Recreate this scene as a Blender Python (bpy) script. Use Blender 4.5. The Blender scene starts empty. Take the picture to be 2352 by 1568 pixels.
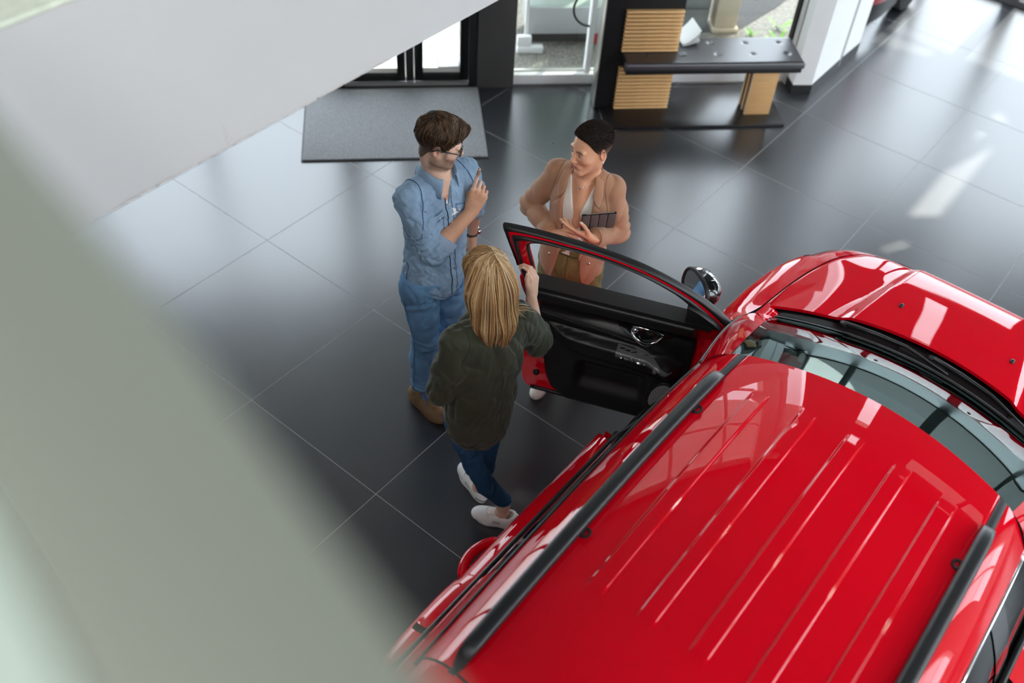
import bpy, bmesh, math, random
import numpy as np
from mathutils import Vector, Matrix, Euler

random.seed(7)
rng = np.random.default_rng(7)
SC = bpy.context.scene
COL = SC.collection
R2 = math.sqrt(0.5)

# ------------------------------------------------------------------ camera
CAM_POS = (2.20360, -1.96400, 4.20601)
CAM_R = Vector((0.7769, 0.6276, 0.0513))
CAM_U = Vector((-0.4819, 0.5402, 0.6899))
CAM_F = Vector((-0.4052, 0.5606, -0.7221))
cam_d = bpy.data.cameras.new('camera')
cam_d.sensor_fit = 'HORIZONTAL'
cam_d.sensor_width = 36.0
cam_d.lens = 36.0 * 2262.39 / 2352.0
cam_d.clip_start = 0.02
cam_d.dof.use_dof = True
cam_d.dof.focus_distance = 4.25
cam_d.dof.aperture_fstop = 1.5
cam = bpy.data.objects.new('camera', cam_d)
m = Matrix.Identity(4)
for i in range(3):
    m[i][0] = CAM_R[i]; m[i][1] = CAM_U[i]; m[i][2] = -CAM_F[i]; m[i][3] = CAM_POS[i]
cam.matrix_world = m
COL.objects.link(cam)
SC.camera = cam

# ------------------------------------------------------------------ world, sun, exposure
world = bpy.data.worlds.new('sky')
SC.world = world
world.use_nodes = True
wn = world.node_tree.nodes; wl = world.node_tree.links
wn.clear()
w_out = wn.new('ShaderNodeOutputWorld'); w_bg = wn.new('ShaderNodeBackground')
w_bg.inputs['Color'].default_value = (0.87, 0.94, 1.03, 1)
w_bg.inputs['Strength'].default_value = 7.2
wl.new(w_bg.outputs[0], w_out.inputs[0])

SUN_EL = math.radians(50)
sun_d = bpy.data.lights.new('sun', 'SUN')
sun_d.energy = 5.0
sun_d.angle = math.radians(0.55)
sun_d.color = (1.0, 0.95, 0.86)
sun = bpy.data.objects.new('sun', sun_d)
sun.rotation_euler = Vector((0, -math.cos(SUN_EL), -math.sin(SUN_EL))).to_track_quat('-Z', 'Y').to_euler()
sun.location = (0, 14, 12)
COL.objects.link(sun)

vs = SC.view_settings
vs.view_transform = 'Standard'; vs.look = 'None'
vs.exposure = 0.0; vs.gamma = 1.0; vs.use_curve_mapping = False

# ------------------------------------------------------------------ helpers
def mat(name, base, rough=0.5, metal=0.0, spec=0.5, coat=0.0, coat_rough=0.03, noise=None, bump=None,
        emit=None, attr=False, sheen=0.0, stretch=None, sss=0.0):
    mt = bpy.data.materials.new(name)
    mt.use_nodes = True
    nt = mt.node_tree; n = nt.nodes; l = nt.links
    b = n['Principled BSDF']
    b.inputs['Base Color'].default_value = (*base, 1)
    b.inputs['Roughness'].default_value = rough
    b.inputs['Metallic'].default_value = metal
    b.inputs['Specular IOR Level'].default_value = spec
    b.inputs['Coat Weight'].default_value = coat
    b.inputs['Coat Roughness'].default_value = coat_rough
    b.inputs['Sheen Weight'].default_value = sheen
    if sss:
        b.inputs['Subsurface Weight'].default_value = sss
        b.inputs['Subsurface Radius'].default_value = (0.012, 0.005, 0.003)
    mt.diffuse_color = (*base, 1)
    col = None
    if attr:
        a = n.new('ShaderNodeAttribute'); a.attribute_name = 'Col'
        col = a.outputs['Color']
    tc = None
    if noise or bump:
        tc = n.new('ShaderNodeTexCoord')
        vec = tc.outputs['Object']
        if stretch:
            mp = n.new('ShaderNodeMapping'); mp.inputs['Scale'].default_value = stretch
            l.new(vec, mp.inputs['Vector']); vec = mp.outputs['Vector']
    if noise:
        sc_, amt = noise[0], noise[1]
        nz = n.new('ShaderNodeTexNoise'); nz.inputs['Scale'].default_value = sc_
        nz.inputs['Detail'].default_value = 5.0
        l.new(vec, nz.inputs['Vector'])
        mr = n.new('ShaderNodeMapRange')
        mr.inputs['From Min'].default_value = 0.15; mr.inputs['From Max'].default_value = 0.85; amt = amt*1.6
        mr.inputs['To Min'].default_value = 1 - amt; mr.inputs['To Max'].default_value = 1 + amt
        l.new(nz.outputs['Fac'], mr.inputs['Value'])
        mx = n.new('ShaderNodeMix'); mx.data_type = 'RGBA'; mx.blend_type = 'MULTIPLY'
        mx.inputs['Factor'].default_value = 1.0
        if col is not None: l.new(col, mx.inputs['A'])
        else: mx.inputs['A'].default_value = (*base, 1)
        l.new(mr.outputs['Result'], mx.inputs['B'])
        col = mx.outputs['Result']
        if len(noise) > 2:
            mr2 = n.new('ShaderNodeMapRange')
            mr2.inputs['To Min'].default_value = rough - noise[2]; mr2.inputs['To Max'].default_value = rough + noise[2]
            l.new(nz.outputs['Fac'], mr2.inputs['Value']); l.new(mr2.outputs['Result'], b.inputs['Roughness'])
    if col is not None:
        l.new(col, b.inputs['Base Color'])
    if bump:
        nb = n.new('ShaderNodeTexNoise'); nb.inputs['Scale'].default_value = bump[0]; nb.inputs['Detail'].default_value = 4
        l.new(vec, nb.inputs['Vector'])
        bp = n.new('ShaderNodeBump'); bp.inputs['Strength'].default_value = bump[1]; bp.inputs['Distance'].default_value = bump[2] if len(bump) > 2 else 0.01
        l.new(nb.outputs['Fac'], bp.inputs['Height']); l.new(bp.outputs['Normal'], b.inputs['Normal'])
    if emit:
        b.inputs['Emission Color'].default_value = (*emit[0], 1); b.inputs['Emission Strength'].default_value = emit[1]
    return mt

def glass_mat(name, tint=(0.93, 0.97, 0.96), refl=1.0, rough=0.0, ior=1.5):
    mt = bpy.data.materials.new(name); mt.use_nodes = True
    nt = mt.node_tree; n = nt.nodes; l = nt.links
    n.clear()
    o = n.new('ShaderNodeOutputMaterial'); mx = n.new('ShaderNodeMixShader')
    t = n.new('ShaderNodeBsdfTransparent'); t.inputs[0].default_value = (*tint, 1)
    g = n.new('ShaderNodeBsdfGlossy'); g.inputs['Roughness'].default_value = rough
    g.inputs['Color'].default_value = (refl, refl, refl, 1)
    f = n.new('ShaderNodeFresnel')
    ge = n.new('ShaderNodeNewGeometry'); mi = n.new('ShaderNodeMapRange')
    mi.inputs['To Min'].default_value = ior; mi.inputs['To Max'].default_value = 1.0/ior
    l.new(ge.outputs['Backfacing'], mi.inputs['Value']); l.new(mi.outputs['Result'], f.inputs['IOR'])
    l.new(f.outputs[0], mx.inputs[0]); l.new(t.outputs[0], mx.inputs[1]); l.new(g.outputs[0], mx.inputs[2])
    l.new(mx.outputs[0], o.inputs[0])
    return mt

class MB:
    def __init__(s): s.v = []; s.f = []
    def add(s, vs_, fs_):
        o = len(s.v)
        s.v += [tuple(p) for p in vs_]; s.f += [tuple(i + o for i in q) for q in fs_]
        return s
    def box(s, x0, x1, y0, y1, z0, z1):
        x0, x1 = min(x0, x1), max(x0, x1); y0, y1 = min(y0, y1), max(y0, y1); z0, z1 = min(z0, z1), max(z0, z1)
        return s.add([(x0,y0,z0),(x1,y0,z0),(x1,y1,z0),(x0,y1,z0),(x0,y0,z1),(x1,y0,z1),(x1,y1,z1),(x0,y1,z1)],
                     [(0,3,2,1),(4,5,6,7),(0,1,5,4),(1,2,6,5),(2,3,7,6),(3,0,4,7)])
    def prism(s, poly, z0, z1):
        n = len(poly)
        a = sum(poly[i][0]*poly[(i+1)%n][1]-poly[(i+1)%n][0]*poly[i][1] for i in range(n))
        if a < 0: poly = poly[::-1]
        return s.add([(x,y,z0) for x,y in poly]+[(x,y,z1) for x,y in poly],
                     [tuple(range(n-1,-1,-1)), tuple(range(n,2*n))]+[(i,(i+1)%n,n+(i+1)%n,n+i) for i in range(n)])
    def tube(s, pts, r, n=8, caps=True):
        pts = [Vector(p) for p in pts]; k = len(pts)
        rs = r if hasattr(r, '__len__') else [r]*k
        up = None; rings = []
        for i, p in enumerate(pts):
            d = (pts[min(i+1,k-1)] - pts[max(i-1,0)])
            if d.length < 1e-9: d = Vector((0,0,1))
            d.normalize()
            if up is None:
                up = d.orthogonal().normalized()
            else:
                up = (up - d*up.dot(d))
                up = up.normalized() if up.length > 1e-6 else d.orthogonal().normalized()
            sd = d.cross(up)
            rings.append([p + (up*math.cos(2*math.pi*j/n) + sd*math.sin(2*math.pi*j/n))*rs[i] for j in range(n)])
        vs_ = [q for rg in rings for q in rg]
        fs_ = [(i*n+j, i*n+(j+1)%n, (i+1)*n+(j+1)%n, (i+1)*n+j) for i in range(k-1) for j in range(n)]
        if caps: fs_ += [tuple(range(n-1,-1,-1)), tuple((k-1)*n+j for j in range(n))]
        return s.add(vs_, fs_)
    def grid(s, P, closed_u=False, closed_v=False):
        # P: array (nu, nv, 3)
        P = np.asarray(P); nu, nv = P.shape[:2]
        fs_ = []
        for i in range(nu if closed_u else nu-1):
            for j in range(nv if closed_v else nv-1):
                a, b = i, (i+1) % nu; c, d = j, (j+1) % nv
                fs_.append((a*nv+c, b*nv+c, b*nv+d, a*nv+d))
        return s.add([tuple(p) for p in P.reshape(-1,3)], fs_)
    def ball(s, c, r, n=12, m_=8, rot=None):
        r = r if hasattr(r, '__len__') else (r,r,r)
        vs_ = []; 
        for i in range(m_+1):
            t = math.pi*i/m_
            for j in range(n):
                a = 2*math.pi*j/n
                v = Vector((r[0]*math.sin(t)*math.cos(a), r[1]*math.sin(t)*math.sin(a), r[2]*math.cos(t)))
                if rot is not None: v = rot @ v
                vs_.append(Vector(c)+v)
        fs_ = [(i*n+j, (i+1)*n+j, (i+1)*n+(j+1)%n, i*n+(j+1)%n) for i in range(m_) for j in range(n)]
        return s.add(vs_, fs_)
    def disc(s, c, nrm, r, h, n=16):
        c = Vector(c); nn = Vector(nrm).normalized()
        return s.tube([c, c+nn*h], r, n)

def mesh_from(name, v, f, smooth=False, auto=None):
    me = bpy.data.meshes.new(name)
    me.from_pydata([tuple(p) for p in v], [], [tuple(q) for q in f])
    me.validate(clean_customdata=False)
    me.update()
    if smooth:
        me.polygons.foreach_set('use_smooth', [True]*len(me.polygons))
    if auto is not None:
        me.polygons.foreach_set('use_smooth', [True]*len(me.polygons))
        bm = bmesh.new(); bm.from_mesh(me)
        bmesh.ops.remove_doubles(bm, verts=bm.verts, dist=1e-5)
        for e in bm.edges:
            if len(e.link_faces) == 2 and e.calc_face_angle(0) > math.radians(auto): e.smooth = False
        bm.to_mesh(me); bm.free()
    return me

def link(name, me, material=None, parent=None, world=True):
    o = bpy.data.objects.new(name, me)
    COL.objects.link(o)
    if material is not None and me is not None and len(me.materials) == 0: me.materials.append(material)
    if parent is not None:
        o.parent = parent
        if world and parent.get('_off') is not None:
            o.matrix_parent_inverse = Matrix(parent.matrix_basis).inverted()
        elif world and parent.parent is not None and parent.parent.get('_off') is not None:
            pass
    return o

def obj(name, mb, material, parent=None, smooth=False, auto=None, bevel=None, recalc=False, world=True, seg=2):
    me = mesh_from(name, mb.v, mb.f, smooth, None)
    if bevel or recalc or auto is not None:
        bm = bmesh.new(); bm.from_mesh(me)
        if auto is not None or bevel: bmesh.ops.remove_doubles(bm, verts=bm.verts, dist=1e-5)
        if recalc: bmesh.ops.recalc_face_normals(bm, faces=bm.faces)
        if bevel:
            es = [e for e in bm.edges if len(e.link_faces) == 2 and e.calc_face_angle(0) > 0.5]
            bmesh.ops.bevel(bm, geom=es, offset=bevel, segments=seg, affect='EDGES', profile=0.5, clamp_overlap=True)
        if auto is not None or bevel:
            th = math.radians(auto if auto is not None else 40)
            for fc in bm.faces: fc.smooth = True
            for e in bm.edges:
                if len(e.link_faces) == 2 and e.calc_face_angle(0) > th: e.smooth = False
        bm.to_mesh(me); bm.free()
    return link(name, me, material, parent, world)

def thing(name, label, cat, loc=(0,0,0), rotz=0.0, group=None, kind=None, world=True):
    o = bpy.data.objects.new(name, None); COL.objects.link(o)
    o.empty_display_size = 0.1
    o.location = loc; o.rotation_euler = (0, 0, rotz)
    o.matrix_basis = Matrix.Translation(loc) @ Matrix.Rotation(rotz, 4, 'Z')
    if label: o['label'] = label
    if cat: o['category'] = cat
    if group: o['group'] = group
    if kind: o['kind'] = kind
    if world: o['_off'] = 1
    return o

def tag(o, label=None, cat=None, group=None, kind=None):
    if label: o['label'] = label
    if cat: o['category'] = cat
    if group: o['group'] = group
    if kind: o['kind'] = kind
    return o

def struct(name, mb, material, **kw):
    o = obj(name, mb, material, **kw); o['kind'] = 'structure'
    return o

def sstep(a, b, x):
    t = np.clip((x-a)/(b-a), 0, 1); return t*t*(3-2*t)

# ------------------------------------------------------------------ materials of the setting
M_tile = mat('charcoal_tile', (0.020, 0.022, 0.027), rough=0.28, spec=1.0, noise=(3.0, 0.16, 0.015))
M_tile.node_tree.nodes['Principled BSDF'].inputs['IOR'].default_value = 1.55
M_grout = mat('grey_grout', (0.42, 0.42, 0.42), rough=0.8)
M_white = mat('white_plaster', (0.60, 0.605, 0.60), rough=0.75, noise=(1.5, 0.02))
M_scuff = mat('bare_plaster', (0.60, 0.56, 0.53), rough=0.9, noise=(30, 0.1))
M_wallg = mat('light_wall', (0.62, 0.62, 0.60), rough=0.8)
M_ceil = mat('ceiling_paint', (0.05, 0.05, 0.05), rough=0.85)
M_mezz = mat('mezzanine_carpet', (0.72, 0.77, 0.64), rough=0.9, noise=(40, 0.1))
M_rail = mat('sage_grey_paint', (0.19, 0.21, 0.178), rough=0.6)
M_mint = mat('pale_mint_panel', (0.42, 0.51, 0.47), rough=0.5)
M_black = mat('black_metal', (0.010, 0.010, 0.011), rough=0.4)
M_frame = mat('black_frame', (0.008, 0.008, 0.009), rough=0.42)
M_dgrey = mat('dark_grey_panel', (0.055, 0.052, 0.050), rough=0.55)
M_alu = mat('brushed_aluminium', (0.62, 0.61, 0.58), rough=0.32, metal=0.9)
M_sill = mat('white_sill', (0.85, 0.86, 0.86), rough=0.4)
M_glass = glass_mat('clear_glass', (0.945, 0.965, 0.965))
M_gravel = mat('gravel', (0.24, 0.23, 0.20), rough=0.95, noise=(55, 0.55), bump=(70, 0.8, 0.03))
M_pave = mat('pale_paving', (0.70, 0.66, 0.60), rough=0.9, noise=(6, 0.08))
M_mat = mat('grey_carpet', (0.27, 0.275, 0.285), rough=1.0, noise=(75, 0.20), bump=(420, 0.5, 0.004), spec=0.1)
M_matedge = mat('mat_rubber', (0.03, 0.03, 0.033), rough=0.6)

# facade frame: local x along the glass front, local y outward, z up
FAC_O = (0.0, 5.38, 0.0); FAC_R = math.pi/4
def fac(a, n, z=0.0):      # a along the front, n into the room
    return (FAC_O[0] + R2*a + R2*n, FAC_O[1] + R2*a - R2*n, z)
def facthing(name, label, cat, a=0, n=0, z=0, **kw):
    return thing(name, label, cat, fac(a, n, z), FAC_R, world=False, **kw)

# ------------------------------------------------------------------ floor of tiles
T = 0.95
fl = MB(); fl.box(-8, 8.6, -7, 9.0, -0.30, -0.004)
# the slab is cut back to the facade line below
def clip(poly, fn):
    out = []
    for i in range(len(poly)):
        p, q = poly[i], poly[(i+1) % len(poly)]
        dp, dq = fn(p), fn(q)
        if dp >= 0: out.append(p)
        if (dp >= 0) != (dq >= 0):
            t = dp/(dp-dq); out.append((p[0]+t*(q[0]-p[0]), p[1]+t*(q[1]-p[1])))
    return out
f_in = lambda p: (p[0] - (p[1] - 5.38))*R2 - 0.0      # n >= 0
WX0, WX1, WY0, WY1 = -5.0, 7.6, -6.2, 7.75
fl = MB()
fl.prism(clip([(WX0, WY0), (-0.26, WY0), (-0.26, WY1), (WX0, WY1)], f_in), -0.25, -0.0009)
fl.prism([(-0.26, WY0), (WX1, WY0), (WX1, WY1), (-0.26, WY1)], -0.25, -0.0009)
floor = struct('floor', fl, M_grout)
floor['label'] = 'showroom floor of large charcoal tiles with thin grey joints'
tile_me = None
def tile_mesh(poly):
    b = MB(); b.prism(poly, -0.010, 0.0)
    me = mesh_from('tile', b.v, b.f)
    bm = bmesh.new(); bm.from_mesh(me)
    es = [e for e in bm.edges if all(v.co.z > -0.001 for v in e.verts)]
    bmesh.ops.bevel(bm, geom=es, offset=0.0006, segments=1, affect='EDGES')
    bm.to_mesh(me); bm.free()
    return me
G = 0.0017
for i in range(-6, 9):
    for j in range(-7, 9):
        x0, y0 = i*T, j*T
        sq = [(x0+G, y0+G), (x0+T-G, y0+G), (x0+T-G, y0+T-G), (x0+G, y0+T-G)]
        polys = []
        if x0 + T <= -0.26 or y0+T < 5.0:
            polys.append((sq, True))
        elif x0 >= -0.26:
            polys.append((sq, False))
        else:
            polys.append((clip(sq, lambda p: -0.26 - p[0]), True)); polys.append((clip(sq, lambda p: p[0]+0.26), False))
        for pl, cut in polys:
            pl = clip(pl, lambda p: WY1 - p[1]); 
            if len(pl) >= 3: pl = clip(pl, lambda p: WX1 - p[0])
            if len(pl) >= 3: pl = clip(pl, lambda p: p[0] - WX0)
            if len(pl) >= 3: pl = clip(pl, lambda p: p[1] - WY0)
            if cut and len(pl) >= 3: pl = clip(pl, f_in)
            if len(pl) < 3: continue
            full = (len(pl) == 4 and abs((pl[2][0]-pl[0][0]) - (T-2*G)) < 1e-6 and abs((pl[2][1]-pl[0][1]) - (T-2*G)) < 1e-6)
            if full:
                if tile_me is None:
                    tile_me = tile_mesh([(p[0]-x0, p[1]-y0) for p in sq]); tile_me.materials.append(M_tile)
                o = bpy.data.objects.new('tile', tile_me); o.location = (x0, y0, 0); COL.objects.link(o)
            else:
                o = link('tile', tile_mesh(pl), M_tile)
            o.parent = floor

# ------------------------------------------------------------------ outdoors ground
gm = MB(); gm.box(-30, 20, -10, 40, -0.36, -0.26)
struct('trim_1', gm, M_pave)['label'] = 'pale paved yard outside the glass front'
yd = MB(); yd.box(-0.4, 20, 7.9, 30, -0.262, -0.2)  # dark ground added to lower the reflection in the windscreen
struct('trim_10', yd, mat('added_dark_yard', (0.10, 0.10, 0.10), 0.9, noise=(40, 0.3)))['label'] = 'dark yard added outside the far glass wall to dim reflections'
gv = MB(); gv.prism([fac(-2.7, -0.02)[:2], fac(-0.47, -0.02)[:2], fac(-0.47, -0.45)[:2], fac(-0.10, -0.45)[:2], fac(0.30, -0.80)[:2], fac(0.9, -1.5)[:2], fac(0.9, -3.2)[:2], fac(-2.7, -3.2)[:2]], -0.26, -0.05)
gravel = struct('trim_2', gv, M_gravel)
gravel['label'] = 'strip of grey gravel outside the windows'
pv = MB(); pv.prism([fac(-7.5, -0.02)[:2], fac(-2.7, -0.02)[:2], fac(-2.7, -3.2)[:2], fac(-7.5, -3.2)[:2]], -0.26, -0.05)
struct('trim_3', pv, M_pave)['label'] = 'sunlit pale paving outside the entrance door'

# ------------------------------------------------------------------ walls, ceiling
def wall_with_holes(x0, x1, z0, z1, holes, extra=None):
    """vertical sheet in (x,z) with convex holes, triangulated; returns verts2d, faces"""
    bm = bmesh.new()
    def loop(pts):
        v = [bm.verts.new((p[0], 0, p[1])) for p in pts]
        return [bm.edges.new((v[i], v[(i+1) % len(v)])) for i in range(len(v))]
    es = loop([(x0,z0),(x1,z0),(x1,z1),(x0,z1)])
    for h in holes: es += loop(h)
    bmesh.ops.triangle_fill(bm, edges=es, use_beauty=True, use_dissolve=False)
    # remove triangles inside holes
    def inside(p, poly):
        s_ = None
        for i in range(len(poly)):
            a, b = poly[i], poly[(i+1) % len(poly)]
            cr = (b[0]-a[0])*(p[1]-a[1]) - (b[1]-a[1])*(p[0]-a[0])
            if abs(cr) < 1e-9: continue
            if s_ is None: s_ = cr > 0
            elif (cr > 0) != s_: return False
        return True
    kill = [f for f in bm.faces if any(inside((f.calc_center_median().x, f.calc_center_median().z), h) for h in holes)]
    bmesh.ops.delete(bm, geom=kill, context='FACES_ONLY')
    bm.verts.index_update()
    v = [tuple(q.co) for q in bm.verts]; f = [[q.index for q in fc.verts] for fc in bm.faces]
    bm.free()
    return v, f
def sheet(name, v, f, thick, material, mtx):
    me = bpy.data.meshes.new(name); me.from_pydata(v, [], f)
    bm = bmesh.new(); bm.from_mesh(me)
    bmesh.ops.recalc_face_normals(bm, faces=bm.faces)
    g = bmesh.ops.extrude_face_region(bm, geom=list(bm.faces))
    for q in g['geom']:
        if isinstance(q, bmesh.types.BMVert): q.co.y += thick
    bmesh.ops.recalc_face_normals(bm, faces=bm.faces)
    bm.transform(mtx)
    bm.to_mesh(me); bm.free()
    o = link(name, me, material); o['kind'] = 'structure'
    return o

CZ = 6.6
tanE = math.tan(SUN_EL)
fh = [[(-0.20, 0.05), (0.52, 0.05), (0.52, 2.55), (-0.20, 2.55)]]
for k in range(4):
    xa = 0.64 + k*1.72
    fh += [[(xa, 0.05), (xa+1.5, 0.05), (xa+1.5, 2.55), (xa, 2.55)]]
for k in range(3):
    xa = 2.6 + k*1.6
    fh += [[(xa, 5.15), (xa+1.5, 5.15), (xa+1.5, 5.75), (xa, 5.75)]]
fh += [[(1.07, 2.70), (1.38, 2.70), (1.38, 5.08), (1.07, 5.08)]]  # slit added so the sun reaches the floor patches
M_slate = mat('slate_grey_wall', (0.07, 0.07, 0.072), rough=0.8)
v, f = wall_with_holes(-0.26, WX1, -0.25, CZ, fh)
wf = sheet('wall_front', v, f, 0.12, M_slate, Matrix.Translation((0, WY1, 0)))
w4 = thing('window_4', 'tall glazed far wall letting the sun in', None, (0.1, WY1, 0), kind='structure')
for h in fh:
    wp = MB(); wp.box(h[0][0], h[1][0], WY1+0.05, WY1+0.06, h[0][1], h[2][1]); obj('pane', wp, M_glass, w4)
# unseen canopy added outside; its gaps shape the sun patches on the floor
CH = 6.75
def gap(pts): return [(x, y + CH/tanE) for x, y in pts]
def sun_mask(name, x0, x1, y0, y1, holes_, z):
    v, f = wall_with_holes(x0, x1, y0, y1, holes_)
    v = [(p[0], 0, p[2]) for p in v]
    return sheet(name, v, f, 0.06, M_white, Matrix.Translation((0, 0, z)) @ Matrix.Rotation(-math.pi/2, 4, 'X'))
cn = sun_mask('trim_8', -0.6, WX1+1, WY1+0.2, 6.42 + CH/tanE, [
    gap([(1.147, 4.035), (1.309, 4.184), (1.302, 5.36), (1.141, 4.76)]),
    gap([(1.151, 5.26), (1.268, 5.75), (1.157, 5.87), (1.126, 5.63)]),
    gap([(1.153, 3.519), (1.294, 3.766), (1.25, 3.80), (1.16, 3.62)]),
    gap([(-0.15, 6.10), (0.38, 6.22), (0.40, 6.40), (-0.15, 6.40)]),
], CH)
cn['label'] = 'unseen canopy added outside the far glass wall, gaps cut to shape the sun patches'

# right-hand wall with tall glazing
rh = []
for k in range(3):
    ya = -1.2 + k*3.0
    rh.append([(ya, 0.9), (ya+2.0, 0.9), (ya+2.0, 5.6), (ya, 5.6)])
v, f = wall_with_holes(WY0, WY1, -0.25, CZ, rh)
sheet('wall_right', v, f, 0.15, M_wallg, Matrix.Translation((WX1, 0, 0)) @ Matrix.Rotation(math.pi/2, 4, 'Z') @ Matrix.Scale(-1, 4, (0,1,0)))
wr = thing('window_6', 'tall window row in the right wall', None, (WX1, 0, 0.9), kind='structure')
for k in range(3):
    ya = -1.2 + k*3.0
    b = MB(); b.box(WX1+0.06, WX1+0.07, ya, ya+2.0, 0.9, 5.6); obj('pane', b, M_glass, wr)
    b = MB(); b.box(WX1+0.03, WX1+0.10, ya+0.97, ya+1.03, 0.9, 5.6)
    for zz in (2.3, 3.9): b.box(WX1+0.03, WX1+0.10, ya, ya+2.0, zz-0.03, zz+0.03)
    obj('mullion', b, M_sill, wr)
bk = MB(); bk.box(WX0, WX1, WY0-0.15, WY0, -0.25, CZ); struct('wall_back', bk, M_wallg)
lf = MB(); lf.box(WX0-0.15, WX0, WY0, 0.40, -0.25, CZ); struct('wall_left', lf, M_wallg)
cl = MB(); cl.prism(clip([(WX0, WY0), (-0.26, WY0), (-0.26, 9), (WX0, 9)], f_in), CZ, CZ+0.2)
cl.prism([(-0.26, WY0), (WX1+0.2, WY0), (WX1+0.2, WY1+0.2), (-0.26, WY1+0.2)], CZ, CZ+0.2)
struct('ceiling', cl, M_ceil)
# unseen overhang added to block the sun from the glass front
ev = MB(); ev.prism([fac(-8, 0.2)[:2], fac(1.2, 0.2)[:2], fac(1.2, -2.2)[:2], fac(2.7, -2.2)[:2], fac(2.7, -3.85)[:2], fac(-8, -3.85)[:2]], CZ+0.02, CZ+0.15)
struct('trim_4', ev, M_white)['label'] = 'unseen overhang added outside to keep sun off the glass front'

# ------------------------------------------------------------------ glass front (45 degrees)
# windows of the upper storey and those left of the door
def fac_window(name, label, a0, a1, z0, z1, na, nz, fm=M_frame, fw=0.05, sill=False):
    w = facthing(name, label, None, kind='structure')
    b = MB(); b.box(a0, a1, 0.055, 0.065, z0, z1); obj('pane', b, M_glass, w)
    b = MB()
    for k in range(na+1):
        a = a0 + (a1-a0)*k/na; b.box(max(a0, a-fw/2), min(a1, a+fw/2), 0.02, 0.10, z0, z1)
    for k in range(nz+1):
        z = z0 + (z1-z0)*k/nz; b.box(a0, a1, 0.022, 0.098, max(z0, z-fw/2), min(z1, z+fw/2))
    obj('frame', b, fm, w)
    if sill:
        b = MB(); b.box(a0, a1, -0.002, 0.12, 0.0, z0); obj('sill', b, M_sill, w)
    return w
fac_window('window_2', 'dark framed glazing left of the entrance door', -7.2, -4.06, 0.09, 2.3, 3, 1, sill=True)
fac_window('window_3', 'upper storey glazing above the entrance', -7.2, -0.1, 2.75, 6.45, 7, 3, M_sill, 0.07)
b = MB(); b.box(-7.3, 0.2, 0.0, 0.14, 2.3, 2.75); b.box(-7.3, 0.2, 0.0, 0.14, 6.45, CZ)
w = facthing('wall_entrance', 'white beam over the glass front', None, kind='structure')
obj('beam', b, M_white, w)

# entrance door
d1 = facthing('door_1', 'black framed double glass entrance door behind the grey mat', None, kind='structure')
b = MB(); b.box(-3.045, -2.985, -0.03, 0.09, 0.0, 2.3); b.box(-4.06, -4.00, -0.03, 0.09, 0, 2.3); b.box(-4.06, -2.985, -0.03, 0.09, 2.2, 2.3)
obj('door_frame', b, M_frame, d1, bevel=0.004)
b = MB(); b.box(-4.02, -3.02, -0.035, 0.10, 0.0, 0.022)
obj('threshold', b, M_black, d1)
b = MB(); b.box(-4.0, -3.045, -0.022, 0.0, 0.022, 0.045)
obj('weather_bar', b, M_alu, d1)
def leaf(g0, g1, s0, s1, handle):
    b = MB()
    b.box(s0, g0, -0.005, 0.06, 0.05, 2.19); b.box(g1, s1, -0.005, 0.06, 0.05, 2.19)
    b.box(g0, g1, -0.005, 0.06, 0.05, 0.125); b.box(g0, g1, -0.005, 0.06, 2.07, 2.19)
    lf_ = obj('door_leaf', b, M_frame, d1, bevel=0.004)
    b = MB(); b.box(g0, g1, 0.022, 0.034, 0.125, 2.07); obj('pane', b, M_glass, lf_)
    b = MB(); b.add([(g0,-0.004,0.1255),(g1,-0.004,0.1255),(g1,0.022,0.148),(g0,0.022,0.148)], [(0,1,2,3)]); obj('glazing_bead', b, M_alu, lf_)
    b = MB(); b.tube([(handle,-0.005,0.95),(handle,-0.05,0.95),(handle+0.11,-0.055,0.95)], 0.010, 8); obj('lever_handle', b, M_black, lf_)
leaf(-3.396, -3.113, -3.462, -3.048, -3.43)
leaf(-3.885, -3.594, -3.997, -3.53, -3.56)
b = MB(); b.box(-3.527, -3.465, 0.0, 0.055, 0.045, 2.2); obj('meeting_stile', b, M_black, d1, bevel=0.004)

# grey pier right of the door
b = MB(); b.box(-2.982, -2.696, -0.04, 0.16, 0, 2.75)
w = facthing('wall_pier', 'dark grey pier between the door and the window', None, kind='structure'); obj('pier', b, M_dgrey, w, bevel=0.003)

# large window behind the bench
w1 = facthing('window_1', 'floor to ceiling window behind the bench', None, kind='structure')
b = MB(); b.box(-2.696, -0.476, 0.0, 0.10, 0.006, 0.088); obj('sill', b, M_sill, w1, bevel=0.004)
b = MB(); b.box(-2.696, -0.476, 0.004, 0.10, 0.0, 0.0058); obj('sill_joint', b, M_black, w1)
b = MB(); b.box(-2.696, -2.09, 0.06, 0.072, 0.088, 2.3); obj('pane', b, M_glass, w1)
b = MB(); b.box(-2.09, -0.50, 0.06, 0.072, 0.088, 2.3); obj('pane', b, M_glass, w1)
b = MB(); b.box(-2.696, -0.476, 0.055, 0.078, 0.088, 0.10); obj('glazing_bead', b, M_alu, w1)
b = MB(); b.box(-0.505, -0.488, 0.03, 0.09, 0.088, 2.3); obj('frame', b, M_frame, w1)
b = MB(); b.box(-0.488, -0.45, -0.04, 0.10, 0.0, 2.75); obj('mullion', b, M_white, w1)
b = MB(); b.box(-2.125, -2.085, 0.02, 0.10, 0.088, 2.3); obj('mullion', b, M_sill, w1)
# ring pull on the glass
b = MB(); b.tube([(-2.115+0.145*math.cos(t), 0.045, 0.62+0.145*math.sin(t)) for t in np.linspace(math.pi*0.42, math.pi*1.58, 22)], 0.009, 8)
obj('pull_handle', b, M_black, w1, smooth=True)

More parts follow.
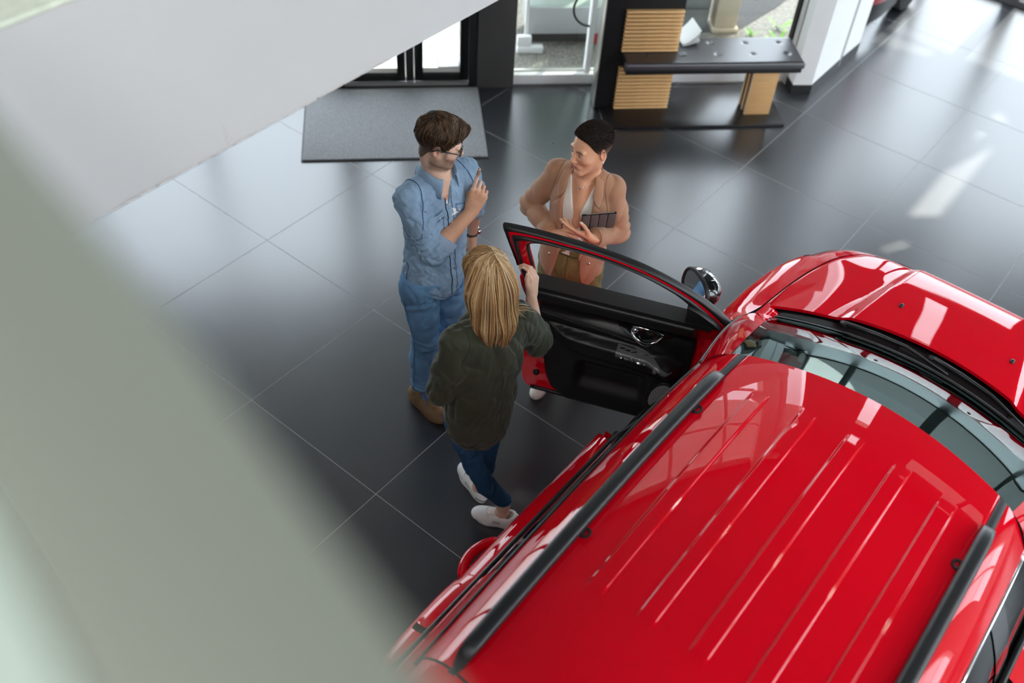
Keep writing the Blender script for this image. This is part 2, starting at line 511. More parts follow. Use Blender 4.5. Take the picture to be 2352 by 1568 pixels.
# white pillar right of the bench, two faceted shafts on dark plinths
def fpoly(pts): return [fac(a, n)[:2] for a, n in pts]
M_pillar = mat('pillar_white', (0.84, 0.84, 0.83), 0.7, noise=(3, 0.02))
pc = thing('trim_5', 'white faceted pillar on a dark plinth right of the bench', None, fac(-0.2, 0, 0), kind='structure')
P1 = [(-0.474, 0.17), (-0.322, 0.174), (0.045, -0.205), (-0.05, -0.30), (-0.474, -0.10)]
P2 = [(0.085, -0.245), (0.315, -0.470), (0.20, -0.60), (-0.03, -0.37)]
b = MB(); b.prism(fpoly(P1), 0.075, CZ); obj('shaft', b, M_pillar, pc)
b = MB(); b.prism(fpoly(P2), 0.075, CZ); obj('shaft', b, M_pillar, pc)
b = MB(); b.prism(fpoly([(0.045,-0.205),(0.085,-0.245),(0.0,-0.35),(-0.05,-0.30)]), 0.0, CZ); obj('recess', b, mat('grey_recess', (0.35,0.35,0.34), 0.8), pc)
b = MB(); b.prism(fpoly([(-0.480, 0.178), (-0.318, 0.182), (0.05, -0.20), (-0.05, -0.295), (-0.48, -0.10)]), 0.0, 0.075); obj('plinth', b, M_black, pc)
b = MB(); b.prism(fpoly([(0.08, -0.238), (0.322, -0.472), (0.21, -0.60), (-0.03, -0.36)]), 0.0, 0.075); obj('plinth', b, M_black, pc)

# side glazing beyond the pillar
w7 = thing('window_7', 'side window with a white sill beyond the pillar', None, (-0.26, 6.6, 0), kind='structure')
b = MB(); b.box(-0.40, -0.262, 6.15, WY1, 0.0, 0.06); obj('sill', b, M_sill, w7)
b = MB(); b.box(-0.33, -0.32, 6.05, WY1, 0.06, CZ); obj('pane', b, M_glass, w7)
b = MB(); b.box(-0.262, -0.245, 6.15, WY1, 0.0, 0.012); obj('sill_joint', b, M_black, w7)

# ------------------------------------------------------------------ mezzanine edge (white fascia) and near parapet
mz = thing('trim_6', 'white mezzanine edge with chipped plaster along its underside', None, (0.149, 0, 2.5), kind='structure')
XF, ZB, ZT = 0.149, 2.50, 3.07
b = MB(); b.prism(clip([(WX0, WY0), (XF, WY0), (XF, 5.5), (WX0, 5.5)], lambda p: (p[0]-(p[1]-5.38))*R2-0.25), ZB, ZT)
obj('fascia', b, M_white, mz)
b = MB(); b.prism(clip([(WX0, WY0), (XF-0.01, WY0), (XF-0.01, 5.5), (WX0, 5.5)], lambda p: (p[0]-(p[1]-5.38))*R2-0.25), ZT, ZT+0.012)
obj('carpet', b, M_mezz, mz)
b = MB(); b.box(XF, WX1, WY0, -1.98, 2.55, 3.05); obj('slab', b, M_white, mz)
b = MB(); b.box(XF, WX1, WY0, -1.98, 3.05, 3.062); obj('carpet', b, M_mint, mz)
# chipped plaster along the lower edge
b = MB()
rr = random.Random(3)
yv = -0.98
while yv < 0.05:
    ln = rr.uniform(0.03, 0.10); hh = rr.uniform(0.004, 0.013)*(0.4 if -0.55 < yv < -0.45 else 1)
    n_ = 6
    top = [(XF+0.0012, yv+ln*k/n_, ZB+hh*(0.5+0.5*math.sin(math.pi*k/n_))*rr.uniform(0.6,1.0)) for k in range(n_+1)]
    bot = [(XF+0.0012, yv+ln*k/n_, ZB-0.0005) for k in range(n_+1)]
    b.grid(np.array([bot, top])); yv += ln*0.92
obj('chipped_plaster', b, M_scuff, mz)
b = MB()
pts = [(XF+0.0008, -0.585+0.006*math.sin(k*1.7), ZB+0.012+k*0.006) for k in range(12)]
b.tube(pts, 0.0006, 4); obj('crack', b, M_scuff, mz)

pr = thing('trim_7', 'sage grey mezzanine handrail in the near foreground', None, (1.5, -1.88, 3.06), kind='structure')
rp = [(2.135, -1.878), (1.955, -1.835), (1.888, -1.822), (1.2, -1.70), (0.9, -1.65)]
def off(px, py, d): return (px + d*0.2, py - d)
b = MB()
front = rp; back = [off(x, y, 0.086) for x, y in rp]
b.prism(front + back[::-1], 3.90, 3.95)
obj('rail_cap', b, M_rail, pr, bevel=0.006)
b = MB(); b.prism([off(x, y, 0.088) for x, y in rp] + [off(x, y, 0.20) for x, y in rp][::-1], 3.90, 3.935); obj('inner_ledge', b, M_mint, pr)
b = MB(); b.prism([off(x, y, 0.03) for x, y in rp] + [off(x, y, 0.06) for x, y in rp][::-1], 3.062, 3.90)
obj('parapet', b, M_mint, pr)

# baseboard of the left part of the front wall etc
# ------------------------------------------------------------------ ceiling spotlight and added fill panels
M_lampw = mat('lamp_white', (0.8, 0.8, 0.8), 0.4)
M_lampe = mat('lamp_disc', (1, 1, 1), 0.4, emit=((1.0, 0.97, 0.92), 260.0))
def lamp(x, y, z, lab):
    t = thing('ceiling_lamp', lab, 'lamp', (x, y, z))
    b = MB(); b.tube([(x,y,CZ-0.001),(x,y,z+0.10)], 0.012, 8); obj('stem', b, M_black, t)
    b = MB(); b.tube([(x,y,z),(x,y,z+0.10)], 0.15, 24); obj('housing', b, M_lampw, t)
    b = MB(); b.disc((x,y,z-0.004),(0,0,1),0.125,0.003,24); obj('lamp_disc', b, M_lampe, t)
lamp(5.5, 3.45, 5.5, 'white drum spotlight hanging above the red car')

M_fill = mat('fill_diffuser', (1, 1, 1), 0.5, emit=((1.0, 0.98, 0.95), 6.0))
def fill_panel(x, y, lab):  # added out of view as fill light for the car roof
    t = thing('fill_panel', lab, 'lamp', (x, y, CZ-0.06), group='added ceiling fill panels behind the car')
    b = MB(); b.box(x-0.65, x+0.65, y-0.35, y+0.35, CZ-0.045, CZ-0.001); obj('housing', b, M_lampw, t)
    b = MB(); b.box(x-0.60, x+0.60, y-0.30, y+0.30, CZ-0.05, CZ-0.045); obj('diffuser', b, M_fill, t)
    ld = bpy.data.lights.new('fill_light', 'AREA'); ld.shape = 'RECTANGLE'; ld.size = 1.2; ld.size_y = 0.6; ld.energy = FILL_W; ld.color = (1.0, 0.98, 0.95)
    lo = bpy.data.objects.new('fill_light', ld); COL.objects.link(lo); lo.location = (0, 0, 0); lo.parent = t
FILL_W = 70.0
for px_, lb_ in ((0.9, 'added ceiling fill panel nearest the mezzanine edge'), (3.0, 'added ceiling fill panel in the middle of the row of three'), (5.1, 'added ceiling fill panel nearest the right window wall')): fill_panel(px_, -3.6, lb_)

# ------------------------------------------------------------------ entrance mat
mt_ = facthing('entrance_mat', 'grey carpet entrance mat in front of the glass door', 'mat', -3.63, 0.5)
def rrect(x0, x1, y0, y1, r, n=5):
    out = []
    for cx, cy, a0 in ((x1-r, y1-r, 0), (x0+r, y1-r, 90), (x0+r, y0+r, 180), (x1-r, y0+r, 270)):
        for k in range(n+1):
            a = math.radians(a0 + 90*k/n); out.append((cx + r*math.cos(a), cy + r*math.sin(a)))
    return out
b = MB(); b.prism(rrect(-0.665, 0.665, -0.46, 0.46, 0.012), 0.0, 0.006); obj('rubber_border', b, M_matedge, mt_)
b = MB(); b.prism(rrect(-0.655, 0.655, -0.45, 0.455, 0.012), 0.006, 0.016); obj('carpet_pile', b, M_mat, mt_, bevel=0.003)

# ------------------------------------------------------------------ display totem with slats
M_tblack = mat('totem_black', (0.005, 0.005, 0.006), 0.55)
M_wood = mat('pale_oak', (0.68, 0.40, 0.17), 0.5, noise=(6, 0.12), stretch=(1, 1, 14))
M_woodh = mat('pale_oak_slat', (0.80, 0.50, 0.22), 0.5, noise=(6, 0.12), stretch=(2, 14, 14))
M_woodd = mat('amber_plywood', (0.50, 0.22, 0.05), 0.55, noise=(6, 0.15), stretch=(1, 14, 14))
tt = facthing('bench', 'black padded bench on plank leg joined to a tall black totem with pale timber slats', 'bench', -1.8, 0.315)
def ft(a, n): return a + 1.8, -(n - 0.36)
b = MB(); b.box(-0.302, 0.27, -0.035, 0.02, 0.006, 2.6); obj('panel', b, M_tblack, tt, bevel=0.003)
b = MB(); b.box(-0.312, -0.303, -0.040, 0.10, 0.006, 2.6); obj('side_cover', b, M_alu, tt, bevel=0.002)
b = MB(); b.box(-0.302, 0.27, 0.0205, 0.10, 0.006, 2.6); obj('back_cover', b, M_alu, tt)
slat_b = MB(); slat_b.box(-0.160, 0.262, -0.075, -0.0355, 0.0, 0.0165)
slat_me = None
for k in range(27):
    z = 0.022 + k*0.0302
    if 0.375 < z < 0.5: continue
    if slat_me is None:
        o = obj('slat', slat_b, M_woodh, tt, bevel=0.004); slat_me = o.data
    else:
        o = bpy.data.objects.new('slat', slat_me); COL.objects.link(o); o.parent = tt
    o.location = (0, 0, z)

# ------------------------------------------------------------------ bench
M_leather = mat('black_leather', (0.026, 0.025, 0.031), 0.30, spec=0.9, bump=(300, 0.08, 0.002))
bn = tt
def bt(a): return a + 1.8
BO = 0.045
b = MB(); b.prism(rrect(bt(-2.07), bt(-0.665), -0.27-BO, 0.27-BO, 0.01), 0.0, 0.020); obj('base_plate', b, mat('satin_black_board', (0.012,0.011,0.012), 0.28), bn, bevel=0.002)
# seat with dimples
na, nn = 141, 41
A = np.linspace(bt(-1.955), bt(-0.607), na); Nn = np.linspace(-0.187-BO, 0.187-BO, nn)
AA, NN = np.meshgrid(A, Nn, indexing='ij')
edge = np.minimum(np.minimum(AA-A[0], A[-1]-AA), np.minimum(NN-Nn[0], Nn[-1]-NN))
Z = 0.488 + 0.012*np.sqrt(np.clip(1-(1-np.clip(edge/0.02,0,1))**2, 0, 1))
btn = []
for r_, (n0, a_s) in enumerate(((0.10-BO, -0.72), (-0.06-BO, -0.70))):
    for k in range(5):
        btn.append((bt(a_s - 0.005 - 0.268*k), n0))
for (a, n) in btn:
    d = np.hypot(AA-a, NN-n); Z -= 0.010*np.exp(-(d/0.016)**2)
b = MB(); P = np.stack([AA, NN, Z], -1); b.grid(P)
ring = [P[i,0] for i in range(na)] + [P[-1,j] for j in range(1,nn)] + [P[i,-1] for i in range(na-2,-1,-1)] + [P[0,j] for j in range(nn-2,0,-1)]
ring = np.array(ring); low = ring.copy(); low[:,2] = 0.448
b.grid(np.stack([ring, low]), closed_v=True)
b.add([(A[0],Nn[0],0.448),(A[-1],Nn[0],0.448),(A[-1],Nn[-1],0.448),(A[0],Nn[-1],0.448)], [(0,3,2,1)])
obj('seat_cushion', b, M_leather, bn, auto=50, recalc=True)
for (a, n) in btn:
    b = MB(); b.ball((a, n, 0.4905), (0.008, 0.008, 0.003), 10, 6); obj('button', b, M_black, bn, smooth=True)
b = MB(); b.box(bt(-1.945), bt(-0.617), -0.18-BO, 0.18-BO, 0.408, 0.448); obj('seat_board', b, M_tblack, bn, bevel=0.003)
for n0, m_ in ((-0.130, M_wood), (-0.062, M_woodd), (0.006, M_woodd)):
    b = MB(); b.box(bt(-0.952), bt(-0.755), n0-BO, n0+0.022-BO, 0.020, 0.408); obj('leg_plank', b, m_, bn, bevel=0.002)
for n0 in (-0.130, -0.062, 0.006):
    b = MB(); b.box(bt(-0.9545), bt(-0.952), n0-BO, n0+0.022-BO, 0.020, 0.408); obj('edge_band', b, mat('birch_edge', (0.75,0.62,0.42), 0.5), bn)

# papers on the bench
def fpaper(name, label, a, n, rot, w, h, z0, sheets, bend=0.0):
    t = thing(name, label, 'brochure', fac(a, n, z0), FAC_R + rot, world=False)
    for k in range(sheets):
        ng = 9
        b = MB(); X = np.linspace(-w/2, w/2, ng); 
        dx = rr.uniform(-0.012, 0.012); dy = rr.uniform(-0.012, 0.012)
        pts = np.array([[(x+dx, y+dy, k*0.004 + bend*(x/w+0.5)**2*0.02*(k+1)) for y in (-h/2, h/2)] for x in X])
        b.grid(pts); bot = pts.copy(); bot[:,:,2] -= 0.0025; b.grid(bot[:, ::-1])
        obj('sheet', b, M_sill if k else mat('newsprint', (0.55,0.55,0.56), 0.7, noise=(80,0.5)), t)
    return t
fpaper('brochure_stack', 'stack of white brochures on the bench against the slats', -1.43, 0.20, 0.12, 0.13, 0.20, 0.5035, 5, 1.0)

# ------------------------------------------------------------------ outdoors things
M_van = mat('white_van_paint', (0.72, 0.74, 0.74), 0.35, coat=0.5)
M_vglass = mat('van_window', (0.20, 0.30, 0.26), 0.06, spec=0.8)
M_tyre = mat('tyre_rubber', (0.015, 0.015, 0.015), 0.8)
M_red = mat('red_lens', (0.55, 0.03, 0.04), 0.25)
M_leaf = mat('hedge_leaf', (0.16, 0.26, 0.04), 0.6, noise=(20, 0.4))
M_weed = mat('weed_leaf', (0.18, 0.40, 0.05), 0.6)
cs = facthing('display_case', 'white framed glass case with grey base panel outside the window beyond the totem', 'case', -2.2, -0.85, -0.05)
M_case = mat('case_grey', (0.50, 0.51, 0.51), 0.5)
b = MB(); b.box(-0.31, 0.36, -0.20, 0.20, 0.12, 0.36); obj('base_panel', b, M_case, cs, bevel=0.015)
b = MB(); b.box(-0.30, 0.35, -0.185, -0.175, 0.36, 1.7); obj('pane', b, glass_mat('green_glass', (0.88, 0.95, 0.90), ior=1.6), cs)
b = MB(); b.box(-0.30, 0.35, 0.17, 0.18, 0.36, 1.7); obj('back_panel', b, mat('pale_green_panel', (0.74, 0.80, 0.70), 0.6), cs)
for x in (-0.33, 0.345):
    b = MB(); b.box(x, x+0.03, -0.20, -0.17, 0.0, 1.75); obj('corner_post', b, M_sill, cs, bevel=0.004)
b = MB(); b.box(-0.33, 0.375, -0.20, 0.20, 1.7, 1.76); obj('lid', b, M_sill, cs, bevel=0.004)
b = MB(); b.box(0.24, 0.34, -0.15, 0.0, 0.0, 0.12); obj('foot', b, M_red, cs, bevel=0.01)
b = MB(); b.box(-0.28, 0.24, -0.10, 0.18, 0.0, 0.12); obj('plinth', b, M_dgrey, cs)
dm = facthing('door_grate', 'grey metal grate set in the pale paving outside the door', 'grate', -3.11, -0.44, -0.05)
b = MB(); b.box(-0.15, 0.15, -0.10, 0.10, 0.0, 0.008); obj('grate_frame', b, M_dgrey, dm)
for k in range(14):
    b = MB(); b.box(-0.14+k*0.02, -0.13+k*0.02, -0.09, 0.09, 0.008, 0.013); obj('bar', b, M_alu, dm)

def hedge(a, n, w, d, h, label, seed):
    t = facthing('hedge', label, 'hedge', a, n, -0.05)
    rg = np.random.default_rng(seed); b = MB()
    for k in range(900):
        u = rg.random(3); face = rg.integers(0, 4)
        x = (u[0]-0.5)*w; y = (u[1]-0.5)*d; z = 0.03 + u[2]*(h-0.05)
        if face == 0: y = -d/2 + rg.normal(0, 0.03)
        if face == 1: z = h + rg.normal(0, 0.03)
        if face == 2: x = w/2 + rg.normal(0, 0.03)
        c = Vector((x, y, z)); e = Euler(rg.uniform(0, 6.28, 3)).to_matrix(); s_ = rg.uniform(0.025, 0.05)
        q = [c + e @ Vector(p)*s_ for p in ((-1,0,0),(0,-0.5,0.1),(1,0,0),(0,0.5,0.1))]
        b.add(q, [(0,1,2,3)])
    f_ = obj('leaves', b, M_leaf, t); f_['kind'] = 'stuff'
    b = MB(); b.box(-w/2+0.06, w/2-0.06, -d/2+0.06, d/2-0.06, 0.0, h-0.06); obj('branches', b, mat('hedge_core', (0.05,0.08,0.02), 0.9), t)
    return t
hedge(-2.84, -1.45, 0.40, 0.5, 1.3, 'clipped green hedge outside, left of the glass case', 5)
# kerb stones beside the van
kt = facthing('kerb_stone', 'white stepped kerb stones outside, left of the glass case', 'kerb', -2.48, -0.62, -0.05)
b = MB(); b.box(-0.12, 0.10, -0.07, -0.01, 0.0, 0.06); obj('lower_step', b, M_sill, kt, bevel=0.01)
b = MB(); b.box(-0.12, 0.0, -0.06, -0.01, 0.06, 0.15); obj('upper_step', b, M_sill, kt, bevel=0.01)
# red car whose corner peeks out behind the pillar
pk = thing('parked_car', 'red car whose rear corner peeks out behind the white pillar', 'car', (-0.14, 6.35, 0))
def corner(z0, z1, g, n=14):
    rows = []
    for z in np.linspace(z0, z1, 8):
        t = (z-0.55)/0.5; inn = g - 0.05*t*t
        rows.append([(-0.245+0.0*a+ (0.155+inn)*math.sin(a)**0.8, 6.02+0.32*(1-math.cos(a))**0.9-0.02*inn, z) for a in np.linspace(0.02, math.pi/2, n)] + [(-0.09+inn, 6.34+q, z) for q in (0.2, 0.5, 0.9)])
    b = MB(); b.grid(np.array(rows)); return b
M_red2 = mat('dark_red_paint', (0.30, 0.012, 0.02), 0.3, coat=1.0)
for z0, z1, g, nm, m_ in ((0.16,0.34,-0.004,'lower_bumper',M_black),(0.34,0.62,0.0,'bumper',M_red2),(0.62,0.68,-0.003,'trim_strip',M_black),(0.68,1.02,0.0,'tailgate',M_red2),(1.02,1.45,-0.01,'rear_window',M_black)):
    obj(nm, corner(z0, z1, g), m_, pk, smooth=True)
b = corner(0.74, 0.95, 0.006, 10); obj('tail_lamp', b, M_red, pk, smooth=True)
b = MB(); b.tube([(-0.23, 6.95, 0.31), (-0.10, 6.95, 0.31)], 0.31, 28); w_ = obj('wheel', b, M_tyre, pk, bevel=0.02)
b = MB(); b.tube([(-0.11, 6.95, 0.31), (-0.092, 6.95, 0.31)], 0.2, 20); obj('hub', b, M_alu, w_)
# concrete post outside the right part of the window
M_post = mat('beige_concrete', (0.50, 0.44, 0.33), 0.85, noise=(8, 0.06))
cp = facthing('concrete_post', 'beige concrete post standing on the gravel outside', 'post', -0.74, -0.98, -0.05)
b = MB(); b.box(-0.10, 0.10, -0.10, 0.12, 0.04, 2.6); obj('shaft', b, M_post, cp, bevel=0.015)
b = MB(); b.box(-0.12, 0.12, -0.12, 0.14, 0.0, 0.04); obj('footing', b, M_post, cp, bevel=0.008)
gw = facthing('garden_wall', 'grey block wall outside behind the beige post', 'wall', -1.30, -0.92, -0.05)
b = MB(); b.box(-0.415, 0.415, 0.031, 0.14, 0.0, 1.59); obj('core', b, M_dgrey, gw)
M_blk = mat('grey_block', (0.16, 0.17, 0.16), 0.85, noise=(10, 0.1))
blk_me = None
for r_ in range(8):
    for k in range(2):
        x = -0.415 + k*0.415
        if blk_me is None:
            bb = MB(); bb.box(0.004, 0.409, 0.0, 0.03, 0.004, 0.194); o = obj('block', bb, M_blk, gw, bevel=0.004); blk_me = o.data
        else:
            o = bpy.data.objects.new('block', blk_me); COL.objects.link(o); o.parent = gw
        o.location = (x, 0, r_*0.198)
b = MB(); b.prism([fac(a_, n_)[:2] for a_, n_ in [(-0.64,-0.88),(-0.15,-1.3),(0.15,-1.6),(-0.6,-2.5),(-2.4,-2.5),(-2.4,-1.4),(-1.2,-1.1),(-1.0,-0.88)]], -0.06, -0.046)  # flat dark polygon laid over the gravel
struct('trim_9', b, mat('dark_ground', (0.05,0.05,0.05), 0.9, noise=(60,0.3)))['label'] = 'flat dark patch beyond the gravel'
def weed(a, n, seed, lab, sc=1.0):
    t = facthing('weed', lab, 'weed', a, n, -0.05)
    rg = np.random.default_rng(seed)
    for k in range(9):
        an = rg.uniform(0, 6.28); ln = rg.uniform(0.08, 0.17)*sc; w_ = 0.012*sc
        d = Vector((math.cos(an), math.sin(an), 0)); s_ = Vector((-d.y, d.x, 0))
        pts = [d*(ln*0.7*u) + Vector((0,0,ln*(u - 0.45*u*u))) for u in (0, 0.35, 0.7, 1.0)]
        ww = [0.4, 1, 0.8, 0.05]
        b = MB(); b.grid(np.array([[p - s_*w_*q, p + s_*w_*q] for p, q in zip(pts, ww)])); obj('leaf', b, M_weed, t)
weed(-0.34, -0.62, 1, 'tall green weed in the gravel nearest the window', 1.3)
weed(-0.52, -0.80, 2, 'small green weed in the gravel beside the beige post', 0.8)
weed(-0.24, -0.92, 4, 'broad green weed in the gravel farthest from the window', 1.2)
# ================================================================== red car
X0 = 1.90
M_paint = mat('red_car_paint', (0.74, 0.0010, 0.012), rough=0.38, coat=1.0, coat_rough=0.015, spec=0.0)
M_plast = mat('black_trim_plastic', (0.012, 0.012, 0.013), rough=0.48, bump=(500, 0.04, 0.001))
M_gloss = mat('gloss_black', (0.006, 0.006, 0.007), rough=0.08, coat=0.6)
M_rub = mat('black_rubber_seal', (0.010, 0.010, 0.010), rough=0.42)
M_railm = mat('grey_black_roof_rail', (0.018, 0.019, 0.021), rough=0.36, spec=0.6)
M_wshield = glass_mat('windscreen_glass', (0.26, 0.38, 0.36), ior=1.5)
for nd_ in M_wshield.node_tree.nodes:
    if nd_.type == 'BSDF_GLOSSY': nd_.inputs['Color'].default_value = (0.62, 0.78, 0.76, 1)
M_sglass = glass_mat('tinted_side_glass', (0.10, 0.12, 0.12), ior=1.55)
M_chrome = mat('chrome', (0.85, 0.85, 0.86), rough=0.08, metal=1.0)
M_int = mat('dark_interior', (0.012, 0.012, 0.013), rough=0.6)
M_dash = mat('dashboard_grey', (0.05, 0.052, 0.052), rough=0.55)
M_seat = mat('charcoal_seat_cloth', (0.035, 0.035, 0.037), rough=0.85, noise=(60, 0.2))
M_silver = mat('satin_silver_trim', (0.45, 0.45, 0.46), rough=0.3, metal=0.8)
M_steel = mat('alloy_wheel', (0.5, 0.5, 0.52), rough=0.3, metal=0.9)

car = thing('car', 'shiny red car with ribbed roof, black roof rails and its front left door open', 'car', (X0, 0.4, 0))

def cat(x, pts):
    xs = [p[0] for p in pts]; ys = [p[1] for p in pts]
    return np.interp(x, xs, ys)
def smooth_interp(x, pts, w=0.06):
    return (cat(x-w, pts) + 2*cat(x-w*0.5, pts) + 2*cat(x, pts) + 2*cat(x+w*0.5, pts) + cat(x+w, pts))/8.0
Z6 = [(-2.0,1.08),(-1.2,1.10),(1.15,1.10),(1.42,1.045),(1.8,1.0),(2.1,0.965),(2.3,0.92),(2.45,0.86),(2.6,0.80)]
FR = [0.0, 0.09, 0.375, 0.66, 0.85, 0.955, 1.0]
WL = [0.80, 0.865, 0.89, 0.897, 0.902, 0.862, 0.80]
WF = [0.80, 0.865, 0.89, 0.897, 0.890, 0.835, 0.748]
LF = [2.08, 2.20, 2.24, 2.22, 2.17, 2.10, 2.04]
LR = [2.00, 2.06, 2.07, 2.06, 2.05, 2.03, 2.00]
YC = 0.40; EXP = 4.5
AXF, AXR, RA = 1.72, -0.93, 0.375
def zlev(fr, Y):
    zt = smooth_interp(Y, Z6)
    return 0.22 + fr*(zt-0.22)
def arch(Y):
    z = np.zeros_like(Y)
    for a in (AXF, AXR):
        d = np.abs(Y-a)
        z = np.maximum(z, np.where(d < RA, 0.33+np.sqrt(np.clip(RA*RA-d*d, 0, None)), 0))
    return z
NL = 400
def loop(k):
    k0 = int(math.floor(k)); k1 = min(k0+1, 6); t = k-k0
    # catmull-like smooth level interpolation
    def g(arr):
        a = arr[max(k0-1,0)]; b_ = arr[k0]; c = arr[k1]; d = arr[min(k1+1,6)]
        return 0.5*((2*b_) + (-a+c)*t + (2*a-5*b_+4*c-d)*t*t + (-a+3*b_-3*c+d)*t**3)
    th = np.linspace(0, 2*np.pi, 4001)
    ct, st = np.cos(th), np.sin(th)
    L = np.where(st > 0, g(LF), g(LR))
    Y = YC + L*np.sign(st)*np.abs(st)**(2/EXP)
    wl = g(WL) + (g(WF)-g(WL))*sstep(1.1, 1.5, Y)
    X = wl*np.sign(ct)*np.abs(ct)**(2/EXP)
    s_ = np.concatenate([[0], np.cumsum(np.hypot(np.diff(X), np.diff(Y)))])
    q = np.linspace(0, s_[-1], NL+1)[:-1]
    X = np.interp(q, s_, X); Y = np.interp(q, s_, Y)
    fr = g(FR)
    Z = zlev(fr, Y)
    ar = arch(Y)
    side = np.abs(X) > 0.6
    zt = zlev(1.0, Y)
    Z2 = np.where((ar > 0) & side, ar + (Z-0.22)*(zt-ar)/(zt-0.22), Z)
    return np.stack([X+X0, Y, np.maximum(Z, Z2)], -1)
ks = np.linspace(0, 6, 31)
SH = np.array([loop(k) for k in ks])
DY0, DY1 = 0.345, 1.165        # front left door opening
def shell_faces(sel):
    f = []
    nu, nv = SH.shape[:2]
    for i in range(nu-1):
        for j in range(nv):
            j2 = (j+1) % nv
            c = (SH[i,j]+SH[i+1,j]+SH[i,j2]+SH[i+1,j2])/4
            if sel(c[0]-X0, c[1], c[2]): f.append((i*nv+j, i*nv+j2, (i+1)*nv+j2, (i+1)*nv+j))
    return f
def panel(name, sel, parent, material=None):
    f = shell_faces(sel)
    used = sorted({i for q in f for i in q}); mp = {u: n for n, u in enumerate(used)}
    V = SH.reshape(-1, 3)
    b = MB(); b.v = [tuple(V[u]) for u in used]; b.f = [tuple(mp[i] for i in q) for q in f]
    return obj(name, b, material or M_paint, parent, auto=55)
cab = lambda X, Y, Z: DY0 < Y < DY1 and Z > 0.33
RD0 = -0.80
rear_door = lambda X, Y, Z: RD0 < Y < DY0-0.012 and Z > 0.33 and abs(X) > 0.5
front_r = lambda X, Y, Z: X > 0.5 and DY0 < Y < DY1-0.012 and Z > 0.33
panel('body_shell', lambda X, Y, Z: not (X < -0.5 and cab(X, Y, Z)) and not rear_door(X, Y, Z) and not front_r(X, Y, Z)
      and not (X < -0.5 and DY0-0.012 <= Y <= DY0) and not (abs(X) > 0.5 and RD0-0.012 < Y < RD0 and Z > 0.33)
      and not (X > 0.5 and DY1-0.012 < Y < DY1 and Z > 0.33) and not (X > 0.5 and DY0-0.012 <= Y <= DY0 and Z > 0.33), car)
rdl = panel('rear_door', lambda X, Y, Z: rear_door(X, Y, Z) and X < 0 and not (Z > 1.0 and Y > DY0-0.012-0.045*((Z-1.0)/0.10)**2), car)
rdr = panel('rear_door', lambda X, Y, Z: rear_door(X, Y, Z) and X > 0, car)
fdr = panel('front_door', front_r, car)
jl = min(range(NL), key=lambda j: abs(SH[15, j, 1]-(DY0-0.018)) + (0 if SH[15, j, 0] < X0 else 9))
pf = [tuple(p) for p in SH[2:29, jl]]
b = MB(); b.add(pf + [(X0-0.70, pf[-1][1], pf[-1][2]), (X0-0.74, pf[0][1], pf[0][2])], [tuple(range(len(pf)+2))])
obj('door_edge', b, M_paint, rdl)
# inner liner so that gaps and openings look dark
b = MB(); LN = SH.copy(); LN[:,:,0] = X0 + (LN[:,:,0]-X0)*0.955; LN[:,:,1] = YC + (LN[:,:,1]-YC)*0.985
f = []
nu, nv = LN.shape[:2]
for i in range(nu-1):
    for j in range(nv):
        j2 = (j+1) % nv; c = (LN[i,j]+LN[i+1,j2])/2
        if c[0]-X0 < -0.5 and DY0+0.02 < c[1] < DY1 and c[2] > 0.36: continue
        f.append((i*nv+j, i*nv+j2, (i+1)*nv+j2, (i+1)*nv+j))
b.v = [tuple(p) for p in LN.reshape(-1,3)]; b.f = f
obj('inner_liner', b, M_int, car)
b = MB(); Pf = SH[0].copy(); b.add([tuple(p) for p in Pf], [tuple(range(len(Pf)))]); obj('underbody', b, M_int, car)
# red shut faces of the door opening
b = MB()
def jamb(Y, z0, z1, x0, x1): b.add([(X0+x0,Y,z0),(X0+x1,Y,z0),(X0+x1*0.96,Y,z1),(X0+x0*0.96,Y,z1)], [(0,1,2,3)])
jamb(DY1+0.002, 0.33, 1.07, -0.89, -0.72); jamb(DY0-0.012, 0.33, 1.07, -0.89, -0.74)
b.add([(X0-0.88,DY0,0.33),(X0-0.88,DY1,0.33),(X0-0.66,DY1,0.35),(X0-0.66,DY0,0.35)], [(0,1,2,3)])
obj('door_jamb', b, M_paint, car)

# ---- hood
def yfront(X): return YC + 2.035*np.power(np.clip(1-np.power(np.abs(X)/0.745, EXP), 1e-6, 1), 1/EXP)
def xedge(Y): return 0.742*np.power(np.clip(1-np.power(np.clip((Y-YC)/2.035, 0, 0.9999), EXP), 1e-6, 1), 1/EXP)
def yrear(X): return 1.695 - 0.42*X*X
ZC = [(1.4,1.082),(1.7,1.062),(2.0,1.022),(2.25,0.972),(2.38,0.925),(2.47,0.862)]
def hood_z(X, Y):
    zc = smooth_interp(Y, ZC, 0.08); ze = smooth_interp(Y, Z6) + 0.004
    xe = np.maximum(xedge(Y), 0.05)
    t = np.clip(np.abs(X)/np.maximum(xe, np.abs(X)+1e-6), 0, 1)
    t = np.clip(np.abs(X)/0.745, 0, 1)
    z = zc + (ze-zc)*t**2.2
    xr = 0.265 + (2.45-Y)*0.135
    u = np.abs(X)-xr
    z = z + 0.016*(1-sstep(-0.004, 0.05, u)) - 0.004*np.exp(-((u-0.09)/0.05)**2)
    # rounded leading edge
    d = np.clip((yfront(X)-Y)/0.10, 0, 1)
    return z - 0.028*(1-d)**2
nx_, ny_ = 150, 80
Xs = np.linspace(-0.712, 0.712, nx_)
HD = np.zeros((nx_, ny_, 3))
for i, x in enumerate(Xs):
    y0, y1 = yrear(x), yfront(x)-0.004
    y1 = max(y1, y0+0.03)
    ys = np.linspace(y0, y1, ny_)
    HD[i,:,0] = x+X0; HD[i,:,1] = ys; HD[i,:,2] = hood_z(np.full(ny_, x), ys)
b = MB(); b.grid(HD)
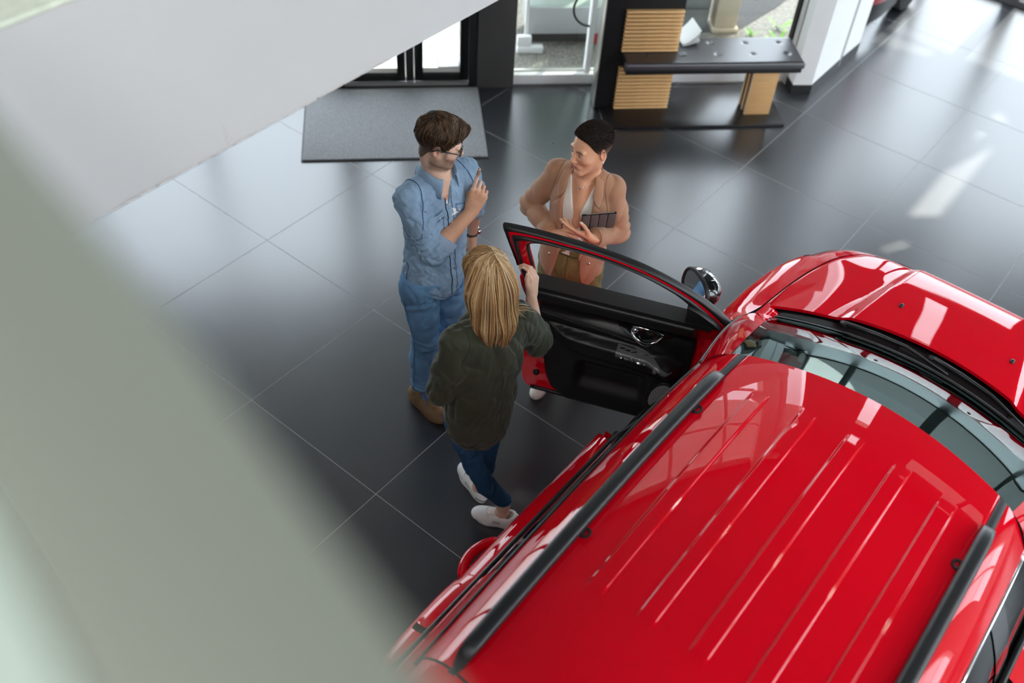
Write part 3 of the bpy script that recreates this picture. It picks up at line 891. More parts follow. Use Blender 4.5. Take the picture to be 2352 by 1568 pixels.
# folded lip at the rear edge
lip = HD[:,0,:].copy(); lip2 = lip.copy(); lip2[:,2] -= 0.02; lip2[:,1] += 0.004
b.grid(np.stack([lip2, lip], 1))
obj('hood', b, M_paint, car, auto=70)
# fender top infill beside and in front of the hood
L6 = SH[-1]
for sgn in (-1, 1):
    b = MB(); rows = []
    for Y in np.linspace(1.20, 2.33, 60):
        xo = xedge(Y); xi = min(0.715, xo-0.005)
        if Y < yrear(0.712)+0.0: xi = min(0.66, xo-0.01)
        rows.append([(X0+sgn*xo, Y, float(zlev(1.0, np.array(Y)))), (X0+sgn*(xo+xi)/2, Y, float(zlev(1.0, np.array(Y)))+0.003), (X0+sgn*xi, Y, float(zlev(1.0, np.array(Y)))+0.002), (X0+sgn*(xi-0.02), Y, float(zlev(1.0, np.array(Y)))-0.03)])
    b.grid(np.array(rows)); obj('fender_top', b, M_paint, car, auto=70, recalc=True)
b = MB()
bl = []
for x in np.linspace(-0.74, 0.74, 80):
    y0, y1 = yrear(x)+0.02, yfront(x)
    if y1 < y0: y1 = y0+0.01
    bl.append([(X0+x, y0, 0.98), (X0+x, y1, float(hood_z(np.array(x), np.array(y1)))-0.05)])
b.grid(np.array(bl)); obj('engine_bay', b, M_int, car)
for x in (-0.235, 0.30):
    y = 1.90; z = float(hood_z(np.array(x), np.array(y)))
    b = MB(); b.ball((X0+x, y, z+0.003), (0.011, 0.016, 0.008), 12, 8); b.box(X0+x-0.006, X0+x+0.006, y-0.017, y-0.008, z, z+0.008)
    obj('washer_nozzle', b, M_plast, car, smooth=True)

# ---- roof with ribs
RZ = np.polyfit([-1.06,-0.8,-0.4,0.0,0.3,0.5,0.66,0.75], [1.585,1.612,1.634,1.637,1.625,1.603,1.572,1.548], 4)
def roof_front(X): return 0.742 - 0.36*X*X
def roof_z(X, Y):
    zc = np.polyval(RZ, Y); ax = np.abs(X)
    z = zc - 0.05*(np.minimum(ax, 0.5)/0.5)**2
    e = np.clip(ax-0.5, 0, None)
    return z - 0.20*e - 4.9*e*e - 0.022*sstep(0.488, 0.496, ax)*(1-sstep(0.512, 0.52, ax))*(sstep(-1.0,-0.98,Y))
RIBS = (-0.335, -0.160, 0.015, 0.190, 0.362)
def ribs(X, Y):
    h = np.zeros_like(X)
    for c in RIBS:
        yf = 0.50 - 0.10*(c/0.36)**2*0.3
        end = sstep(-0.585, -0.545, Y)*(1-sstep(yf-0.07, yf, Y))
        h += 0.0055*sstep(-0.034, -0.024, X-c)*(1-sstep(0.022, 0.030, X-c))*end
    return h
xs = [-0.64]
x = -0.64
fine = sorted([c+d for c in RIBS for d in (-0.029, 0.026)])
while x < 0.64:
    dmin = min(abs(x-q) for q in fine)
    x += 0.0022 if dmin < 0.012 else (0.004 if 0.48 < abs(x) < 0.53 or dmin < 0.02 else 0.010)
    xs.append(min(x, 0.64))
xs = np.array(xs)
ty = np.concatenate([np.linspace(0, 0.25, 12)[:-1], np.linspace(0.25, 0.30, 10)[:-1], np.linspace(0.30, 0.80, 30)[:-1], np.linspace(0.80, 0.88, 14)[:-1], np.linspace(0.88, 1, 14)])
RF = np.zeros((len(xs), len(ty), 3))
for i, x in enumerate(xs):
    ys = -1.03 + 0.10*x*x + ty*(roof_front(x)+1.03-0.10*x*x)
    RF[i,:,0] = x+X0; RF[i,:,1] = ys
    RF[i,:,2] = roof_z(np.full(len(ys), x), ys) + ribs(np.full(len(ys), x), ys)
b = MB(); b.grid(RF[:, ::-1]); roof = obj('roof', b, M_paint, car, smooth=True, recalc=False)
b = MB(); q = RF[::4, ::3].copy(); q[:,:,2] -= 0.03; b.grid(q); obj('headliner', b, M_dash, car, smooth=True)

# ---- tailgate
def bez(p0, p1, n): return [tuple(p0[k] + (p1[k]-p0[k])*t for k in range(3)) for t in np.linspace(0, 1, n)]
b = MB(); rows = []
for x in np.linspace(-0.63, 0.63, 50):
    y0 = -1.038+0.10*x*x; z0 = float(roof_z(np.array(x), np.array(y0)))
    col = []
    for t in np.linspace(0, 1, 24):
        if t < 0.35:
            u = t/0.35; y = y0-0.30*u; z = z0 - 0.05*u - 0.02*u*u; xx = x*(1+0.02*u)
        elif t < 0.42:
            u = (t-0.35)/0.07; y = y0-0.30+0.03*u; z = z0-0.07-0.05*u; xx = x*1.02
        else:
            u = (t-0.42)/0.58; y = y0-0.27-0.29*u+0.09*(x/0.63)**2*u; z = z0-0.12-(z0-0.12-1.08)*u; xx = x*(1.02+0.13*u)
        col.append((X0+xx, y, z))
    rows.append(col)
TG = np.array(rows); b.grid(TG[:, ::-1]); tg = obj('tailgate', b, M_paint, car, auto=50)
b = MB(); g = TG[6:-6, 12:22].copy(); g[:,:,1] -= 0.006; b.grid(g[:, ::-1]); obj('rear_window', b, M_gloss, tg, smooth=True)

# ---- windscreen, cowl and pillars
def ws_bot(x): return np.array([x, 1.585-0.36*x*x, 1.052-0.02*x*x])
WSX = np.linspace(-1, 1, 40)
WS = np.zeros((40, 24, 3))
for i, u in enumerate(WSX):
    xt = u*0.545; top = np.array([xt, roof_front(xt)+0.004, float(roof_z(np.array(xt), np.array(roof_front(xt))))-0.004])
    bot = ws_bot(u*0.668)
    for j, t in enumerate(np.linspace(0, 1, 24)):
        p = top*(1-t)+bot*t
        p = p + np.array([0, 0.5, 0.86])*0.030*math.sin(math.pi*t)*(1-0.3*u*u)
        WS[i,j] = p + np.array([X0,0,0])
b = MB(); b.grid(WS); obj('windscreen', b, M_wshield, car, smooth=True)
# black ceramic border along the lower edge of the screen
b = MB(); q = WS[:, -4:].copy(); q[:,:,2] -= 0.003; b.grid(q); obj('screen_border', b, M_int, car, smooth=True)
b = MB(); q = WS[14:26, :4].copy(); q[:,:,2] -= 0.004; b.grid(q); obj('screen_sensor_band', b, M_int, car, smooth=True)
cw = []
for x in np.linspace(-0.70, 0.70, 60):
    p0 = ws_bot(x); y1 = yrear(x)+0.012
    row = []
    for t, dz in ((0, 0.004), (0.12, 0.002), (0.2, -0.022), (0.45, -0.034), (0.75, -0.040), (1.0, -0.045)):
        row.append((X0+x, p0[1]+t*(y1-p0[1]), p0[2]+dz + t*(hood_z(np.array(x), np.array(y1))-p0[2])*0.6))
    cw.append(row)
b = MB(); b.grid(np.array(cw, float)); cowl = obj('cowl_panel', b, M_plast, car, auto=35)
for sx in (-1, 1):
    x0_, x1_ = sorted((sx*0.685, sx*0.40))
    b = MB(); rows = []
    for x in np.linspace(x0_, x1_, 14):
        p0 = ws_bot(x); y0 = p0[1]+0.016; y1 = yrear(x)-0.012
        e = min(abs(x-x0_), abs(x-x1_)); hh = 0.022*min(1, e/0.03)
        zb = p0[2]-0.028
        rows.append([(X0+x, y0, zb), (X0+x, y0+0.012, zb+hh), (X0+x, y1-0.02, zb+hh), (X0+x, y1, zb)])
    b.grid(np.array(rows)); obj('cowl_cover', b, M_plast, cowl, auto=40, recalc=True)
b = MB(); rows = []
for x in np.linspace(-0.13, 0.08, 12):
    p0 = ws_bot(x); rows.append([(X0+x, p0[1]+0.05, p0[2]-0.03), (X0+x, p0[1]+0.055, p0[2]-0.012), (X0+x, p0[1]+0.095, p0[2]-0.010), (X0+x, p0[1]+0.10, p0[2]-0.03)])
b.grid(np.array(rows)); obj('cowl_cover', b, M_plast, cowl, auto=40, recalc=True)
def wiper(px, xe, lab):
    w = MB(); zc_ = lambda x, d: tuple(np.array(ws_bot(x)) + np.array([X0, d, 0.012]))
    w.tube([(X0+px, 1.665-0.4*px*px, 1.045), (X0+px+0.03, 1.655-0.4*px*px, 1.062)], [0.016, 0.013], 12)
    p0 = Vector((X0+px+0.02, 1.655-0.4*px*px, 1.064)); p1 = Vector((X0+px+0.5*(xe-px), ws_bot(px+0.5*(xe-px))[1]+0.060, 1.064)); p2 = Vector((X0+px+0.86*(xe-px), ws_bot(px+0.86*(xe-px))[1]+0.012, 1.072))
    w.tube([p0, p0.lerp(p1,0.5)+Vector((0,0,0.006)), p1, p1.lerp(p2,0.5), p2], [0.012, 0.010, 0.008, 0.0055, 0.004], 8)
    o = obj('wiper_arm', w, M_railm, car, smooth=True)
    w = MB(); xs_ = np.linspace(px+0.04, xe, 16)
    w.tube([tuple(np.array(ws_bot(x)) + np.array([X0, -0.012, 0.016])) for x in xs_], 0.0075, 6)
    obj('wiper_blade', w, M_rub, o, smooth=True)
wiper(-0.40, 0.19, '')
wiper(0.00, 0.60, '')

def strip(P, Q, n, bulge, nm, m_, parent, flip=False):
    b = MB(); rows = []
    for i in range(len(P)):
        rows.append([tuple(np.array(P[i])*(1-t)+np.array(Q[i])*t + np.array(bulge)*math.sin(math.pi*t)) for t in np.linspace(0, 1, n)])
    b.grid(np.array(rows)); return obj(nm, b, m_, parent, auto=60, recalc=False)
for sx in (-1, 1):
    t_ = np.linspace(0, 1, 20)
    A1 = []; A2 = []
    for t in t_:
        u = sx*(0.545+(0.668-0.545)*t); k = int(round(t*23))
        top = np.array([0.545*sx, roof_front(0.545), float(roof_z(np.array(0.545), np.array(roof_front(0.545))))]); bot = ws_bot(0.668*sx)
        p = top*(1-t)+bot*t + np.array([0,0.5,0.86])*0.022*math.sin(math.pi*t)
        A1.append((X0+p[0], p[1], p[2]))
        o0 = np.array([0.64*sx, 0.595, float(roof_z(np.array(0.64), np.array(0.595)))]); o1 = np.array([0.765*sx, 1.30, 1.075])
        p = o0*(1-t)+o1*t + np.array([0.25*sx, 0.3, 0.7])*0.035*math.sin(math.pi*t)
        A2.append((X0+p[0], p[1], p[2]))
    strip(A1, A2, 8, (sx*0.010, 0, 0.014), 'a_pillar', M_paint, car)
    # belt and gutter lines
    ysw = np.linspace(-1.02, 0.60, 30)
    gut = [(X0+sx*0.640, y, float(roof_z(np.array(0.64), np.array(y)))) for y in ysw]
    b = MB(); b.tube([(g_[0]+sx*0.004, g_[1], g_[2]-0.006) for g_ in gut], 0.008, 6)
    b.tube([(p[0]+sx*0.006, p[1], p[2]-0.006) for p in A2], 0.005, 6)
    obj('gutter_seal', b, M_rub if sx < 0 else M_chrome, car, smooth=True)
    def side(y0, y1, m_, nm, inset=0.0, ztop=0.0, n=10):
        P = []; Q = []
        for y in np.linspace(y0, y1, n):
            g_ = np.array([X0+sx*(0.640-inset), y, float(roof_z(np.array(0.64), np.array(min(y, 0.60))))-0.012-ztop])
            if y > 0.60: # front quarter follows the pillar
                t = (y-0.595)/(1.30-0.595); g_[2] = g_[2]*(1-t)+1.07*t; g_[0] = X0+sx*((0.64-inset)*(1-t)+(0.765-inset)*t)
            P.append(g_); Q.append(np.array([X0+sx*(0.785-inset), y, 1.098]))
        return strip(P, Q, 6, (sx*0.02, 0, 0), nm, m_, car)
    side(-1.30+0.30, -0.60, M_paint, 'c_pillar')
    side(-0.58, 0.245, M_sglass, 'rear_side_window', 0.004)
    if sx > 0:
        side(0.355, 1.16, M_sglass, 'front_side_window', 0.004, n=24)
    side(0.235, 0.36, M_gloss, 'b_pillar')
    b = MB(); b.tube([(X0+sx*0.795, y, 1.103) for y in np.linspace(-1.0, 0.335 if sx < 0 else 1.2, 20)], 0.012, 8); obj('belt_moulding', b, M_rub, car, smooth=True)
    # quarter filler down to the tailgate
    P = [(X0+sx*0.64, -1.0, float(roof_z(np.array(0.64), np.array(-1.0)))-0.01), (X0+sx*0.64, -1.30, 1.40), (X0+sx*0.72, -1.52, 1.09)]
    Q = [(X0+sx*0.785, -1.0, 1.098), (X0+sx*0.775, -1.25, 1.098), (X0+sx*0.73, -1.5, 1.09)]
    strip(P, Q, 5, (sx*0.02,0,0), 'quarter_panel', M_paint, car)
    # ditch moulding in front of the rail
    b = MB(); yy = np.linspace(-1.02, roof_front(0.504)-0.005, 60)
    rows = [[(X0+sx*0.491, y, float(roof_z(np.array(0.485), np.array(y)))-0.003), (X0+sx*0.504, y, float(roof_z(np.array(0.485), np.array(y)))+0.002), (X0+sx*0.519, y, float(roof_z(np.array(0.523), np.array(y)))+0.001)] for y in yy]
    b.grid(np.array(rows)); obj('ditch_moulding', b, M_plast, car, smooth=True)
    # roof rail
    ys = np.linspace(-1.0, 0.475, 50); b = MB(); rows = []
    for y in ys:
        e = min((y+1.0)/0.10, (0.475-y)/0.13, 1.0); e = math.sqrt(max(0, 1-(1-e)**2))
        zr = float(roof_z(np.array(0.485), np.array(y))); zt = zr + 0.003 + 0.047*e; zb_ = zr - 0.004 + (0.014*sstep(0.2, 0.9, e))
        w_ = 0.013 + 0.013*e; cx = X0+sx*0.503
        sec = []
        for a in np.linspace(0, 2*np.pi, 14, endpoint=False):
            ca, sa = math.cos(a), math.sin(a)
            sec.append((cx + w_*np.sign(ca)*abs(ca)**0.6, y, (zt+zb_)/2 + (zt-zb_)/2*np.sign(sa)*abs(sa)**0.7))
        rows.append(sec)
    b.grid(np.array(rows), closed_v=True); n_ = 14
    b.add(rows[0], [tuple(range(n_))]); b.add(rows[-1], [tuple(range(n_-1,-1,-1))])
    rl = obj('roof_rail', b, M_railm, car, auto=60, recalc=True)
    for y in (0.235, -0.43):
        zr = float(roof_z(np.array(0.465), np.array(y)))
        b = MB(); b.tube([(X0+sx*(0.470+0.012*math.cos(a)), y+0.017*math.sin(a), zr+0.016) for a in np.linspace(0, 2*np.pi, 15)], 0.0055, 6, caps=False)
        b.box(X0+sx*0.475, X0+sx*0.50, y-0.015, y+0.015, zr+0.002, zr+0.018)
        obj('tie_loop', b, M_plast, rl, auto=60)

# ---- exterior handles
for par, sx in ((rdl, -1), (rdr, 1)):
    b = MB(); pts = []
    for t in np.linspace(0, 1, 15):
        y = -0.30-0.21*t; o_ = 0.050*math.sin(math.pi*t)**0.6
        pts.append((X0+sx*(0.888+o_), y, 0.965-0.008*math.sin(math.pi*t)))
    b.tube(pts, [0.017+0.004*math.sin(math.pi*k/14) for k in range(15)], 10); obj('door_handle', b, M_paint, par, smooth=True)
    b = MB(); b.ball((X0+sx*0.888, -0.40, 0.975), (0.012, 0.062, 0.022), 16, 8); obj('handle_recess', b, M_int, par, smooth=True)
b = MB(); pts = [(X0+0.888+0.05*math.sin(math.pi*t)**0.6, 0.62-0.21*t, 0.965) for t in np.linspace(0,1,15)]
b.tube(pts, 0.017, 10); obj('door_handle', b, M_paint, fdr, smooth=True)

# ---- wheels
for sx in (-1, 1):
    for ya in (AXF, AXR):
        b = MB(); rows = []
        for a in np.linspace(0, 2*np.pi, 48, endpoint=False):
            rows.append([(X0+sx*xx, ya+r*math.cos(a), 0.33+r*math.sin(a)) for xx, r in ((0.66,0.22),(0.65,0.31),(0.68,0.33),(0.84,0.33),(0.868,0.31),(0.858,0.235),(0.80,0.225))])
        b.grid(np.array(rows), closed_u=True); w_ = obj('wheel', b, M_tyre, car, auto=40)
        b = MB(); b.disc((X0+sx*0.80, ya, 0.33), (sx,0,0), 0.228, 0.012, 32); obj('brake_disc', b, M_dgrey, w_)
        for k in range(5):
            a = 2*np.pi*k/5+0.3
            for da in (-0.17, 0.17):
                b = MB(); c0 = (X0+sx*0.842, ya+0.03*math.cos(a), 0.33+0.03*math.sin(a)); c1 = (X0+sx*0.850, ya+0.222*math.cos(a+da), 0.33+0.222*math.sin(a+da))
                b.tube([c0, c1], [0.022, 0.014], 6); obj('spoke', b, M_steel, w_, smooth=True)
        b = MB(); b.disc((X0+sx*0.835, ya, 0.33), (sx,0,0), 0.035, 0.02, 20); obj('hub_cap', b, M_steel, w_)
# arch liners
b = MB()
for sx in (-1, 1):
    for ya in (AXF, AXR):
        rows = [[(X0+sx*xx, ya+0.372*math.cos(a), max(0.22, 0.33+0.372*math.sin(a))) for xx in (0.60, 0.875)] for a in np.linspace(-0.3, math.pi+0.3, 24)]
        b.grid(np.array(rows))
obj('arch_liner', b, M_int, car)

# ---- front and rear lamps, grille
def on_shell(k, sel, out, nm, m_):
    b = MB(); i0, i1 = k
    pts = SH[i0:i1+1].copy(); idx = [j for j in range(NL) if sel(SH[(i0+i1)//2, j, 0]-X0, SH[(i0+i1)//2, j, 1])]
    if not idx: return
    # contiguous
    g = pts[:, idx]; c = np.array([X0, YC, 0])
    d = g - c; d[:,:,2] = 0; d /= np.linalg.norm(d, axis=2, keepdims=True)
    g = g + d*out; b.grid(g); return obj(nm, b, m_, car, smooth=True)
M_hl = mat('headlamp_lens', (0.55, 0.57, 0.60), rough=0.08, spec=0.8, coat=1.0)
on_shell((18, 23), lambda X, Y: Y > 2.1 and 0.40 < X < 0.86, 0.004, 'headlamp', M_hl)
on_shell((18, 23), lambda X, Y: Y > 2.1 and -0.86 < X < -0.40, 0.004, 'headlamp', M_hl)
on_shell((15, 22), lambda X, Y: Y > 2.1 and abs(X) < 0.37, 0.004, 'grille', M_gloss)
on_shell((3, 9), lambda X, Y: Y > 2.1 and abs(X) < 0.52, 0.004, 'lower_intake', M_plast)
on_shell((19, 24), lambda X, Y: Y < -1.2 and 0.50 < X < 0.87, 0.004, 'tail_lamp', M_red)
on_shell((19, 24), lambda X, Y: Y < -1.2 and -0.87 < X < -0.50, 0.004, 'tail_lamp', M_red)

# ---- interior
b = MB(); b.box(X0-0.70, X0+0.70, -1.0, 1.35, 0.30, 0.36); obj('cabin_floor', b, M_int, car)
b = MB(); rows = []
for x in np.linspace(-0.70, 0.70, 30):
    h = 0.03*math.exp(-((x+0.36)/0.17)**2)
    rows.append([(X0+x, 1.50-0.3*x*x, 1.02), (X0+x, 1.25-0.2*x*x, 1.045), (X0+x, 1.02-0.06*x*x, 1.03+h), (X0+x, 0.95-0.06*x*x, 0.98+h*0.5), (X0+x, 0.98, 0.75), (X0+x, 1.2, 0.45)])
b.grid(np.array(rows)); ds = obj('dashboard', b, M_dash, car, smooth=True)
b = MB(); b.box(X0-0.13, X0+0.13, 0.955, 0.975, 0.97, 1.09); obj('centre_screen', b, M_gloss, ds, bevel=0.006)
b = MB(); c = Vector((X0-0.36, 0.80, 0.93)); b.tube([c + Vector((0.185*math.cos(a), 0.185*math.sin(a)*0.42, 0.185*math.sin(a)*0.9)) for a in np.linspace(0, 2*np.pi, 33)], 0.014, 8, caps=False)
sw_ = obj('steering_wheel', b, M_plast, car, smooth=True)
b = MB(); b.ball(tuple(c), (0.07, 0.05, 0.06), 14, 8)
for a in (0.15, math.pi-0.15, -math.pi/2): b.tube([c, c+Vector((0.18*math.cos(a), 0.18*math.sin(a)*0.42, 0.18*math.sin(a)*0.9))], 0.014, 6)
obj('spokes', b, M_plast, sw_, smooth=True)
def soft_box(c, half, rot, e=0.35, n=16):
    b = MB(); P = np.zeros((n, 2*n, 3))
    for i, t in enumerate(np.linspace(-math.pi/2, math.pi/2, n)):
        for j, a in enumerate(np.linspace(-math.pi, math.pi, 2*n, endpoint=False)):
            f_ = lambda q: np.sign(q)*abs(q)**e
            v = Vector((half[0]*f_(math.cos(t))*f_(math.cos(a)), half[1]*f_(math.cos(t))*f_(math.sin(a)), half[2]*f_(math.sin(t))))
            P[i,j] = Vector(c) + rot @ v
    b.grid(P, closed_v=True); return b
for sx in (-1, 1):
    xx = X0+sx*0.36
    o = obj('seat', soft_box((xx, 0.42, 0.60), (0.24, 0.27, 0.10), Euler((0.12,0,0)).to_matrix()), M_seat, car, smooth=True)
    obj('backrest', soft_box((xx, 0.10, 0.95), (0.23, 0.09, 0.32), Euler((0.22,0,0)).to_matrix()), M_seat, o, smooth=True)
    obj('headrest', soft_box((xx, 0.02, 1.34), (0.13, 0.05, 0.09), Euler((0.15,0,0)).to_matrix()), M_seat, o, smooth=True)
o = obj('rear_seat', soft_box((X0, -0.55, 0.60), (0.62, 0.25, 0.10), Euler((0.1,0,0)).to_matrix()), M_seat, car, smooth=True)
obj('backrest', soft_box((X0, -0.85, 0.92), (0.62, 0.08, 0.30), Euler((0.25,0,0)).to_matrix()), M_seat, o, smooth=True)
b = MB(); b.box(X0-0.11, X0+0.11, 0.615, 0.63, 1.42, 1.48); obj('rear_view_mirror', b, M_gloss, car, bevel=0.006)

# ---- open front left door
OA = math.radians(68)
DH = np.array([1.02, 1.20, 0.0]); DD = np.array([-math.sin(OA), -math.cos(OA), 0]); DI = np.array([math.cos(OA), -math.sin(OA), 0])
def nofz(z): return np.interp(z, [0.3,0.45,0.6,0.95,1.03,1.10,1.30,1.47,1.60], [0.03,0.010,0.0,0.0,0.05,0.085,0.155,0.23,0.28])
def dp(s, z, off=0.0):
    n = float(nofz(z))+off
    return tuple(DH + DD*s + DI*n + np.array([0,0,z]))
def crv(pts, n):
    pts = np.array(pts, float); d = np.concatenate([[0], np.cumsum(np.linalg.norm(np.diff(pts, axis=0), axis=1))])
    q = np.linspace(0, d[-1], n)
    # Catmull-Rom through the points
    out = []
    for t in q:
        i = min(np.searchsorted(d, t, side='right')-1, len(pts)-2); u = (t-d[i])/(d[i+1]-d[i])
        p0 = pts[max(i-1,0)]; p1 = pts[i]; p2 = pts[i+1]; p3 = pts[min(i+2,len(pts)-1)]
        out.append(0.5*((2*p1)+(-p0+p2)*u+(2*p0-5*p1+4*p2-p3)*u*u+(-p0+3*p1-3*p2+p3)*u**3))
    return np.array(out)
zz = np.linspace(0.345, 1.165, 40)
sL = lambda z: np.interp(z, [0.345,0.36,0.40,0.47,0.6,0.95,1.165], [0.80,0.825,0.842,0.85,0.852,0.860,0.872])
sH = lambda z: np.interp(z, [0.345,0.40,0.9,1.10,1.165], [0.02,-0.02,-0.03,-0.06,-0.11])
b = MB(); n_s = 24
out_ = np.array([[dp(sH(z)+(sL(z)-sH(z))*u, z, 0.0 + 0.012*(2*u-1)**4) for u in np.linspace(0,1,n_s)] for z in zz])
inn_ = np.array([[dp(sH(z)+(sL(z)-sH(z))*u, z, 0.035) for u in np.linspace(0,1,n_s)] for z in zz])
b.grid(out_); b.grid(inn_[:, ::-1])
for e0, e1 in ((out_[:,0], inn_[:,0]), (inn_[:,-1], out_[:,-1]), (inn_[0], out_[0]), (out_[-1], inn_[-1])): b.grid(np.stack([e0, e1], 1))
door = obj('front_door_open', b, M_paint, car, auto=40, recalc=True)
tag(door, label='open red front door with black trim panel')
NP = 90
PO = crv([(0.868,1.165),(0.897,1.36),(0.918,1.50),(0.925,1.548),(0.90,1.562),(0.76,1.566),(0.572,1.551),(0.42,1.522),(0.282,1.475),(0.13,1.385),(-0.005,1.27),(-0.10,1.165)], NP)
PI_ = crv([(0.797,1.165),(0.812,1.32),(0.820,1.43),(0.812,1.475),(0.775,1.498),(0.70,1.508),(0.56,1.505),(0.43,1.482),(0.31,1.435),(0.19,1.355),(0.095,1.265),(0.02,1.165)], NP)
def fpt(i, fr, off): 
    p = PO[i]*(1-fr)+PI_[i]*fr; return dp(p[0], p[1], off)
b = MB(); rows = []
for i in range(NP):
    rows.append([fpt(i,0,0.0), fpt(i,0.5,0.0), fpt(i,1,0.004), fpt(i,1,0.034), fpt(i,0.72,0.046), fpt(i,0.42,0.040), fpt(i,0.15,0.034), fpt(i,0,0.022)])
b.grid(np.array(rows), closed_v=True); obj('window_frame', b, M_paint, door, auto=50, recalc=True)
def seal(fr0, fr1, off, i0, i1, nm='window_seal', h=0.012):
    b = MB(); rows = []
    for i in range(i0, i1):
        f0 = fr0(i) if callable(fr0) else fr0; f1 = fr1(i) if callable(fr1) else fr1
        sec = []
        for t in np.linspace(0, 1, 7):
            sec.append(fpt(i, f0+(f1-f0)*t, off + h*math.sin(math.pi*t)**0.7))
        sec.append(fpt(i, f1, off-0.012)); sec.append(fpt(i, f0, off-0.012))
        rows.append(sec)
    b.grid(np.array(rows), closed_v=True); return obj(nm, b, M_rub, door, auto=60, recalc=True)
NV = 27      # where the rear upright ends
tri = lambda i: sstep(4, 30, i)   # 0 on the upright, 1 on the roof edge
seal(lambda i: -0.05, lambda i: 0.13+0.30*tri(i), 0.012, 6, NP, 'outer_seal', 0.026)
seal(lambda i: 0.30+0.10*tri(i), lambda i: 0.50+0.28*tri(i), 0.038, 0, NP, 'inner_seal', 0.018)
seal(0.90, 1.03, 0.030, 0, NP, 'glass_run', 0.008)
# belt line pad and trim panel with armrest, pocket and grille
sTL = lambda z: np.interp(z, [0.355,0.37,0.42,0.50,0.62,0.80,0.95,1.165], [0.575,0.612,0.69,0.722,0.745,0.773,0.788,0.792])
sTH = lambda z: np.interp(z, [0.355,0.45,0.9,1.165], [0.05,0.03,0.02,0.045])
nz_, ns_ = 110, 120
S = np.zeros((nz_, ns_)); Zz = np.zeros((nz_, ns_))
for i, z in enumerate(np.linspace(0.355, 1.165, nz_)):
    S[i] = np.linspace(float(sTH(z)), float(sTL(z)), ns_); Zz[i] = z
def trim_off(s, z):
    o = 0.075 + 0*s
    o = o + 0.030*sstep(1.03, 1.09, z)                                   # upper pad
    zc = 0.915 - 0.02*sstep(0.55, 0.2, s) - 0.14*sstep(0.30, 0.06, s)     # crease running to the armrest tip
    o = o + 0.028*np.exp(-((z-zc)/0.035)**2)*sstep(0.06, 0.12, s)
    o = o - 0.020*np.exp(-((z-0.985)/0.045)**2)*sstep(0.60, 0.45, s)      # bezel hollow
    za = np.interp(s, [0.08,0.15,0.30,0.50,0.62,0.80], [0.735,0.765,0.785,0.79,0.80,0.84])
    arm = sstep(0.05, 0.13, s)*sstep(0.80, 0.60, s)
    o = o + 0.070*arm*sstep(-0.075, -0.02, z-za)*sstep(0.065, 0.045, z-za)
    o = o - 0.035*sstep(0.66, 0.60, z)*sstep(0.45, 0.53, z)*sstep(0.20, 0.25, s)*sstep(0.58, 0.52, s)   # door pocket
    o = o + 0.012*np.exp(-(((s-0.125)/0.085)**4+((z-0.545)/0.10)**4))
    e = np.minimum(np.minimum(s-sTH(z), sTL(z)-s), np.minimum(z-0.355, 1.165-z))
    return 0.050 + (o-0.050)*np.sqrt(np.clip(1-(1-np.clip(e/0.02,0,1))**2, 0, 1))
OF = trim_off(S, Zz)
P = np.array([[dp(S[i,j], Zz[i,j], OF[i,j]) for j in range(ns_)] for i in range(nz_)])
b = MB(); b.grid(P[:, ::-1])
M_trim = mat('door_trim_black', (0.0075, 0.0075, 0.0083), rough=0.46, bump=(600, 0.05, 0.001))
obj('trim_panel', b, M_trim, door, smooth=True, recalc=False)
def on_trim(s, z, d): return dp(s, z, float(trim_off(np.array(float(s)), np.array(float(z))))+d)
# stitching
st_pts = crv([(0.765,0.935),(0.645,0.925),(0.52,0.918),(0.40,0.905),(0.30,0.885)], 100)
b = MB()
for i in range(0, 99, 2):
    b.tube([on_trim(*st_pts[i], 0.0015), on_trim(*st_pts[i+1], 0.0015)], 0.0011, 5)
o = obj('stitching', b, mat('grey_thread', (0.16,0.16,0.16), 0.7), door)
# window opening lower sill (black rubber)
b = MB(); rows = [[dp(s, 1.162, -0.006), dp(s, 1.180, -0.006), dp(s, 1.182, 0.03), dp(s, 1.180, 0.085), dp(s, 1.158, 0.09)] for s in np.linspace(-0.02, 0.80, 20)]
b.grid(np.array(rows)); obj('belt_seal', b, M_rub, door, auto=50, recalc=True)
# mirror corner cover
b = MB(); tri_ = [(0.10,1.165),(0.02,1.165),(-0.06,1.165),(-0.02,1.21),(0.05,1.27),(0.105,1.30)]
b.add([dp(s, z, 0.075) for s, z in tri_] + [dp(s, z, 0.01) for s, z in tri_], [(0,1,2,3,4,5),(11,10,9,8,7,6)] + [(i,(i+1)%6,6+(i+1)%6,6+i) for i in range(6)])
obj('mirror_corner', b, M_plast, door, recalc=True, bevel=0.004)
b = MB(); b.add([dp(0.115,1.09,0.112), dp(-0.01,1.08,0.110), dp(-0.015,1.17,0.085), dp(0.11,1.17,0.085)], [(0,1,2,3)])
# handle bezel and chrome pull
bz = crv([(0.405,0.958),(0.36,0.985),(0.26,0.992),(0.18,0.982),(0.13,0.955),(0.18,0.925),(0.27,0.912),(0.36,0.925),(0.405,0.958)], 48)
b = MB(); cen = on_trim(0.265, 0.952, -0.004)
b.add([on_trim(s, z, 0.004) for s, z in bz[:-1]] + [cen], [(i, (i+1)%47, 47) for i in range(47)]); obj('handle_bezel', b, M_gloss, door, smooth=True)
hp = crv([(0.325,0.972),(0.312,0.990),(0.25,0.987),(0.192,0.970),(0.180,0.955),(0.208,0.915),(0.250,0.905),(0.300,0.925),(0.325,0.942),(0.325,0.972)], 60)
b = MB(); b.tube([on_trim(s, z, 0.020) for s, z in hp], [0.0075+0.004*(1 if z < 0.935 else 0) for s, z in hp], 8, caps=False)
b.ball(on_trim(0.312, 0.957, 0.020), 0.017, 12, 8)
obj('door_pull', b, M_chrome, door, smooth=True); 
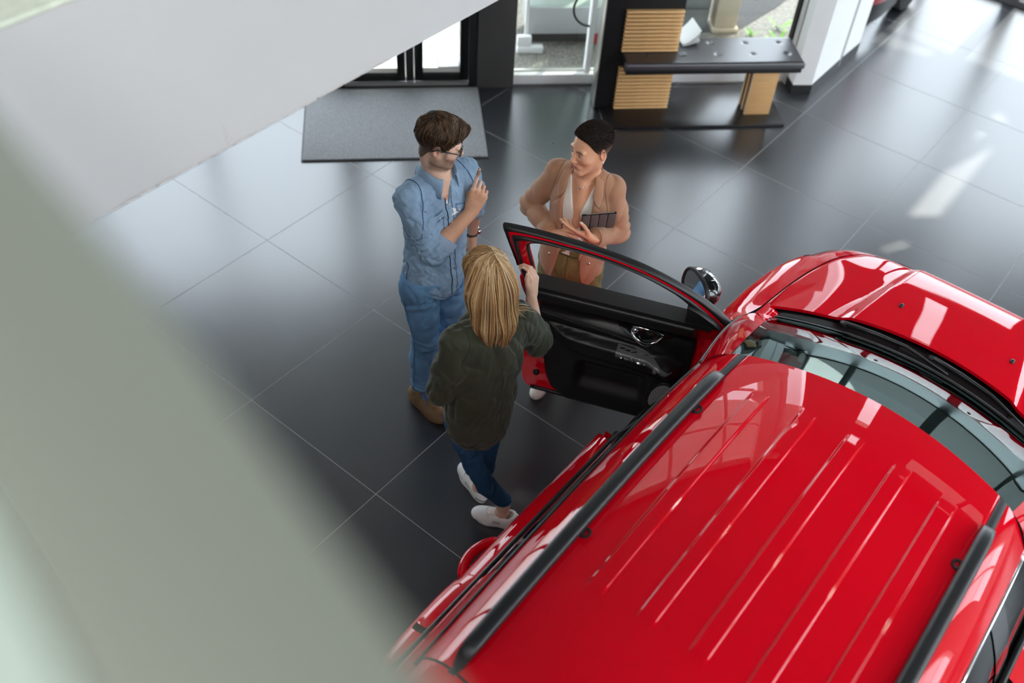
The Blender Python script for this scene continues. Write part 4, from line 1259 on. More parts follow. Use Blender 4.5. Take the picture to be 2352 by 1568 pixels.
# switch panel
sp = crv([(0.375,0.805),(0.375,0.838),(0.25,0.832),(0.15,0.812),(0.105,0.785),(0.15,0.790),(0.25,0.797),(0.375,0.805)], 30)
b = MB(); b.add([on_trim(s, z, 0.002) for s, z in sp[:-1]], [tuple(range(29))]); 
arm_z = lambda s: np.interp(s, [0.10,0.15,0.25,0.375], [0.785,0.800,0.814,0.821])
def arm_top(s, z, d): return dp(s, z, 0.148 + d)
swp = MB(); ss = np.linspace(0.100, 0.378, 26)
zlo = lambda s: float(arm_z(s))-0.010+0.012*float(sstep(0.16,0.10,s)); zhi = lambda s: float(arm_z(s))+0.026-0.018*float(sstep(0.22,0.10,s))
swp.grid(np.array([[on_trim(s, zlo(s)+(zhi(s)-zlo(s))*t, 0.005) for t in np.linspace(0,1,5)] for s in ss]))
swo = obj('switch_panel', swp, mat('switch_panel_grey', (0.10,0.10,0.105), 0.35, spec=0.6), door, smooth=True)
def sw_box(s, w_, t0, t1, h_, m_, nm):
    z0 = zlo(s)+(zhi(s)-zlo(s))*t0; z1 = zlo(s)+(zhi(s)-zlo(s))*t1
    b = MB(); b.v = [on_trim(s+q*w_, z, l) for l in (0.003, h_) for q, z in ((-0.5,z0),(0.5,z0),(0.5,z1),(-0.5,z1))]
    b.f = [(0,3,2,1),(4,5,6,7),(0,1,5,4),(1,2,6,5),(2,3,7,6),(3,0,4,7)]
    return obj(nm, b, m_, door, bevel=0.0012, recalc=True)
for s, w_ in ((0.352,0.024),(0.325,0.024),(0.296,0.024)): sw_box(s, w_, 0.10, 0.92, 0.011, M_gloss, 'window_switch')
sw_box(0.262, 0.020, 0.10, 0.92, 0.012, M_silver, 'window_switch'); sw_box(0.236, 0.018, 0.10, 0.92, 0.009, M_gloss, 'window_switch')
for s, t in ((0.352,0.3),(0.352,0.7),(0.330,0.5),(0.318,0.35),(0.300,0.7),(0.292,0.3),(0.262,0.3),(0.262,0.7)):
    z = zlo(s)+(zhi(s)-zlo(s))*t; b = MB(); b.ball(on_trim(s, z, 0.0125), (0.0026,0.0026,0.0012), 6, 4); obj('switch_symbol', b, M_sill, door)
s = 0.180; z = (zlo(s)+zhi(s))/2; p0 = Vector(on_trim(s, z, 0.005)); p1 = Vector(on_trim(s, z, 0.020))
b = MB(); b.tube([p0, p1], [0.0105, 0.0085], 16); obj('mirror_knob', b, M_silver, door, auto=50)
for a in np.linspace(0, 2*np.pi, 6, endpoint=False):
    b = MB(); b.ball(on_trim(s+0.017*math.cos(a), z+0.010*math.sin(a), 0.0062), (0.0014,0.0014,0.0008), 6, 4); obj('switch_symbol', b, M_sill, door)
# speaker grille
sg = crv([(0.195,0.505),(0.185,0.575),(0.150,0.632),(0.10,0.645),(0.06,0.60),(0.045,0.52),(0.06,0.470),(0.12,0.455),(0.18,0.465),(0.195,0.505)], 40)
b = MB(); cc = sg[:-1].mean(axis=0)
rings = [[on_trim(*(cc+(p-cc)*f_), d) for p in sg[:-1]] for f_, d in ((1.0,0.002),(0.93,0.007),(0.86,0.003))]
b.grid(np.array(rings), closed_v=True); obj('speaker_rim', b, M_trim, door, smooth=True)
b = MB(); pts = [on_trim(*(cc+(p-cc)*0.88), 0.002) for p in sg[:-1]]; b.add(pts+[on_trim(*cc, 0.006)], [(i,(i+1)%39,39) for i in range(39)])
def mesh_mat(name):
    mt = mat(name, (0.10,0.10,0.105), 0.45, metal=0.3)
    nt = mt.node_tree; n = nt.nodes; l = nt.links; bs = n['Principled BSDF']
    tc = n.new('ShaderNodeTexCoord'); w_ = n.new('ShaderNodeTexVoronoi'); w_.inputs['Scale'].default_value = 260; w_.inputs['Randomness'].default_value = 0.0
    l.new(tc.outputs['Object'], w_.inputs['Vector']); cr = n.new('ShaderNodeValToRGB')
    cr.color_ramp.elements[0].position = 0.30; cr.color_ramp.elements[0].color = (0.02,0.02,0.021,1); cr.color_ramp.elements[1].position = 0.42; cr.color_ramp.elements[1].color = (0.34,0.34,0.345,1)
    l.new(w_.outputs['Distance'], cr.inputs[0]); l.new(cr.outputs[0], bs.inputs['Base Color']); return mt
obj('speaker_grille', b, mesh_mat('speaker_mesh'), door, smooth=True)
# rubber bung and latch on the exposed red sill corner
b = MB(); c = Vector(dp(0.765, 0.475, 0.056)); nI = Vector(DI); b.tube([c, c+nI*0.012, c+nI*0.020], [0.016, 0.016, 0.009], 14); obj('rubber_bung', b, M_rub, door, auto=50)
b = MB(); b.tube([dp(s, 0.347, 0.035) for s in np.linspace(0.03, 0.79, 20)], 0.012, 8); obj('bottom_seal', b, M_rub, door, smooth=True)
# outer mirror
nrm3 = lambda v: v/np.linalg.norm(v)
mc = Vector(dp(0.085, 1.215, -0.13))
b = MB(); P = np.zeros((20, 28, 3)); md = Vector(nrm3(DD+0.75*DI+np.array([0,0,0.15]))); mz_ = Vector((0,0,1)); mz_ = (mz_-md*mz_.dot(md)).normalized(); mi_ = mz_.cross(md); mi_ = mi_ if mi_.dot(-Vector(DI)) > 0 else -mi_
for i, t in enumerate(np.linspace(0, math.pi/2, 20)):
    for j, a in enumerate(np.linspace(0, 2*math.pi, 28, endpoint=False)):
        f_ = lambda q: np.sign(q)*abs(q)**0.75
        r_ = math.cos(t)**0.55
        P[i,j] = mc + mi_*(0.105*r_*f_(math.cos(a))) + mz_*(0.075*r_*f_(math.sin(a))) - md*(0.095*math.sin(t))
b.grid(P, closed_v=True); mr_ = obj('mirror_housing', b, M_gloss, door, smooth=True)
b = MB(); rows = [[tuple(mc + mi_*(0.105*q*f_(math.cos(a))) + mz_*(0.075*q*f_(math.sin(a))) + md*d) for a in np.linspace(0, 2*math.pi, 28, endpoint=False)] for q, d in ((1.0,0.0),(1.02,0.012),(0.96,0.022),(0.88,0.016))]
b.grid(np.array(rows), closed_v=True); obj('mirror_rim', b, M_plast, mr_, smooth=True)
b = MB(); ring_ = [tuple(mc + mi_*(0.105*0.9*f_(math.cos(a))) + mz_*(0.075*0.9*f_(math.sin(a))) + md*0.014) for a in np.linspace(0, 2*math.pi, 28, endpoint=False)]
b.add(ring_, [tuple(range(28))]); obj('mirror_glass', b, mat('mirror_silver', (0.8,0.8,0.8), 0.03, metal=1.0), mr_)
b = MB(); b.tube([dp(0.05,1.20,-0.01), dp(0.06,1.185,-0.06), tuple(mc + mz_*-0.05)], [0.03,0.024,0.03], 10); obj('mirror_arm', b, M_plast, mr_, smooth=True)
# ================================================================== people: implicit surfaces meshed with surface nets
def axis(lo, hi, fine, zones=None, coarse=None):
    if not zones: return np.arange(lo, hi+fine, fine)
    v = [lo]
    while v[-1] < hi:
        q = v[-1]; st = fine if any(a-1e-6 <= q <= b_ for a, b_ in zones) else coarse
        if st == coarse:
            nxt = [a for a, b_ in zones if a > q]
            if nxt and q+coarse > min(nxt): st = max(min(nxt)-q, fine)
        v.append(q+st)
    return np.array(v)
V3 = lambda *a: np.array(a, float)
def nrm(v): v = np.asarray(v, float); return v/np.linalg.norm(v)
def smin(a, b_, k):
    if k <= 0: return np.minimum(a, b_)
    h = np.clip(0.5+0.5*(b_-a)/k, 0, 1)
    return b_ + (a-b_)*h - k*h*(1-h)
class Field:
    def __init__(s, xs, ys, zs):
        s.ax = [np.asarray(q, np.float32) for q in (xs, ys, zs)]
        s.d = np.full([len(q) for q in s.ax], 0.15, np.float32)
    def sl(s, lo, hi):
        r = []
        for i in range(3):
            a = max(0, np.searchsorted(s.ax[i], lo[i])-1); b_ = min(len(s.ax[i]), np.searchsorted(s.ax[i], hi[i])+1)
            r.append(slice(a, max(b_, a)))
        return tuple(r)
    def P(s, sl):
        return s.ax[0][sl[0]][:,None,None], s.ax[1][sl[1]][None,:,None], s.ax[2][sl[2]][None,None,:]
    def put(s, sl, dn, k, sub=False):
        cur = s.d[sl]
        if sub: s.d[sl] = -smin(-cur, dn, k)
        else: s.d[sl] = smin(cur, dn, k)
    def cone(s, a, b_, ra, rb=None, k=0.01, sub=False, flat=None):
        """capsule from a to b with radii ra, rb; flat=(dir, f): distances along dir are divided by f"""
        a = np.asarray(a, np.float32); b_ = np.asarray(b_, np.float32); rb = ra if rb is None else rb
        m = max(ra, rb)*(max(1, flat[1]) if flat else 1) + k + 0.03
        sl = s.sl(np.minimum(a, b_)-m, np.maximum(a, b_)+m)
        if any(q.stop <= q.start for q in sl): return s
        X, Y, Z = s.P(sl)
        if flat:
            e = nrm(flat[0]).astype(np.float32); f = flat[1]
            g = (1.0/f - 1.0)
            pe = (X*e[0]+Y*e[1]+Z*e[2])
            mx = (a+b_)/2; me = float(mx@e)
            X = X + g*(pe-me)*e[0]; Y = Y + g*(pe-me)*e[1]; Z = Z + g*(pe-me)*e[2]
            a = a + g*(float(a@e)-me)*e; b_ = b_ + g*(float(b_@e)-me)*e
        d = b_-a; L2 = float(d@d)+1e-12
        t = np.clip(((X-a[0])*d[0]+(Y-a[1])*d[1]+(Z-a[2])*d[2])/L2, 0, 1)
        q = np.sqrt((X-a[0]-t*d[0])**2+(Y-a[1]-t*d[1])**2+(Z-a[2]-t*d[2])**2) - (ra+(rb-ra)*t)
        if flat: q = q*min(1.0, flat[1])
        s.put(sl, q, k, sub); return s
    def chain(s, pts, rs, k=0.008, **kw):
        for i in range(len(pts)-1): s.cone(pts[i], pts[i+1], rs[i], rs[i+1], k, **kw)
        return s
    def ell(s, c, r, R=None, k=0.01, sub=False):
        c = np.asarray(c, np.float32); m = max(r)+k+0.03
        sl = s.sl(c-m, c+m)
        if any(q.stop <= q.start for q in sl): return s
        X, Y, Z = s.P(sl); X = X-c[0]; Y = Y-c[1]; Z = Z-c[2]
        if R is None: R = np.eye(3)
        k0 = 0; k1 = 0
        for i in range(3):
            q = X*float(R[i][0])+Y*float(R[i][1])+Z*float(R[i][2])
            k0 = k0 + (q/r[i])**2; k1 = k1 + (q/r[i]**2)**2
        k0 = np.sqrt(k0); k1 = np.sqrt(k1)+1e-9
        s.put(sl, k0*(k0-1)/k1, k, sub); return s
    def cut(s, fn, k=0.0):
        """keep where fn(X,Y,Z) < 0"""
        X, Y, Z = s.P((slice(None),)*3)
        s.d = (-smin(-s.d, -(fn(X, Y, Z)+0*s.d).astype(np.float32), k)).astype(np.float32); return s
    def displace(s, fn, band=0.03):
        i, j, k = np.where(np.abs(s.d) < band)
        s.d[i,j,k] += fn(s.ax[0][i], s.ax[1][j], s.ax[2][k]).astype(np.float32); return s
    def sample(s, p):
        f = []
        for i in range(3):
            t = np.interp(p[i], s.ax[i], np.arange(len(s.ax[i]))); f.append(t)
        i0 = [min(int(t), len(s.ax[n])-2) for n, t in enumerate(f)]; w = [f[n]-i0[n] for n in range(3)]
        c = s.d[i0[0]:i0[0]+2, i0[1]:i0[1]+2, i0[2]:i0[2]+2]
        c = c[0]*(1-w[0])+c[1]*w[0]; c = c[0]*(1-w[1])+c[1]*w[1]; return float(c[0]*(1-w[2])+c[1]*w[2])
    def snap(s, p, d, lift=0.0, far=0.25):
        """march from outside along d (inwards) to the surface"""
        d = nrm(d); p = np.asarray(p, float); q = p - d*far; go = 0.0
        for _ in range(120):
            v = s.sample(q)
            if abs(v) < 0.0006: return q - d*lift
            st = float(np.clip(v, -0.02, 0.02))*0.8
            q = q + d*st; go += st
            if go > far + 0.12: break
        return p - d*lift
    def mesh(s):
        d = s.d; ins = d < 0
        n = [q-1 for q in d.shape]
        cnt = np.zeros(n, np.int8)
        for a in (0,1):
            for b_ in (0,1):
                for c in (0,1): cnt += ins[a:a+n[0], b_:b_+n[1], c:c+n[2]]
        act = np.argwhere((cnt > 0) & (cnt < 8))
        I = act.T
        idx = np.full(n, -1, np.int32); idx[I[0], I[1], I[2]] = np.arange(len(act))
        acc = np.zeros((len(act), 3), np.float64); num = np.zeros(len(act))
        C = {}
        for a in (0,1):
            for b_ in (0,1):
                for c in (0,1): C[(a,b_,c)] = d[I[0]+a, I[1]+b_, I[2]+c].astype(np.float64)
        for ax_ in range(3):
            for u in (0,1):
                for v in (0,1):
                    p0 = [0,0,0]; o = [q for q in range(3) if q != ax_]; p0[o[0]] = u; p0[o[1]] = v
                    p1 = list(p0); p1[ax_] = 1
                    d0 = C[tuple(p0)]; d1 = C[tuple(p1)]
                    m_ = (d0 < 0) != (d1 < 0)
                    t = np.where(m_, d0/(d0-d1+1e-12*(~m_)+(d0==d1)*1e-9), 0)
                    q = np.zeros((len(act), 3)); q[:, o[0]] = u; q[:, o[1]] = v; q[:, ax_] = t
                    acc[m_] += q[m_]; num[m_] += 1
        pos = act + acc/num[:,None]
        V = np.stack([np.interp(pos[:,i], np.arange(len(s.ax[i])), s.ax[i]) for i in range(3)], -1)
        F = []
        for ax_ in range(3):
            o = [q for q in range(3) if q != ax_]
            sl0 = [slice(None)]*3; sl1 = [slice(None)]*3; sl0[ax_] = slice(0, -1); sl1[ax_] = slice(1, None)
            a_, b_ = ins[tuple(sl0)], ins[tuple(sl1)]
            e = np.argwhere(a_ != b_)
            e = e[(e[:,o[0]] > 0) & (e[:,o[1]] > 0) & (e[:,o[0]] < d.shape[o[0]]-1) & (e[:,o[1]] < d.shape[o[1]]-1)]
            if len(e) == 0: continue
            flip = a_[e[:,0], e[:,1], e[:,2]]
            if ax_ == 1: flip = ~flip
            def g(du, dv):
                q = e.copy(); q[:,o[0]] -= du; q[:,o[1]] -= dv; return idx[q[:,0], q[:,1], q[:,2]]
            Q = np.stack([g(0,0), g(1,0), g(1,1), g(0,1)], -1)
            Q[~flip] = Q[~flip][:, ::-1]
            F.append(Q)
        F = np.concatenate(F)
        F = F[(F >= 0).all(axis=1)]
        return V, F
def smooth_mesh(V, F, it=2, lam=0.5):
    n = len(V); e = np.concatenate([F[:, [0,1]], F[:, [1,2]], F[:, [2,3]], F[:, [3,0]]])
    for _ in range(it):
        S_ = np.zeros_like(V); c = np.zeros(n)
        for a, b_ in ((0,1),(1,0)):
            for k in range(3): S_[:,k] += np.bincount(e[:,a], weights=V[e[:,b_],k], minlength=n)
            c += np.bincount(e[:,a], minlength=n)
        V = V + lam*(S_/np.maximum(c,1)[:,None]-V)
    return V
def fast_mesh(name, V, F, smooth=True, col=None):
    me = bpy.data.meshes.new(name)
    F = np.asarray(F, np.int32); k = F.shape[1]
    me.vertices.add(len(V)); me.vertices.foreach_set('co', np.asarray(V, np.float32).ravel())
    me.loops.add(F.size); me.loops.foreach_set('vertex_index', F.ravel())
    me.polygons.add(len(F)); me.polygons.foreach_set('loop_start', np.arange(0, F.size, k, dtype=np.int32))
    me.polygons.foreach_set('use_smooth', np.full(len(F), smooth))
    me.update(calc_edges=True)
    if col is not None:
        ca = me.color_attributes.new('Col', 'FLOAT_COLOR', 'POINT')
        c4 = np.ones((len(V), 4), np.float32); c4[:, :3] = col; ca.data.foreach_set('color', c4.ravel())
    return me
def field_obj(name, F_, material, parent, it=1, colfn=None):
    V, Q = F_.mesh()
    if it: V = smooth_mesh(V, Q, it)
    me = fast_mesh(name, V, Q, True, colfn(V) if colfn else None)
    return link(name, me, material, parent)
def folds(amp, seed, freq, stretch=(1,1,1), ridge=False):
    rg = np.random.default_rng(seed)
    K = rg.normal(size=(7,3)); K /= np.linalg.norm(K, axis=1, keepdims=True); K *= (freq*rg.uniform(0.6,1.5,7))[:,None]; K *= np.array(stretch)
    ph = rg.uniform(0, 6.28, 7); w = rg.normal(size=(3,3))*freq*0.35
    def fn(x, y, z):
        xx = x + 0.02*np.sin(w[0,0]*x+w[0,1]*y+w[0,2]*z); zz = z + 0.02*np.sin(w[1,0]*x+w[1,1]*y+w[1,2]*z)
        o = 0
        for i in range(7): o = o + np.sin(K[i,0]*xx+K[i,1]*y+K[i,2]*zz+ph[i])
        o = o/3.2
        if ridge: o = 1-2*np.abs(np.clip(o,-1,1))**0.7
        return amp*o
    return fn
def frame_from(fwd, up=(0,0,1)):
    f = nrm(fwd); r = nrm(np.cross(f, up)); u = np.cross(r, f); return r, f, u      # right, forward, up

# ---- head ---------------------------------------------------------------
class Head:
    def __init__(s, c, fwd, up=(0,0,1), scale=1.0):
        s.c = np.asarray(c, float); s.r, s.f, s.u = frame_from(fwd, up); s.s = scale
    def w(s, x, y, z): return s.c + s.s*(s.r*x+s.f*y+s.u*z)
    def loc(s, V): q = (V-s.c)/s.s; return np.stack([q@s.r, q@s.f, q@s.u], -1)
    def R(s): return np.array([s.r, s.f, s.u])
    def build(s, F, fem=False):
        S = s.s; R = s.R(); E = lambda c, r, k=0.01, sub=False, R_=None: F.ell(s.w(*c), [q*S for q in r], R if R_ is None else R_, k*S, sub)
        C = lambda a, b_, ra, rb, k=0.01, sub=False: F.cone(s.w(*a), s.w(*b_), ra*S, rb*S, k*S, sub)
        E((0,-0.012,0.032), (0.074,0.096,0.086), 0.0)
        E((0,0.030,-0.020), (0.062,0.066,0.078), 0.03)
        jw = 0.050 if fem else 0.056
        for sx in (-1,1):
            C((sx*jw,0.005,-0.058), (sx*0.014,0.074,-0.100), 0.020, 0.016, 0.022)
            C((sx*jw*1.05,-0.005,-0.02), (sx*jw,0.004,-0.058), 0.020, 0.020, 0.02)
            E((sx*0.040,0.058,-0.022), (0.024,0.026,0.022), 0.02)
        E((0,0.079,-0.100), (0.020,0.015,0.014), 0.014)
        E((0,0.080,-0.066), (0.026,0.016,0.020), 0.012)
        for sx in (-1,1): E((sx*0.030,0.077,0.024), (0.026,0.013,0.010), 0.012)
        for sx in (-1,1): E((sx*0.031,0.093,0.003), (0.016,0.012,0.0095), 0.008, True)
        C((0,0.088,0.012), (0,0.111,-0.028), 0.0075, 0.0105, 0.010)
        for sx in (-1,1): E((sx*0.011,0.099,-0.034), (0.0075,0.010,0.007), 0.006)
        # eyelids
        for sx in (-1,1):
            E((sx*0.031,0.0755,0.0045), (0.0145,0.0115,0.0105), 0.004)
            E((sx*0.031,0.0885,-0.0005), (0.0125,0.006,0.0040), 0.002, True)
        # lips
        ph = 0.0035 if fem else 0.0020
        for dz, ry, rz, rx in ((-0.0595,0.011,0.0050+ph*0.3,0.021), (-0.0700,0.0105,0.0058+ph*0.4,0.018)):
            E((0,0.0905-(0.0 if fem else 0.002),dz), (rx,ry,rz), 0.003)
        E((0,0.1020,-0.0648), (0.020,0.006,0.0016), 0.002, True)
        # ears
        for sx in (-1,1):
            a = nrm(s.r*sx*1.0 + s.f*-0.45)
            R_ = np.array([a, nrm(np.cross(s.u, a)), s.u])
            E((sx*0.077,-0.012,-0.004), (0.009,0.019,0.031), 0.004, False, R_)
            E((sx*0.0835,-0.008,0.001), (0.006,0.011,0.019), 0.003, True, R_)
    def eyes(s, parent, skin_iris, lid):
        for sx in (-1,1):
            c = s.w(sx*0.031, 0.0775, 0.0010); r = 0.0108*s.s
            b = MB(); b.ball(c, (r,r,r), 16, 12); o = obj('eye', b, M_eye, parent, smooth=True)
            b = MB(); d = nrm(s.f*1.0 + s.u*-0.25 + s.r*(0.25 if sx else 0)); b.ball(c+d*r*0.72, (r*0.46,)*3, 12, 8); obj('iris', b, skin_iris, o, smooth=True)
            # lash line
            b = MB(); pts = [s.w(sx*0.031+0.0135*q, 0.0885-0.0035*q*q, 0.0040+0.0015*(1-q*q)-0.0025*max(0,q*sx)) for q in np.linspace(-1,1,9)]
            b.tube(pts, [0.0006,0.0011,0.0013,0.0014,0.0014,0.0014,0.0013,0.0012,0.0008], 5); obj('lashes', b, lid, o, smooth=True)

def hair_cap(H, xs, ys, zs, thick, line, fem=False, extra=None, soft=0.005, rough=None, pre=None):
    """hair hugging the skull: the head itself grown by thick(L) and kept above line(L)"""
    F = Field(xs, ys, zs); H.build(F, fem)
    if pre: pre(F)
    X, Y, Z = F.P((slice(None),)*3)
    q = [X-H.c[0], Y-H.c[1], Z-H.c[2]]
    L = [sum(q[i]*float(a_[i]) for i in range(3))/H.s for a_ in (H.r, H.f, H.u)]
    L = np.stack(np.broadcast_arrays(*L), -1).astype(np.float32)
    # leave the ears out of the grown volume
    ear = np.exp(-(((np.abs(L[...,0])-0.085)/0.012)**2+((L[...,1]+0.010)/0.022)**2+((L[...,2]+0.004)/0.034)**2)**2)
    F.d = (F.d - thick(L) + 0.03*ear).astype(np.float32)
    if extra: extra(F)
    if rough: F.displace(rough, 0.03)
    F.d = (-smin(-F.d, line(L)*0.8, soft)).astype(np.float32)
    return F

# ---- hand ---------------------------------------------------------------
def hand(F, wrist, u, n, scale=1.0, right=True, curl=((0.1,0.2,0.2),)*4, spread=0.06, thumb=None, tips=None):
    """u: towards the fingers, n: out of the back of the hand; returns finger tip list"""
    w = np.asarray(wrist, float); u = nrm(u); n = nrm(np.asarray(n, float)-u*np.dot(n, u)); sd = np.cross(u, n)     # towards the little finger on a right hand
    if not right: sd = -sd
    S = scale; tipsout = []
    base = [(0.088,-0.027),(0.092,-0.008),(0.087,0.011),(0.079,0.028)]
    ln = [(0.043,0.026,0.021),(0.047,0.029,0.022),(0.043,0.027,0.021),(0.034,0.021,0.019)]
    rd = [0.0088,0.0090,0.0086,0.0076]
    for (L, o) in base:
        F.cone(w+u*0.004*S+sd*o*0.45*S, w+u*(L-0.006)*S+sd*o*S, 0.0155*S, 0.0118*S, 0.010*S)
    F.cone(w-u*0.02*S, w+u*0.03*S, 0.022*S, 0.020*S, 0.012*S, flat=(n, 0.72))
    F.cone(w+u*0.02*S-n*0.006*S+sd*-0.016*S, w+u*0.055*S-n*0.006*S+sd*-0.022*S, 0.016*S, 0.012*S, 0.010*S)
    for i in range(4):
        p = w+u*base[i][0]*S+sd*base[i][1]*S; ang = 0.0
        dirb = nrm(u + sd*spread*(i-1.2))
        first = True
        for j in range(3):
            ang += curl[i][j]
            d = dirb*math.cos(ang) - n*math.sin(ang)
            q = p+d*ln[i][j]*S
            F.cone(p, q, rd[i]*S*(1-0.09*j), rd[i]*S*(1-0.09*(j+1)), 0.006*S if first else 0.0015)
            first = False; p = q
        tipsout.append((p, d, nrm(np.cross(np.cross(d, n), d)) if abs(np.dot(d,n)) < 0.99 else u))
    th = thumb or (nrm(u*0.75 - sd*0.6 - n*0.25), nrm(u*0.9 - sd*0.2 - n*0.3), nrm(u*0.95 - n*0.2))
    p = w+u*0.020*S-sd*0.016*S-n*0.004*S
    for d, l, r0, r1, k in ((th[0],0.046,0.0150,0.0118,0.012),(th[1],0.034,0.0112,0.0100,0.003),(th[2],0.028,0.0102,0.0082,0.002)):
        q = p+nrm(d)*l*S; F.cone(p, q, r0*S, r1*S, k*S); p = q
    tipsout.append((p, nrm(th[2]), None))
    return tipsout
def nail(p, d, nn, parent, material, r=0.0055):
    d = nrm(d); nn = nrm(nn-d*np.dot(nn, d)); s_ = np.cross(d, nn); b = MB()
    b.ball(p + nn*0.0062 - d*0.001, (r*0.85, r*1.25, 0.0016), 10, 6, Matrix((tuple(s_), tuple(d), tuple(nn))).transposed()); return obj('fingernail', b, material, parent, smooth=True)

# ---- hair strands -------------------------------------------------------
def strands(name, paths, rad, cols, material, parent, seg=3):
    """paths: list of (k,3) arrays -> one mesh of tapered tubes"""
    V = []; Fq = []; Cc = []; o = 0
    for p, c in zip(paths, cols):
        k = len(p); t = np.gradient(p, axis=0); t /= np.linalg.norm(t, axis=1, keepdims=True)+1e-9
        up = np.cross(t, np.array([0.31,0.52,0.79])); up /= np.linalg.norm(up, axis=1, keepdims=True)+1e-9; sd = np.cross(t, up)
        rr_ = rad*np.interp(np.linspace(0,1,k), [0,0.15,0.75,1], [0.7,1,0.9,0.12])
        for j in range(seg):
            a = 2*np.pi*j/seg; V.append(p+(up*np.cos(a)+sd*np.sin(a))*rr_[:,None])
        i = np.arange(k-1)
        for j in range(seg):
            j2 = (j+1) % seg; Fq.append(np.stack([o+j*k+i, o+j*k+i+1, o+j2*k+i+1, o+j2*k+i], -1))
        Cc.append(np.tile(c, (k*seg, 1))); o += k*seg
    me = fast_mesh(name, np.concatenate(V), np.concatenate(Fq), True, np.concatenate(Cc))
    ob = link(name, me, material, parent); return ob

def shoe(parent, heel, toe, name, M_up, M_sole, ankle_h=0.085, width=0.047, sole_h=0.028, chukka=False, label=None):
    heel = np.asarray(heel, float); toe = np.asarray(toe, float); heel[2] = 0; toe[2] = 0
    L = np.linalg.norm(toe-heel); f = (toe-heel)/L; r = np.array([f[1], -f[0], 0]); 
    at = lambda x, y, z: heel + f*(y*L) + r*x + np.array([0,0,z])
    lo = np.minimum(heel, toe)-0.09; hi = np.maximum(heel, toe)+0.09
    F = Field(axis(lo[0], hi[0], 0.004), axis(lo[1], hi[1], 0.004), axis(-0.01, 0.20, 0.004))
    R = np.array([r, f, [0,0,1]])
    F.ell(at(0,0.16,0.050), (width*0.74, 0.055, 0.055), R, 0.0)
    F.ell(at(0,0.42,0.045), (width*0.82, 0.085, 0.052), R, 0.03)
    F.ell(at(0.002,0.72,0.034), (width*0.98, 0.080, 0.040), R, 0.03)
    F.ell(at(0,0.88,0.030), (width*0.80, 0.042, 0.032), R, 0.02)
    F.cone(at(0,0.20,0.05), at(0,0.22,ankle_h), width*0.78, width*0.72, 0.02)
    F.cone(at(0,0.30,0.06), at(0,0.55,0.058), 0.030, 0.022, 0.02)
    F.cone(at(0,0.205,ankle_h-0.01), at(0,0.215,ankle_h+0.06), width*0.58, width*0.62, 0.004, sub=True)
    F.cut(lambda X, Y, Z: np.maximum(sole_h*0.55-Z, Z-(ankle_h+0.004)), 0.003)
    up = field_obj(name, F, M_up, parent, 1)
    # sole outline
    def outline(z, g):
        pts = []
        for a in np.linspace(0, 2*np.pi, 40, endpoint=False):
            y = 0.5-0.5*math.cos(a); side_ = math.sin(a)
            wv_ = width*np.interp(y, [0,0.06,0.2,0.42,0.70,0.88,0.97,1], [0.30,0.62,0.76,0.72,1.0,0.86,0.5,0.25])
            sgn = 1 if side_ >= 0 else -1
            e = abs(side_)**0.35
            pts.append(at(sgn*(wv_*e+g), y*(1+2*g/L)-g/L, z))
        return pts
    b = MB(); rows = [outline(0.0, -0.002), outline(0.003, 0.002), outline(sole_h*0.5, 0.004), outline(sole_h*0.9, 0.003), outline(sole_h, 0.0)]
    b.grid(np.array(rows), closed_v=True); b.add(rows[0], [tuple(range(39,-1,-1))]); b.add(rows[-1], [tuple(range(40))])
    obj('sole', b, M_sole, up, auto=50, recalc=True)
    # laces
    return up, F, at

